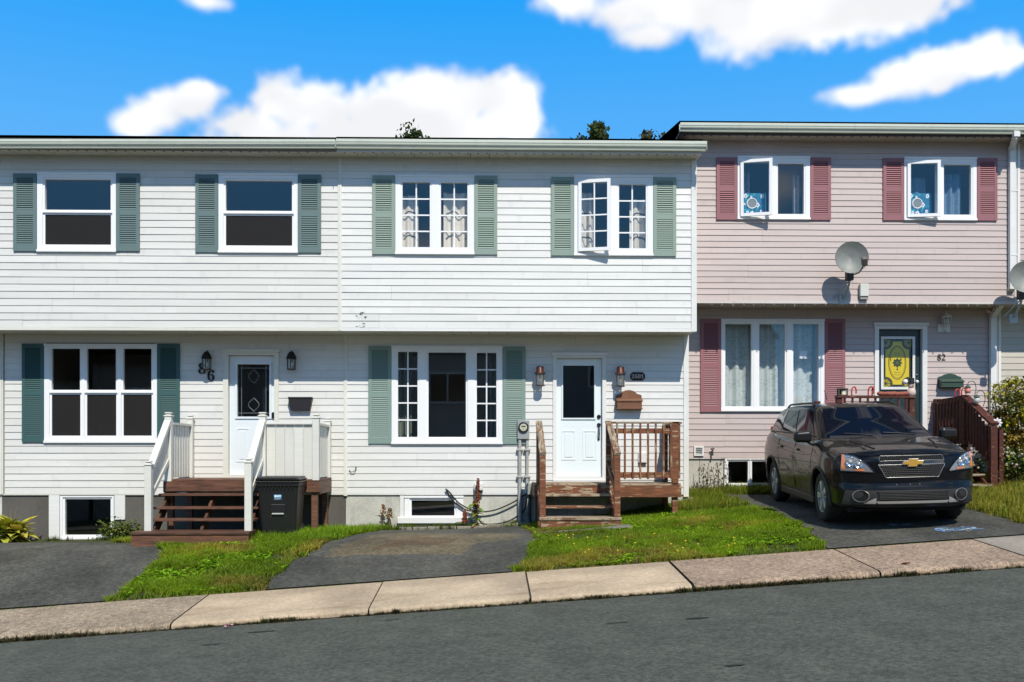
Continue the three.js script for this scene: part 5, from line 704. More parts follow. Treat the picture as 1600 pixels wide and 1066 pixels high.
{ // ornaments on the porch rails of 82
  const { top, zD, xl, xr, sl, zW } = railTop82, red = M(lin(0.45, 0.035, 0.02), 0.35), redW = M(lin(0.7, 0.25, 0.2), 0.4);
  const cane = (x, y, z, turn, label) => { const o = mesh('candy_cane', tube([[0, 0, 0], [0, 0.09, 0], [0.02, 0.14, 0], [0.06, 0.15, 0], [0.085, 0.11, 0], [0.085, 0.04, 0]], 0.012, 20, 7), red); o.position.set(x, y, z); o.rotation.y = turn; return tag(o, label, 'candy cane', 'candy canes on the porch rail'); };
  const lx = (px) => P(px, 620, zD).x;
  for (const [px, a, s] of [[1331, 0.3, 'beside the lantern box'], [1357, -0.4, 'before the pink siding'], [1363, 0.9, 'closest to the brick-red garland']]) cane(lx(px), top, zD, a, `red candy cane ornament on the front porch rail, ${s}`);
  cane(xr, top - 0.012, -0.86, 0.2, 'red candy cane ornament on the side porch rail, on the house side'); cane(xr, top - 0.006, -0.62, 0.2, 'red candy cane ornament on the side porch rail, on the street side');
  const gr = rng(5), gar = []; for (let i = 0; i < 10; i++) { const g = new THREE.SphereGeometry(0.034 + gr() * 0.012, 8, 6); g.scale(1.5, 0.9, 1); g.translate(mixn(lx(1375), lx(1413), i / 9), top + 0.03 + gr() * 0.01, zD + 0.02); gar.push(g); } tag(mesh('garland', gar, M(lin(0.28, 0.075, 0.045), 0.7)), 'brick-red garland lying along the front porch rail', 'garland');
  const lb = thing('lantern_box', 'small square lantern box standing on the porch rail', 'lantern', [lx(1316), top, zD]); mesh('lantern_frame', [rbx(-0.08, 0.08, 0, 0.018, -0.06, 0.06, 0.004, 1), rbx(-0.08, 0.08, 0.105, 0.125, -0.06, 0.06, 0.004, 1), ...[-1, 1].map((s) => bx(s * 0.07 - 0.01, s * 0.07 + 0.01, 0.018, 0.105, 0.03, 0.055)), bx(-0.07, 0.07, 0.018, 0.105, -0.055, -0.045)], M(lin(0.06, 0.05, 0.04), 0.6), lb); mesh('candle', cyl(V(0.02, 0.018, 0), V(0.02, 0.09, 0), 0.035, 0.035, 14), M(lin(0.75, 0.72, 0.5), 0.6), lb);
  const sn = thing('snowman_ornament', 'snowman ornament with a black hat on the porch stair post', 'ornament', [lx(1424), top - 0.012, zD]); mesh('snowman_body', [new THREE.SphereGeometry(0.075, 16, 12).scale(1, 1.1, 1).translate(0, 0.07, 0), new THREE.SphereGeometry(0.055, 14, 10).translate(0, 0.185, 0)], M(lin(0.6, 0.45, 0.4), 0.7), sn); mesh('hat', [cyl(V(0, 0.225, 0), V(0, 0.235, 0), 0.075, 0.075, 16), cyl(V(0, 0.235, 0), V(0, 0.31, 0), 0.052, 0.048, 16)], black, sn); mesh('carrot_nose', new THREE.ConeGeometry(0.011, 0.06, 8).rotateX(Math.PI / 2).translate(0, 0.185, 0.075), M(lin(0.6, 0.2, 0.03), 0.6), sn); mesh('pompom', [new THREE.SphereGeometry(0.042, 12, 8).translate(-0.1, 0.25, 0), new THREE.SphereGeometry(0.028, 10, 8).translate(0.09, 0.25, 0.02)], M(lin(0.72, 0.72, 0.72), 0.9), sn);
  // wire hangers with lanterns on the stair rail
  const hang = (f, label, col, h) => { const { x, top: tp, zD: zd, zN, nt } = stair82, y = mixn(tp + 0.02, nt + 0.05, f), z = mixn(zd, zN, f), t = thing('rail_ornament', label, 'ornament', [x + 0.05, y, z], 'ornaments on the stair rail'); mesh('hook', tube([[0.06, 0, 0], [0.09, h * 0.5, 0], [0.06, h, 0], [-0.02, h * 1.04, 0], [-0.05, h * 0.88, 0]], 0.006, 20, 6), black, t); mesh('lantern', [lathe([[0.002, 0], [0.045, 0.006], [0.05, 0.06], [0.034, 0.09], [0.002, 0.095]], 12).translate(-0.05, h * 0.88 - 0.16, 0)], col, t); mesh('lantern_top', lathe([[0.055, 0], [0.03, 0.03], [0.002, 0.05]], 12).translate(-0.05, h * 0.88 - 0.065, 0), M(lin(0.05, 0.08, 0.06), 0.5), t); };
  hang(0.06, 'wire hook holding a red and white ornament on the stair rail top', redW, 0.24); hang(0.42, 'wire hook holding a pale lantern halfway along the stair rail', M(lin(0.55, 0.58, 0.55), 0.3), 0.24);
  { const { x, zN, nt } = stair82, t = thing('flower_ornament', 'white artificial flower on the reddish stair newel', 'ornament', [x + 0.09, nt + 0.05, zN]); const petals = []; for (let k = 0; k < 8; k++) { const g = new THREE.SphereGeometry(0.034, 8, 6).scale(1, 0.6, 0.4).translate(0.05, 0, 0); g.rotateZ(k * 0.785); petals.push(g); } mesh('petals', petals, M(lin(0.7, 0.66, 0.68), 0.7), t); mesh('flower_heart', new THREE.SphereGeometry(0.026, 10, 8).translate(0, 0, 0.015), M(lin(0.3, 0.28, 0.4), 0.6), t); mesh('flower_stem', cyl(V(0, -0.05, 0), V(0, 0, 0), 0.006), black, t); }
}
// ================================================================= the black car
{
  const HL = 2.326, paint = PM(lin(0.004, 0.004, 0.005), 0.3, { clearcoat: 0.5, clearcoatRoughness: 0.02, specularIntensity: 0.2 }), trimB = M(lin(0.022, 0.022, 0.023), 0.55), carGlass = PM(lin(0.004, 0.006, 0.013), 0.02, { ior: 1.45, specularIntensity: 0.35 }), seam = M(lin(0.001, 0.001, 0.001), 0.9), silver = M(lin(0.35, 0.35, 0.35), 0.35, { metalness: 0.8 });
  const tb = (t, x) => {      // smooth curve through a table
    const n = t.length; if (x <= t[0][0]) return t[0][1]; if (x >= t[n - 1][0]) return t[n - 1][1]; let i = 1; while (x > t[i][0]) i++;
    const sl = (k) => { if (k <= 0) return (t[1][1] - t[0][1]) / (t[1][0] - t[0][0]); if (k >= n - 1) return (t[n - 1][1] - t[n - 2][1]) / (t[n - 1][0] - t[n - 2][0]); return (t[k + 1][1] - t[k - 1][1]) / (t[k + 1][0] - t[k - 1][0]); };
    const h = t[i][0] - t[i - 1][0], f = (x - t[i - 1][0]) / h, f2 = f * f, f3 = f2 * f; return t[i - 1][1] * (2 * f3 - 3 * f2 + 1) + sl(i - 1) * h * (f3 - 2 * f2 + f) + t[i][1] * (3 * f2 - 2 * f3) + sl(i) * h * (f3 - f2); };
  const topT = [[-2.33, 1.08], [-2.0, 1.12], [-1, 1.09], [0.3, 1.06], [0.9, 1.1], [1.2, 1.125], [1.5, 1.1], [1.9, 1.055], [2.2, 1.01], [2.33, 0.97]];
  const botT = [[-2.33, 0.33], [-1.9, 0.26], [-1, 0.21], [1, 0.21], [1.9, 0.22], [2.33, 0.24]];
  const sideT = [[0.18, 0.915], [0.3, 0.955], [0.42, 0.965], [0.5, 0.98], [0.7, 1.0], [0.84, 0.995], [0.95, 0.965], [1.15, 0.915]];
  const planT = [[-2.33, 0.93], [-1.9, 0.985], [-1.4, 1.005], [-0.6, 0.985], [0.4, 0.985], [1.4, 1.005], [1.9, 0.99], [2.33, 0.95]];
  const profT = [[0.2, -0.09], [0.3, -0.02], [0.42, 0.0], [0.52, -0.012], [0.56, -0.035], [0.72, -0.04], [0.86, -0.055], [0.95, -0.08], [1.03, -0.14]];
  const halfW = (z, y) => 0.945 * tb(planT, z) * tb(sideT, y);
  const bodyPt = (u, v, w) => {      // u across, v up, w along: the deformed block of the lower body
    const z0 = w * HL, cr = z0 > 0.9 ? sst(0.9, 1.6, z0) : 0;
    let y = mixn(tb(botT, z0), tb(topT, z0), (v + 1) / 2); if (v > 0) y -= v * cr * 0.075 * Math.pow(Math.abs(u), 2.6);
    const x = u * halfW(z0, y), f = sst(1.15, HL, z0), rr = sst(1.6, HL, -z0);
    let z = z0 - f * 0.26 * Math.pow(Math.abs(u), 3.1) + rr * 0.14 * Math.pow(Math.abs(u), 3);
    z += tb(profT, y) * sst(1.75, HL, z0); return V(x, y, z);
  };
  function rounded(nx, ny, nz, hx, hy, hz, r, fn) {   // cube grid with rounded edges pushed through fn
    const geos = [], N = [nx, ny, nz], Hh = [hx, hy, hz];
    for (let ax = 0; ax < 3; ax++) for (const s of [-1, 1]) {
      const a = (ax + 1) % 3, b = (ax + 2) % 3, p = [], ix = [];
      const grid = (n, h) => { const o = []; for (const k of [0, 0.25, 0.5, 0.75]) o.push(-h + k * r); for (let i = 0; i <= n; i++) o.push(mixn(-h + r, h - r, i / n)); for (const k of [0.25, 0.5, 0.75, 1]) o.push(h - r + k * r); return o; };
      const A = grid(N[a], Hh[a]), B = grid(N[b], Hh[b]);
      for (const va of A) for (const vb of B) { const q = [0, 0, 0]; q[ax] = s * Hh[ax]; q[a] = va; q[b] = vb; const c = q.map((x, i) => clamp(x, -(Hh[i] - r), Hh[i] - r)), d = q.map((x, i) => x - c[i]), L = Math.hypot(...d) || 1, e = q.map((x, i) => c[i] + d[i] / L * r), f = fn(e[0] / hx, e[1] / hy, e[2] / hz); p.push(f.x, f.y, f.z); }
      const nb = B.length; for (let i = 0; i + 1 < A.length; i++) for (let j = 0; j + 1 < nb; j++) { const k = i * nb + j; if (s > 0) ix.push(k, k + nb, k + 1, k + 1, k + nb, k + nb + 1); else ix.push(k, k + 1, k + nb, k + 1, k + nb + 1, k + nb); }
      const g = new THREE.BufferGeometry(); g.setAttribute('position', new THREE.Float32BufferAttribute(p, 3)); g.setIndex(ix); geos.push(g);
    }
    const m = mergeVertices(mergeGeometries(geos), 1e-4); m.computeVertexNormals(); m.setAttribute('uv', new THREE.BufferAttribute(new Float32Array(m.attributes.position.count * 2), 2)); return m;
  }
  const roofT = [[-2.3, 1.49], [-1.6, 1.55], [-0.4, 1.585], [0.3, 1.57], [0.7, 1.545]];
  const cabPt = (u, v, w) => {
    const t = (v + 1) / 2, zf = mixn(1.34, 0.34, t), zr = mixn(-2.27, -2.0, Math.pow(t, 1.4)), s = (w + 1) / 2; let z = mixn(zr, zf, s);
    const y = mixn(0.99, tb(roofT, z) - 0.035 * u * u, Math.pow(t, 0.93)), wx = mixn(0.86, 0.655, Math.pow(t, 1.25)) * mixn(0.94, 1, sst(0, 0.35, s)) * mixn(1, 0.955, sst(0.8, 1, s));
    z -= 0.2 * u * u * s * s * s; z += 0.06 * u * u * Math.pow(1 - s, 3); return V(u * wx, y, z);
  };
  const front = [1.386, -1.374];
  // place: nose to the street, tipped with the drive
  const fc = P(1427, 722, 3.6), A = V(4.4 + 0.92, 0, 0); const yaw = -2.6 * Math.PI / 180;
  const cx = 5.5, cz = 1.3, fwd = V(Math.sin(yaw), 0, Math.cos(yaw)), fx = V(cx, 0, cz).addScaledVector(fwd, front[0]), rx = V(cx, 0, cz).addScaledVector(fwd, front[1]);
  const yF = gy(fx.x, fx.z) + 0.016, yR = gy(rx.x, rx.z) + 0.016, pitch = Math.atan2(yR - yF, 2.76), roll = Math.atan2(gy(cx + 0.8, cz) - gy(cx - 0.8, cz), 1.6) * 0.6;
  const car = thing('parked_car', 'black compact MPV parked nose to the street with a gold cross emblem', 'car', [cx, mixn(yR, yF, 1.374 / 2.76), cz]);
  car.rotation.order = 'YXZ'; car.rotation.set(pitch, yaw, roll);
  // lower body with wheel arches cut out
  let bodyG = rounded(22, 16, 64, 0.918, 0.45, HL, 0.1, bodyPt); bodyG = bodyG.index ? bodyG : bodyG;
  const ev = new Evaluator(); ev.useGroups = false; ev.attributes = ['position', 'normal', 'uv'];
  let br = new Brush(bodyG, paint); br.updateMatrixWorld();
  for (const z of front) for (const s of [-1, 1]) { const g = new THREE.CylinderGeometry(0.385, 0.385, 0.5, 40); g.rotateZ(Math.PI / 2); const c = new Brush(g, paint); c.position.set(s * 0.88, 0.345, z); c.updateMatrixWorld(); br = ev.evaluate(br, c, SUBTRACTION); }
  mesh('body', br.geometry, paint, car);
  mesh('cabin', rounded(18, 16, 44, 0.85, 0.32, 1.8, 0.09, cabPt), paint, car);
  const sideX = (z, y) => { let w = z / HL, p; for (let k = 0; k < 8; k++) { const z0 = clamp(w, -1, 1) * HL, b = tb(botT, z0), tp = tb(topT, z0), v = clamp((y - b) / (tp - b) * 2 - 1, -0.99, 0.99); p = bodyPt(1, v, w); w += (z - p.z) / HL * 0.8; } return p.x; };
  const frontZ = (x, y) => { let u = clamp(x / 0.895, -1, 1); const b = 0.24, tp = 0.97, v = clamp((y - b) / (tp - b) * 2 - 1, -1, 1); let p; for (let k = 0; k < 8; k++) { p = bodyPt(u, v, 1); u = clamp(u + (x - p.x) / 0.895, -1, 1); } return p.z; };
  // arch lips, sills
  for (const z of front) for (const s of [-1, 1]) { const pts = []; for (let k = 0; k <= 18; k++) { const a = mixn(-0.22, Math.PI + 0.22, k / 18), y = 0.345 + Math.sin(a) * 0.392, zz = z + Math.cos(a) * 0.392; pts.push(V(s * (sideX(zz, Math.max(y, 0.27)) + 0.0), y, zz)); } mesh('arch_lip', tube(pts, 0.02, 40, 6), trimB, car); }
  for (const s of [-1, 1]) mesh('sill_trim', rbx(-0.03, 0.03, 0.2, 0.3, -0.94, 0.95, 0.02).translate(s * 0.868, 0, 0), trimB, car);
  // glass
  const patch = (fn, nu, nv, flip) => { const p = [], ix = []; for (let i = 0; i <= nu; i++) for (let j = 0; j <= nv; j++) { const q = fn(i / nu, j / nv); p.push(q.x, q.y, q.z); } for (let i = 0; i < nu; i++) for (let j = 0; j < nv; j++) { const k = i * (nv + 1) + j; if (flip) ix.push(k, k + 1, k + nv + 1, k + 1, k + nv + 2, k + nv + 1); else ix.push(k, k + nv + 1, k + 1, k + 1, k + nv + 1, k + nv + 2); } const g = new THREE.BufferGeometry(); g.setAttribute('position', new THREE.Float32BufferAttribute(p, 3)); g.setIndex(ix); g.computeVertexNormals(); return g; };
  const push = (p, d) => p.add(d), nrmF = V(0, 0.55, 0.83).multiplyScalar(0.006);
  mesh('windscreen', patch((a, b) => push(cabPt(mixn(-0.875, 0.875, a), mixn(-0.5, 0.85, b), 1), nrmF), 24, 16), carGlass, car);
  for (const s of [-1, 1]) {
    const so = V(s * 0.006, 0.0015, 0), W = (w0, w1, v0, v1, nm) => mesh(nm, patch((a, b) => { const w = mixn(w0, w1, a), v = mixn(v0, typeof v1 === 'function' ? v1(a) : v1, b); return push(cabPt(s, v, w), so.clone()); }, 14, 10, s > 0), carGlass, car);
    W(0.28, 0.86, -0.46, 0.78, 'door_window'); W(-0.32, 0.22, -0.44, 0.78, 'door_window'); W(-0.86, -0.38, -0.38, (a) => mixn(0.66, 0.78, a), 'quarter_window');
    // window surround strip and roof rail
    mesh('belt_strip', tube([0.9, 0.5, 0, -0.5, -0.9].map((w) => push(cabPt(s, -0.52, w), so.clone().multiplyScalar(1.4))), 0.009, 30, 5), trimB, car);
    mesh('roof_rail', tube([0.72, 0.6, 0.2, -0.3, -0.7, -0.85].map((w, i) => { const p = cabPt(s * 0.9, 1, w); p.y += i === 0 || i === 5 ? 0.0 : 0.028; return p; }), 0.016, 36, 7), trimB, car);
    // door seams, handles
    const line = (zy, r = 0.0045) => mesh('door_seam', tube(zy.map(([z, y]) => V(s * (sideX(z, y) - 0.001), y, z)), r, 26, 5), seam, car);
    line([[0.98, 1.02], [1.0, 0.8], [0.93, 0.5], [0.88, 0.33]]); line([[-0.03, 1.04], [-0.04, 0.8], [-0.04, 0.5], [-0.03, 0.33]]); line([[-1.02, 1.04], [-0.98, 0.88], [-0.9, 0.7], [-0.86, 0.45]]); line([[0.86, 0.33], [0.4, 0.325], [-0.4, 0.325], [-0.84, 0.36]]);
    line([[0.95, 0.88], [0.3, 0.86], [-0.5, 0.88], [-1.6, 0.93]], 0.003);
    for (const z of [0.12, -0.86]) mesh('door_handle', rbx(-0.018, 0.022, 0.905, 0.94, z - 0.1, z + 0.09, 0.014, 3).translate(s * (sideX(z, 0.92) + 0.008), 0, 0), paint, car);
    // mirrors
    const m = sub('wing_mirror', car); m.position.set(s * 0.865, 1.075, 0.86); const hd = rbx(-0.12, 0.12, -0.075, 0.085, -0.06, 0.075, 0.05, 4); { const p = hd.attributes.position; for (let i = 0; i < p.count; i++) { const k = p.getX(i) * s; p.setY(i, p.getY(i) * (1 - 0.12 * clamp(k / 0.12, -1, 1)) + 0.0); p.setZ(i, p.getZ(i) - 0.03 * clamp(k / 0.12, 0, 1)); } hd.computeVertexNormals(); } hd.translate(s * 0.15, 0.055, 0); mesh('mirror_head', hd, M(lin(0.008, 0.008, 0.009), 0.35), m); mesh('mirror_foot', tube([[0, -0.05, 0.04], [s * 0.05, -0.02, 0.02], [s * 0.1, 0.02, 0]], 0.03, 10, 8), trimB, m); mesh('mirror_glass', new THREE.PlaneGeometry(0.2, 0.11).rotateY(Math.PI).translate(s * 0.15, 0.058, -0.068), chrome, m);
    // headlamp: bright housing, reflectors and amber corner under a clear cover
    const hp = (a, b, off) => { const y = mixn(mixn(0.735, 0.715, a), mixn(0.955, 0.885, a * a), b), x = mixn(0.845 - 0.02 * b, mixn(0.47, 0.62, Math.pow(b, 1.3)), a); return V(s * x, y, frontZ(x, y) + off); };
    const lamp = sub('headlight', car);
    mesh('lamp_housing', patch((a, b) => hp(a, b, 0.004), 18, 8, s > 0), M(lin(0.36, 0.36, 0.36), 0.25, { metalness: 0.6 }), lamp);
    for (const [a, b, r] of [[0.34, 0.58, 0.062], [0.62, 0.5, 0.055]]) { const c = hp(a, b, 0.0); const g = lathe([[r, 0.012], [r * 0.9, 0.02], [r * 0.5, -0.005], [0.002, 0.0]], 20); g.rotateX(Math.PI / 2); g.rotateY(s * 0.25); g.translate(c.x, c.y, c.z + 0.008); mesh('reflector', g, chrome, lamp); mesh('bulb_lens', new THREE.SphereGeometry(r * 0.42, 14, 10).translate(c.x, c.y, c.z + 0.008), M(lin(0.6, 0.62, 0.66), 0.08, { metalness: 0.4 }), lamp); }
    mesh('indicator', patch((a, b) => hp(a * 0.14, mixn(0.12, 0.96, b), 0.011), 4, 6, s > 0), PM(lin(0.75, 0.22, 0.03), 0.2, { clearcoat: 1 }), lamp); mesh('indicator', patch((a, b) => hp(mixn(0.4, 0.72, a), mixn(0.06, 0.2, b), 0.011), 6, 2, s > 0), PM(lin(0.6, 0.2, 0.08), 0.25, { clearcoat: 1 }), lamp);
    mesh('lamp_cover', patch((a, b) => hp(a, b, 0.034 * Math.sin(Math.PI * clamp(a, 0.04, 0.96)) * 0.6 + 0.018), 18, 8, s > 0), glass, lamp).castShadow = false;
    // lamp outline
    { const pts = []; for (let k = 0; k <= 10; k++) pts.push(hp(k / 10, 1, 0.01)); for (let k = 1; k <= 6; k++) pts.push(hp(1, 1 - k / 6, 0.01)); for (let k = 1; k <= 10; k++) pts.push(hp(1 - k / 10, 0, 0.01)); mesh('lamp_surround', tube(pts, 0.007, 60, 5), seam, lamp); }
    // fog lamp recess
    { const fx2 = 0.63, fy = 0.415, z = frontZ(fx2, fy); const f = sub('fog_lamp', car); const g = lathe([[0.085, 0.012], [0.1, 0.02], [0.092, -0.01], [0.07, -0.03]], 26); g.scale(1.12, 1, 0.82); g.rotateX(Math.PI / 2); g.rotateY(s * 0.5); g.translate(s * fx2, fy, z); mesh('fog_ring', g, M(lin(0.2, 0.2, 0.205), 0.35, { metalness: 0.5 }), f); const h = new THREE.CircleGeometry(0.08, 22); h.scale(1.12, 0.82, 1); h.rotateY(s * 0.5); h.translate(s * fx2, fy, z + 0.003); mesh('fog_recess', h, seam, f); }
  }
  // front: grille, emblem bar, bumper intake, silver skid trim
  const fp = (x, y, off) => V(x, y, frontZ(Math.abs(x), y) + off), row = (y0, y1, x0, x1, off, nu = 24, nv = 4) => patch((a, b) => { const h = mixn(x0, x1, b); return fp(mixn(-h, h, a), mixn(y0, y1, b), off); }, nu, nv);
  mesh('grille_backing', row(0.655, 0.805, 0.33, 0.41, 0.003), seam, car); mesh('upper_grille', row(0.868, 0.92, 0.405, 0.385, 0.003), seam, car);
  const bars = []; for (let i = -15; i <= 15; i++) bars.push(tube([0.66, 0.73, 0.8].map((y) => fp(i * 0.0255 * mixn(0.82, 1, (y - 0.655) / 0.15), y, 0.006)), 0.0042, 4, 4)); for (let j = 0; j < 6; j++) { const y = 0.668 + j * 0.025, h = mixn(0.33, 0.41, (y - 0.655) / 0.15); bars.push(tube([-1, -0.5, 0, 0.5, 1].map((k) => fp(k * h, y, 0.006)), 0.0042, 14, 4)); } for (let i = -15; i <= 15; i++) bars.push(tube([0.87, 0.918].map((y) => fp(i * 0.0252, y, 0.006)), 0.004, 2, 4)); mesh('grille_mesh', bars, M(lin(0.05, 0.05, 0.05), 0.4, { metalness: 0.4 }), car);
  const ring = (y0, y1, x0, x1) => { const pts = []; for (let k = 0; k <= 12; k++) pts.push(fp(mixn(-x1, x1, k / 12), y1, 0.006)); for (let k = 1; k <= 3; k++) pts.push(fp(mixn(x1, x0, k / 3), mixn(y1, y0, k / 3), 0.006)); for (let k = 1; k <= 12; k++) pts.push(fp(mixn(x0, -x0, k / 12), y0, 0.006)); for (let k = 1; k <= 3; k++) pts.push(fp(-mixn(x0, x1, k / 3), mixn(y0, y1, k / 3), 0.006)); return pts; };
  mesh('grille_surround', tube(ring(0.65, 0.81, 0.33, 0.418), 0.0045, 90, 6), silver, car); mesh('grille_surround', tube(ring(0.862, 0.925, 0.41, 0.39), 0.003, 80, 6), silver, car);
  mesh('emblem_bar', row(0.812, 0.86, 0.412, 0.408, 0.008), PM(lin(0.02, 0.02, 0.022), 0.2, { clearcoat: 1 }), car);
  { const s = new THREE.Shape(), b = [[-0.125, -0.018], [-0.05, -0.018], [-0.06, -0.045], [0.05, -0.045], [0.06, -0.018], [0.118, -0.018], [0.135, 0.022], [0.06, 0.022], [0.07, 0.046], [-0.045, 0.046], [-0.055, 0.022], [-0.11, 0.022]]; b.forEach(([x, y], i) => s[i ? 'lineTo' : 'moveTo'](x, y)); s.closePath(); const big = new THREE.ExtrudeGeometry(s, { depth: 0.008, bevelEnabled: true, bevelSize: 0.007, bevelThickness: 0.006, bevelSegments: 2 }), sm = new THREE.ExtrudeGeometry(s, { depth: 0.006, bevelEnabled: true, bevelSize: 0.001, bevelThickness: 0.004, bevelSegments: 2 }); const z = frontZ(0, 0.835) + 0.014; big.translate(0, 0.835, z); sm.translate(0, 0.835, z + 0.012); const e = sub('emblem', car); mesh('emblem_rim', big, M(lin(0.72, 0.72, 0.72), 0.2, { metalness: 0.9 }), e); mesh('emblem_face', sm, M(lin(0.72, 0.42, 0.08), 0.35, { metalness: 0.55 }), e); }
  mesh('lower_bumper', row(0.30, 0.49, 0.84, 0.80, 0.004, 40, 8), trimB, car); mesh('lower_intake', row(0.365, 0.47, 0.40, 0.46, 0.008), seam, car);
  const b2 = []; for (let i = -18; i <= 18; i++) b2.push(tube([0.37, 0.465].map((y) => fp(i * 0.024, y, 0.011)), 0.004, 2, 4)); for (let j = 0; j < 5; j++) b2.push(tube([-1, -0.5, 0, 0.5, 1].map((k) => fp(k * 0.42, 0.377 + j * 0.02, 0.011)), 0.004, 12, 4)); mesh('intake_mesh', b2, M(lin(0.03, 0.03, 0.03), 0.5), car);
  mesh('skid_trim', [row(0.318, 0.35, 0.43, 0.47, 0.014), patch((a, b) => fp(-mixn(0.46, 0.6, a), mixn(0.318, mixn(0.395, 0.33, a), b), 0.014), 8, 3, true), patch((a, b) => fp(mixn(0.46, 0.6, a), mixn(0.318, mixn(0.395, 0.33, a), b), 0.014), 8, 3)], M(lin(0.46, 0.46, 0.45), 0.4, { metalness: 0.6 }), car);
  mesh('bumper_seam', tube([-0.8, -0.5, 0, 0.5, 0.8].map((x) => fp(x, 0.5, 0.003)), 0.004, 40, 5), seam, car);
  for (const x of [-0.03, 0.09, -0.2]) mesh('plate_screw', cyl(fp(x, 0.56, 0), fp(x, 0.56, 0.008), 0.008, 0.008, 8), silver, car);
  mesh('bonnet_seam', tube([-0.88, -0.62, -0.3, 0, 0.3, 0.62, 0.88].map((x) => fp(x * 0.93, 0.955 - Math.abs(x) * 0.02, 0.004)), 0.005, 40, 5), seam, car);
  for (const s of [-1, 1]) { const pts = []; for (let k = 0; k <= 8; k++) { const w = mixn(0.9, 0.545, k / 8), p = bodyPt(s * mixn(0.9, 0.93, k / 8), 0.93, w); p.y += 0.012; pts.push(p); } mesh('bonnet_seam', tube(pts, 0.004, 24, 5), seam, car); const cr = []; for (let k = 0; k <= 6; k++) { const p = bodyPt(s * mixn(0.46, 0.6, k / 6), 1, mixn(0.93, 0.62, k / 6)); p.y += 0.002; cr.push(p); } mesh('bonnet_crease', tube(cr, 0.012, 20, 6), paint, car); }
  // wipers, cowl, interior mirror
  mesh('cowl', patch((a, b) => { const u = mixn(-0.84, 0.84, a), p = cabPt(u, mixn(-0.74, -0.5, b), 1); p.z += 0.012; p.y += 0.006; return p; }, 20, 3), trimB, car);
  for (const [u0, u1] of [[-0.15, -0.62], [0.62, 0.05]]) mesh('wiper', tube([[u0, -0.56], [mixn(u0, u1, 0.4), -0.5], [u1, -0.44]].map(([u, v]) => push(cabPt(u, v, 1), V(0, 0.018, 0.026))), 0.009, 14, 6), black, car);
  mesh('rear_bumper', rbx(-0.82, 0.82, 0.3, 0.5, -2.36, -2.2, 0.05), trimB, car); for (const s of [-1, 1]) mesh('tail_light', rbx(-0.07, 0.07, 0.86, 1.2, -2.2, -2.1, 0.03).translate(s * 0.70, 0, 0), PM(lin(0.4, 0.01, 0.01), 0.2, { clearcoat: 1 }), car);
  mesh('underbody', bx(-0.74, 0.74, 0.2, 0.3, -2.1, 2.1), seam, car);
  mesh('antenna', cyl(V(0.0, 1.63, -1.5), V(0, 1.78, -1.65), 0.008, 0.004, 6), black, car);
  // wheels
  const rimM = M(lin(0.6, 0.57, 0.55), 0.35, { metalness: 0.3 });
  const tyreG = lathe([[0.215, -0.1], [0.28, -0.112], [0.322, -0.1], [0.338, -0.07], [0.34, 0], [0.338, 0.07], [0.322, 0.1], [0.28, 0.112], [0.215, 0.1]], 48).rotateZ(Math.PI / 2);
  const rimG = [lathe([[0.2, -0.09], [0.222, -0.095], [0.235, -0.09], [0.222, -0.075], [0.205, -0.06], [0.2, 0.08]], 40).rotateZ(Math.PI / 2), lathe([[0.002, -0.07], [0.05, -0.068], [0.066, -0.05], [0.066, -0.03], [0.002, -0.03]], 24).rotateZ(Math.PI / 2)];
  for (let k = 0; k < 5; k++) for (const d of [-0.19, 0.19]) { const a = k * Math.PI * 2 / 5 + d, g = new THREE.BoxGeometry(0.03, 0.175, 0.038); g.translate(0, 0.132, 0); g.rotateX(-d * 0.5); g.rotateX(a); g.translate(0.082, 0, 0); rimG.push(g); }
  const disc = new THREE.CylinderGeometry(0.2, 0.2, 0.02, 32).rotateZ(Math.PI / 2), brake = M(lin(0.008, 0.008, 0.008), 0.8), rj = join(rimG);
  for (const z of front) for (const s of [-1, 1]) { const w = sub('wheel', car); w.position.set(s * 0.8, 0.339, z); if (s < 0) w.rotation.y = Math.PI; mesh('tyre', tyreG, rubber, w); mesh('rim', rj.clone().rotateX(z * 2), rimM, w).scale.x = 1; const d = mesh('brake_disc', disc, brake, w); d.position.x = -0.02; }
}
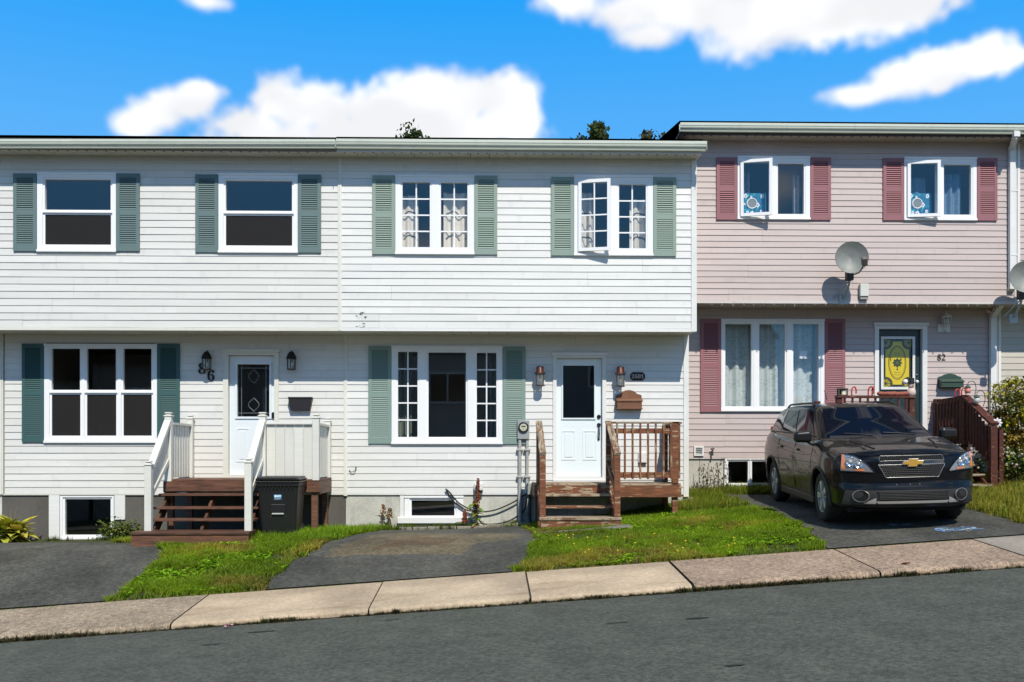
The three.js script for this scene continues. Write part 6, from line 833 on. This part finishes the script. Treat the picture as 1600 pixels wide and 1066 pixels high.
// ================================================================= plants
function leafGeo(L, W, bend, n = 3) {   // a pointed leaf along +z, folded along its rib and drooping
  const p = [], ix = [];
  for (let i = 0; i <= n; i++) { const t = i / n, w = W * Math.sin(Math.PI * Math.pow(clamp(t * 0.94 + 0.05), 0.8)), y = -bend * t * t, z = L * t; p.push(-w / 2, y + w * 0.18, z, 0, y, z, w / 2, y + w * 0.18, z); }
  for (let i = 0; i < n; i++) for (const k of [0, 1]) { const a = i * 3 + k; ix.push(a, a + 3, a + 1, a + 1, a + 3, a + 4); }
  const g = new THREE.BufferGeometry(); g.setAttribute('position', new THREE.Float32BufferAttribute(p, 3)); g.setIndex(ix); g.computeVertexNormals(); return g;
}
class Foliage { constructor() { this.p = []; this.n = []; this.c = []; this.m = new THREE.Matrix4(); this.v = new THREE.Vector3(); this.nm = new THREE.Matrix3(); }
  add(g, pos, rot, s, col) { const q = g.index ? (g.userData.flat ||= g.toNonIndexed()) : g; this.m.compose(pos, new THREE.Quaternion().setFromEuler(rot), V(s, s, s)); this.nm.getNormalMatrix(this.m); const P0 = q.attributes.position, N0 = q.attributes.normal; for (let i = 0; i < P0.count; i++) { this.v.fromBufferAttribute(P0, i).applyMatrix4(this.m); this.p.push(this.v.x, this.v.y, this.v.z); this.v.fromBufferAttribute(N0, i).applyMatrix3(this.nm).normalize(); this.n.push(this.v.x, this.v.y, this.v.z); this.c.push(col[0], col[1], col[2]); } }
  geo() { const g = new THREE.BufferGeometry(); g.setAttribute('position', new THREE.Float32BufferAttribute(this.p, 3)); g.setAttribute('normal', new THREE.Float32BufferAttribute(this.n, 3)); g.setAttribute('color', new THREE.Float32BufferAttribute(this.c, 3)); return g; } }
const leafMat = PM(0xffffff, 0.9, { specularIntensity: 0.3, vertexColors: true, side: THREE.DoubleSide, transmission: 0.25, thickness: 0 }), stemMat = M(lin(0.1, 0.07, 0.04), 0.9), barkMat = M(lin(0.09, 0.07, 0.055), 0.95, { map: texWood });
const E = (x, y, z) => new THREE.Euler(x, y, z, 'YXZ'), vary = (c, r, k = 0.35) => { const f = 1 - k / 2 + r() * k, h = (r() - 0.5) * 0.2; return [c[0] * f * (1 + h), c[1] * f, c[2] * f * (1 - h)]; };
{ // trees behind the roofs
  const tree = (label, px, py, z, rx, ry, n, seed, col) => {
    const tip = P(px, py, z), g0 = 0.5, r = rng(seed), t = thing('garden_tree', label, 'tree', [tip.x, g0, z], 'trees behind the roofs'), H = tip.y - g0;
    const trunk = lathe([[0.2, 0], [0.16, H * 0.2], [0.11, H * 0.55], [0.04, H * 0.9], [0.002, H * 0.97]], 10); const limbs = []; for (let i = 0; i < 12; i++) { const a = r() * 6.28, y = H * (0.35 + r() * 0.5), L = rx * (0.6 + r() * 0.4); limbs.push(tube([[0, y, 0], [Math.cos(a) * L * 0.5, y + 0.5, Math.sin(a) * L * 0.5], [Math.cos(a) * L, y + 0.9 + r() * 0.4, Math.sin(a) * L]], 0.035, 6, 5)); } mesh('trunk', [trunk, ...limbs], barkMat, t);
    const f = new Foliage(), lg = leafGeo(0.13, 0.09, 0.03, 2), clumps = []; for (let i = 0; i < 46; i++) { const a = r() * 6.28, b = Math.acos(2 * r() - 1), q = Math.pow(r(), 0.35); clumps.push([Math.sin(b) * Math.cos(a) * rx * q, H - ry + Math.cos(b) * ry * q * 0.97, Math.sin(b) * Math.sin(a) * rx * q, 0.25 + r() * 0.28]); } clumps.push([0, H - 0.2, 0, 0.2], [0.05, H - 0.5, 0, 0.3]);
    for (let i = 0; i < n; i++) { const c = clumps[Math.floor(r() * clumps.length)], a = r() * 6.28, b = Math.acos(2 * r() - 1), q = c[3] * Math.cbrt(r()); f.add(lg, V(c[0] + Math.sin(b) * Math.cos(a) * q, c[1] + Math.cos(b) * q, c[2] + Math.sin(b) * Math.sin(a) * q), E(r() * 6, r() * 6, r() * 6), 0.7 + r() * 0.7, vary(col, r)); }
    mesh('crown', f.geo(), leafMat, t);
  };
  tree('slim tree tip showing above the seam side of the white roof', 648, 203, -18, 0.7, 1.6, 3000, 3, [0.035, 0.055, 0.012]); tree('broad tree top showing above the white roof', 932, 192, -18, 2.1, 2.6, 11000, 5, [0.05, 0.07, 0.014]); tree('small tree tip beside the end of the pink roof', 1012, 203, -18, 0.7, 1.5, 3000, 8, [0.06, 0.06, 0.018]);
}
{ // shrub by the pink house
  const bush = (name, label, px, py, z, rx, ry, rz, n, seed, cols, flowers, L = 0.055) => {
    const c = P(px, py, z), g0 = gy(c.x, z), r = rng(seed), t = thing(name, label, 'shrub', [c.x, g0, z]), f = new Foliage(), lg = leafGeo(L, L * 0.55, L * 0.2, 2), cy = c.y - g0, cl = [];
    const stems = []; for (let i = 0; i < 16; i++) { const a = r() * 6.28, k = Math.sqrt(r()) * 0.85; stems.push(tube([[0, 0, 0], [Math.cos(a) * rx * k * 0.5, cy * 0.6, Math.sin(a) * rz * k * 0.5], [Math.cos(a) * rx * k, cy + ry * (0.3 + r() * 0.5), Math.sin(a) * rz * k]], 0.009, 8, 5)); } mesh('stem', stems, stemMat, t);
    for (let i = 0; i < 60; i++) { const a = r() * 6.28, b = Math.acos(2 * r() - 1), q = Math.pow(r(), 0.3); cl.push([Math.sin(b) * Math.cos(a) * rx * q, cy + Math.cos(b) * ry * q, Math.sin(b) * Math.sin(a) * rz * q, 0.09 + r() * 0.13, Math.floor(r() * cols.length)]); }
    for (let i = 0; i < n; i++) { const k = cl[Math.floor(r() * cl.length)], a = r() * 6.28, b = Math.acos(2 * r() - 1), q = k[3] * Math.cbrt(r()), p = V(k[0] + Math.sin(b) * Math.cos(a) * q, Math.max(0.03, k[1] + Math.cos(b) * q), k[2] + Math.sin(b) * Math.sin(a) * q); f.add(lg, p, E(r() * 1.6 - 1.0, r() * 6.28, r() - 0.5), 0.7 + r() * 0.8, vary(cols[r() < 0.7 ? k[4] : Math.floor(r() * cols.length)], r)); }
    mesh('foliage', f.geo(), leafMat, t);
    if (flowers) { const ff = new Foliage(), fg = new THREE.IcosahedronGeometry(0.02, 0); fg.deleteAttribute('uv'); for (let i = 0; i < flowers; i++) { const k = cl[Math.floor(r() * cl.length)], a = r() * 6.28; ff.add(fg, V(k[0] + Math.cos(a) * k[3], k[1] + k[3] * (r() - 0.2), k[2] + Math.sin(a) * k[3] * 0.6 + k[3] * 0.5), E(r(), r(), r()), 0.6 + r() * 0.9, vary([0.55, 0.45, 0.38], r)); } mesh('blossom', ff.geo(), leafMat, t); }
  };
  bush('flowering_shrub', 'rounded yellow-green flowering shrub under the beige siding', 1602, 655, -0.35, 0.66, 0.72, 0.55, 12000, 11, [[0.5, 0.45, 0.03], [0.36, 0.37, 0.03], [0.10, 0.13, 0.02], [0.36, 0.24, 0.05], [0.06, 0.09, 0.015]], 60);
  bush('low_shrub', 'low leafy plant with pale flowers at the reddish stair foot', 1582, 723, 0.2, 0.33, 0.2, 0.28, 1800, 12, [[0.10, 0.16, 0.02], [0.06, 0.11, 0.015], [0.2, 0.18, 0.04]], 70, 0.06);
  bush('step_plant', 'small pale-flowered plant on the reddish porch steps', 1527, 728, -0.02, 0.1, 0.1, 0.08, 260, 13, [[0.08, 0.14, 0.02], [0.12, 0.18, 0.03]], 16, 0.05);
  bush('foundation_weed', 'low leafy weeds by the dark basement window', 190, 829, -0.35, 0.34, 0.07, 0.16, 900, 14, [[0.09, 0.15, 0.02], [0.16, 0.18, 0.04]], 0, 0.05);
}
{ // hosta clump
  const h = (px, py, z, n, L, seed, label, cols) => { const c = P(px, py, z), r = rng(seed), f = new Foliage(), lg = leafGeo(L, L * 0.55, L * 0.5, 6), t = thing('hosta_plant', label, 'plant', [c.x, gy(c.x, z), z], 'hosta plants'); for (let i = 0; i < n; i++) { const q = i / n; f.add(lg, V((r() - 0.5) * 0.26, 0.05 + q * 0.16, (r() - 0.5) * 0.2), E(-0.15 - q * 1.05, i * 2.399 + r(), (r() - 0.5) * 0.4), 0.65 + r() * 0.5, vary(cols[Math.floor(r() * cols.length)], r)); } mesh('leaves', f.geo(), leafMat, t); const st = []; for (let i = 0; i < 3; i++) st.push(tube([[0, 0.1, 0], [0.04 * i - 0.04, 0.3, 0.02], [0.1 * i - 0.1, 0.45 + 0.06 * i, 0.04]], 0.004, 8, 4)); mesh('flower_stalk', st, M(lin(0.25, 0.22, 0.1), 0.8), t); };
  h(18, 832, -0.1, 80, 0.32, 21, 'yellow-green hosta clump beside the dark foundation', [[0.5, 0.46, 0.04], [0.36, 0.38, 0.035], [0.55, 0.48, 0.08]]);
  h(-14, 846, 0.2, 30, 0.2, 22, 'darker green hosta in front of the yellow one', [[0.06, 0.12, 0.015], [0.09, 0.15, 0.02]]);
}
{ // the tall dock and the dry weeds along the foundations
  const spike = (px, z, h, label, seed, leaves, rust) => { const c = P(px, 822, z), g0 = gy(c.x, z), r = rng(seed), t = thing('tall_weed', label, 'weed', [c.x, g0, z], 'weeds along the foundations'), lean = (r() - 0.5) * 0.12; mesh('stem', tube([[0, 0, 0], [lean * 0.4, h * 0.5, 0.01], [lean, h, 0.02]], 0.009, 10, 5), M(lin(0.2, 0.07, 0.04), 0.8), t);
    const f = new Foliage(), sg = new THREE.IcosahedronGeometry(0.014, 0); sg.deleteAttribute('uv'); for (let i = 0; i < (rust ? 170 : 60); i++) { const q = rust ? 0.35 + r() * 0.65 : 0.55 + r() * 0.45, w = (rust ? 0.05 : 0.09) * (1.1 - q) + 0.012; f.add(sg, V(lean * q + (r() - 0.5) * w * 2, h * q, (r() - 0.5) * w * 2), E(r(), r(), r()), 0.5 + r() * 0.8, vary(rust ? [0.22, 0.06, 0.03] : [0.25, 0.17, 0.08], r)); } mesh('seed_head', f.geo(), leafMat, t);
    if (leaves) { const lf = new Foliage(), lg = leafGeo(0.13, 0.085, 0.05, 3); for (let i = 0; i < leaves; i++) lf.add(lg, V((r() - 0.5) * 0.12, h * r() * 0.55, (r() - 0.5) * 0.1), E(-0.4 + r() * 0.5, r() * 6.28, 0), 0.6 + r() * 0.7, vary(r() < 0.25 ? [0.3, 0.2, 0.02] : [0.13, 0.24, 0.02], r)); mesh('leaves', lf.geo(), leafMat, t); } };
  spike(745, -0.42, 0.82, 'tall rust-red dock weed by the basement window', 31, 26, true); spike(727, -0.4, 0.3, 'short leafy weed between the basement window and dock', 32, 12, true); spike(598, -0.5, 0.42, 'dry straw-coloured weed against the pale foundation', 33, 6, false); spike(608, -0.48, 0.36, 'second dry weed with a few green leaves by the pale foundation', 34, 8, false);
  const dry = [1095, 1101, 1108, 1115, 1122, 1130, 1136]; dry.forEach((px, i) => { const c = P(px, 765, ZPL + 0.25), t = thing('thin_weed', 'thin dark weed stalk before the white painted foundation', 'weed', [c.x, gy(c.x, ZPL + 0.25), ZPL + 0.25], 'thin weeds by the pink house'), r = rng(50 + i), h = 0.45 + r() * 0.35; const l = [tube([[0, 0, 0], [(r() - 0.5) * 0.06, h * 0.5, 0], [(r() - 0.5) * 0.1, h, 0]], 0.004, 8, 4)]; mesh('stem', l, M(lin(0.1, 0.07, 0.05), 0.9), t); const f = new Foliage(), lg = leafGeo(0.045, 0.02, 0.01, 2); for (let k = 0; k < 40; k++) f.add(lg, V((r() - 0.5) * 0.09, h * (0.15 + r() * 0.85), (r() - 0.5) * 0.08), E(r() * 2, r() * 6, r()), 0.6 + r() * 0.8, vary(r() < 0.5 ? [0.1, 0.06, 0.05] : [0.06, 0.08, 0.02], r)); mesh('leaves', f.geo(), leafMat, t); });
}
// ---- grass: tufts by the ten thousand
{
  const tuft = (n, h, w, seed, spread) => { const r = rng(seed), p = [], nn = []; for (let i = 0; i < n; i++) { const a = r() * 6.28, x = (r() - 0.5) * spread, z = (r() - 0.5) * spread, H = h * (0.55 + r() * 0.6), b = H * (0.25 + r() * 0.7), dx = Math.cos(a), dz = Math.sin(a), sx = -dz * w / 2, sz = dx * w / 2; const A = [[x - sx, 0, z - sz], [x + sx, 0, z + sz]], mx = x + dx * b * 0.3, mz = z + dz * b * 0.3, B = [[mx - sx * 0.8, H * 0.6, mz - sz * 0.8], [mx + sx * 0.8, H * 0.6, mz + sz * 0.8]], T = [x + dx * b, H, z + dz * b]; for (const q of [A[0], A[1], B[1], A[0], B[1], B[0], B[0], B[1], T]) { p.push(...q); nn.push(dx * 0.4, 0.85, dz * 0.4); } } const g = new THREE.BufferGeometry(); g.setAttribute('position', new THREE.Float32BufferAttribute(p, 3)); g.setAttribute('normal', new THREE.Float32BufferAttribute(nn, 3)); return g; };
  const leafTuft = (seed) => { const r = rng(seed), f = [], lg = leafGeo(0.05, 0.03, 0.01, 2); for (let i = 0; i < 7; i++) { const g = lg.clone(); g.rotateX(-0.25 - r() * 0.5); g.rotateY(i * 0.9 + r() * 0.4); g.translate(0, 0.015 + r() * 0.03, 0); f.push(g.toNonIndexed()); } return mergeGeometries(f); };
  const gm = PM(0xffffff, 1, { side: THREE.DoubleSide, transmission: 0.22, thickness: 0, specularIntensity: 0.15 });
  const inPorch = (x, z) => (x > -4.95 && x < -3.5 && z > 0.5 && z < 1.68) || (x > 0.75 && x < 1.95 && z > 0.35 && z < 1.5) || (x > 6.9 && x < 7.95 && z > -1.6 && z < 0.35);
  const field = (name, label, count, x0, x1, z0, z1, geo, seed, colour, size, keep = () => true) => {
    const r = rng(seed), mats = [], cols = [], m = new THREE.Matrix4(), q = new THREE.Quaternion(), e = new THREE.Euler();
    for (let i = 0; i < count * 3 && mats.length < count; i++) { const x = mixn(x0, x1, r()), z = mixn(z0, z1, r()), edge = (vn(x * 7, z * 7, 0, 12) - 0.5) * 0.14; if (onDrive(x + edge, Math.min(z, 4.1)) || z > 4.14 + edge * 0.6 || inPorch(x, z) || !keep(x, z, r)) continue; const s = size(x, z, r); e.set((r() - 0.5) * 0.3, r() * 6.28, (r() - 0.5) * 0.3); q.setFromEuler(e); m.compose(V(x, gy(x, z) - 0.006, z), q, V(s, s, s)); mats.push(m.clone()); cols.push(colour(x, z, r)); }
    const o = new THREE.InstancedMesh(geo, gm, mats.length); mats.forEach((k, i) => { o.setMatrixAt(i, k); o.setColorAt(i, new THREE.Color().setRGB(...cols[i])); }); o.name = numbered(name); o.castShadow = o.receiveShadow = true; scene.add(o); tag(o, label, 'grass', undefined, 'stuff');
  };
  const green = (x, z, r) => { const n = fbm(x * 1.6 + 3, z * 1.6, 0, 7, 3), d = sst(0.5, 0.7, fbm(x * 1.3 + 30, z * 1.3, 0, 17, 4)); return vary([mixn(0.25, 0.40, d) * (0.55 + n * 0.8), mixn(0.385, 0.36, d) * (0.55 + n * 0.8), mixn(0.012, 0.05, d)], r, 0.5); };
  const yellow = (x, z, r) => vary(r() < 0.55 ? [0.4, 0.36, 0.05] : [0.26, 0.32, 0.03], r, 0.5);
  const t1 = tuft(10, 0.055, 0.0055, 1, 0.06), t2 = tuft(9, 0.15, 0.007, 2, 0.07), t3 = leafTuft(3);
  const bare = (x, z, r) => x > -2.15 && x < 0.75 && z < 0.1 ? r() < 0.05 : fbm(x * 2.2 + 50, z * 2.2, 0, 99, 3) < 0.63 || r() < 0.12;
  const sz = (x, z, r) => (0.55 + fbm(x * 2.4, z * 2.4, 0, 33, 3) * 0.9) * (0.8 + r() * 0.5);
  field('grass', 'mown green grass between the two white house driveways', 19000, -5.6, -0.9, -0.5, 4.16, t1, 61, green, (x, z, r) => sz(x, z, r) * 1.25, bare); field('grass', 'mown green grass sloping down from the weathered porch to the pavement', 34000, -0.6, 4.6, -1.55, 4.16, t1, 62, green, sz, bare);
  field('ground_cover', 'small-leaved clover in the lawn by the weathered porch', 5200, 0.2, 4.6, -0.5, 4.14, t3, 63, (x, z, r) => vary([0.2, 0.36, 0.012], r, 0.5), (x, z, r) => 0.4 + r() * 0.5, (x, z) => fbm(x * 1.5 + 9, z * 1.5, 0, 41, 3) > 0.47); field('ground_cover', 'small-leaved weeds in the grass by the wheeled bin', 2600, -5.4, -1.2, 0.6, 4.1, t3, 64, (x, z, r) => vary([0.2, 0.37, 0.014], r, 0.5), (x, z, r) => 0.5 + r() * 0.6, (x, z) => fbm(x * 1.5 + 29, z * 1.5, 0, 43, 3) > 0.5);
  field('tall_grass', 'longer grass along the foundation and behind the wheeled bin', 1500, -3.6, -1.6, -0.45, 1.7, t2, 65, (x, z, r) => vary([0.26, 0.44, 0.016], r, 0.5), (x, z, r) => 0.5 + r() * 0.5); field('tall_grass', 'longer yellowish grass before the pink house basement window', 2600, 3.1, 5.0, -1.6, 0.4, t2, 66, (x, z, r) => vary(r() < 0.4 ? [0.32, 0.31, 0.04] : [0.2, 0.3, 0.02], r, 0.5), (x, z, r) => 0.4 + r() * 0.6);
  field('dry_grass', 'long dry yellow grass on the bank beside the black car', 9000, 6.4, 10.5, -1.4, 4.1, t2, 67, yellow, (x, z, r) => 0.5 + r() * 0.6);
  field('weeds', 'patchy weeds along the white house foundation', 420, -2.3, 0.7, -0.62, -0.18, t2, 68, (x, z, r) => vary([0.13, 0.18, 0.02], r, 0.5), (x, z, r) => 0.35 + r() * 0.45, (x, z) => fbm(x * 3, z * 3, 0, 45, 2) > 0.52);
  field('weeds', 'patchy weeds along the dark foundation', 300, -8.2, -5.0, -0.62, -0.1, t2, 69, (x, z, r) => vary([0.12, 0.17, 0.02], r, 0.5), (x, z, r) => 0.3 + r() * 0.4, (x, z) => fbm(x * 3 + 8, z * 3, 0, 46, 2) > 0.52);
  // dry weeds in the gutter and the slab joints
  const r = rng(71), list = [], cols = []; const put = (x, z, y, s) => { list.push(new THREE.Matrix4().compose(V(x, y, z), new THREE.Quaternion().setFromEuler(new THREE.Euler((r() - 0.5) * 0.5, r() * 6.28, 0)), V(s, s, s))); cols.push(vary(r() < 0.6 ? [0.07, 0.055, 0.025] : [0.08, 0.1, 0.02], r, 0.6)); };
  for (let i = 0; i < 5200; i++) { const x = mixn(-9, 10, r()), k = fbm(x * 1.8 + 5, 1.4 + x * 0.3, 0, 21, 4); if (k < 0.3 + r() * 0.14) continue; put(x, CURB + 0.012 + r() * 0.04, road(x) - 0.004, (k > 0.56 ? 1.25 : 0.75) * (0.35 + r() * 0.7)); }
  for (const jx of [-5.17, -3.35, 2.175, 4.19]) for (let i = 0; i < (jx > 2 && jx < 3 ? 160 : 30); i++) { const z = 4.2 + r() * 1.42; put(jx + (r() - 0.5) * 0.02, z, mixn(walkBack(jx), road(jx) + 0.06, (z - 4.15) / 1.5) - 0.02, (0.15 + 0.3 * r() * r()) * (z > 5.2 ? 1.6 : 0.8)); }
  const o = new THREE.InstancedMesh(t1, gm, list.length); list.forEach((k, i) => { o.setMatrixAt(i, k); o.setColorAt(i, new THREE.Color().setRGB(...cols[i])); }); o.name = 'kerb_weeds'; o.castShadow = o.receiveShadow = true; scene.add(o); tag(o, 'dry weeds growing along the kerb and in slab joints', 'weeds', undefined, 'stuff');
  // dirt gathered along the kerb
  { const q = [], ix = []; let n = 0; for (let x = -10; x <= 11; x += 0.04, n++) { const w = 0.012 + 0.04 * Math.pow(fbm(x * 3, 2.3, 0, 87, 4), 2) + 0.02 * fbm(x * 14, 5.1, 0, 88, 2); q.push(x, road(x) + 0.007, CURB + 0.002, x, road(x) + 0.006, CURB + w); if (n) ix.push(n * 2 - 2, n * 2 - 1, n * 2, n * 2, n * 2 - 1, n * 2 + 1); } const g = new THREE.BufferGeometry(); g.setAttribute('position', new THREE.Float32BufferAttribute(q, 3)); g.setIndex(ix); g.computeVertexNormals(); tag(mesh('kerb_dirt', uvm(g, 4), M(lin(0.06, 0.05, 0.036), 1, { map: texAggregate })), 'dark dirt gathered along the foot of the kerb', 'dirt', undefined, 'stuff'); }
  // dandelions
  const yd = M(lin(0.7, 0.5, 0.03), 0.8), rr = rng(81), fg = new THREE.IcosahedronGeometry(0.016, 0).scale(1, 0.5, 1); for (let i = 0; i < 22; i++) { const p = G(870 + rr() * 330, 838 + rr() * 34); if (onDrive(p.x, p.z) || p.z > 4.1) continue; const t = mesh('dandelion', [fg.clone().translate(0, 0.07, 0), cyl(V(0, 0, 0), V(0, 0.07, 0), 0.003, 0.002, 4)], yd); t.position.copy(p); tag(t, 'small yellow dandelion in the lawn below the weathered porch', 'flower', 'dandelions in the lawn'); }
}
{ // small things on the ground
  const stone = (px, py, s, label, col) => { const p = G(px, py), g = new THREE.IcosahedronGeometry(s, 3), q = g.attributes.position; for (let i = 0; i < q.count; i++) { const k = 0.82 + 0.36 * vn(q.getX(i) / s * 1.6 + 5 + px, q.getY(i) / s * 1.6 + q.getZ(i) / s, 0, 5); q.setXYZ(i, q.getX(i) * k * 1.3, q.getY(i) * k * 0.7, q.getZ(i) * k); } g.computeVertexNormals(); const o = mesh('stone', uvm(g, 2), M(col, 0.9, { map: texConcrete })); o.position.copy(p).add(V(0, s * 0.3, 0)); tag(o, label, 'stone'); };
  stone(1077, 786, 0.1, 'pale stone at the corner of the white house', lin(0.55, 0.5, 0.44)); stone(46, 842, 0.06, 'dark stone beside the yellow-green hosta', lin(0.14, 0.12, 0.11));
  const e = thing('stone_edging', 'row of small concrete edging stones along the basement window', 'edging'), em = M(lin(0.38, 0.34, 0.29), 0.9, { map: texConcrete }), er = rng(3); for (let i = 0; i < 9; i++) { const x0 = P(622 + i * 23, 822, -0.32).x, x1 = P(622 + i * 23 + 22, 822, -0.32).x, y = gy((x0 + x1) / 2, -0.3); mesh('edging_stone', uvm(rbx(x0, x1, y - 0.05, y + 0.045 + er() * 0.015, -0.4, -0.29 + er() * 0.02, 0.012)), em, e); }
  const c0 = P(838, 832, 1.75), s = rbx(-0.68, 0.68, -0.06, 0.03, -0.17, 0.2, 0.012); const sl = mesh('paving_slab', uvm(s), M(lin(0.3, 0.28, 0.24), 0.9, { map: texConcrete })); sl.position.set(1.38, gy(1.38, 1.72), 1.72); sl.rotation.z = Math.atan(0.07); tag(sl, 'grey concrete slab at the foot of the weathered steps', 'paving slab');
  const lp = G(357, 983), lt = mesh('paper_scrap', (() => { const g = new THREE.PlaneGeometry(0.09, 0.05, 4, 2); const p = g.attributes.position; for (let i = 0; i < p.count; i++) p.setZ(i, 0.012 * Math.sin(p.getX(i) * 60) + 0.012); g.rotateX(-Math.PI / 2); g.computeVertexNormals(); return g; })(), M(lin(0.75, 0.3, 0.42), 0.7, { side: THREE.DoubleSide })); lt.position.copy(lp).add(V(0, 0.025, 0)); tag(lt, 'pink and white paper scrap lying by the kerb', 'litter');
  const p2 = G(1408, 883), d2 = mesh('fallen_leaf', leafGeo(0.11, 0.07, -0.02, 4).rotateY(1.3), M(lin(0.2, 0.05, 0.03), 0.8, { side: THREE.DoubleSide })); d2.position.copy(p2).add(V(0, 0.012, 0)); tag(d2, 'fallen red-brown leaf on the rough slab', 'leaf');
  // chalk scribbles on the drive
  const ch = canvasTex(256, 128, (x) => { x.clearRect(0, 0, 256, 128); const r = rng(9); x.lineCap = 'round'; for (let i = 0; i < 60; i++) { x.strokeStyle = ['rgba(110,160,215,0.5)', 'rgba(150,195,235,0.7)', 'rgba(215,225,235,0.6)', 'rgba(80,125,195,0.45)'][i % 4]; x.lineWidth = 2 + r() * 5; x.beginPath(); const a = 20 + r() * 190, b = 24 + r() * 80; x.moveTo(a, b); x.quadraticCurveTo(a + (r() - 0.3) * 60, b + (r() - 0.5) * 50, a + (r() - 0.4) * 70, b + (r() - 0.5) * 40); x.stroke(); } x.strokeStyle = 'rgba(120,170,225,0.6)'; x.lineWidth = 9; x.beginPath(); x.ellipse(70, 64, 50, 44, 0, 1.6, 5); x.stroke(); });
  for (const [px, py, w, d, lab] of [[1497, 829, 0.66, 0.36, 'pale blue chalk scribble on the driveway before the car'], [1408, 822, 0.36, 0.22, 'small blue chalk scribble in the shadow of the car bumper']]) { const p = G(px, py), g = new THREE.PlaneGeometry(w, d, 6, 6); g.rotateX(-Math.PI / 2); const q = g.attributes.position; for (let i = 0; i < q.count; i++) q.setY(i, gy(p.x + q.getX(i), p.z + q.getZ(i)) - p.y + 0.022); g.computeVertexNormals(); const o = mesh('chalk_drawing', g, M(0xffffff, 0.95, { map: ch, transparent: true })); o.position.copy(p); tag(o, lab, 'chalk drawing'); }
}
renderer.render(scene, camera);
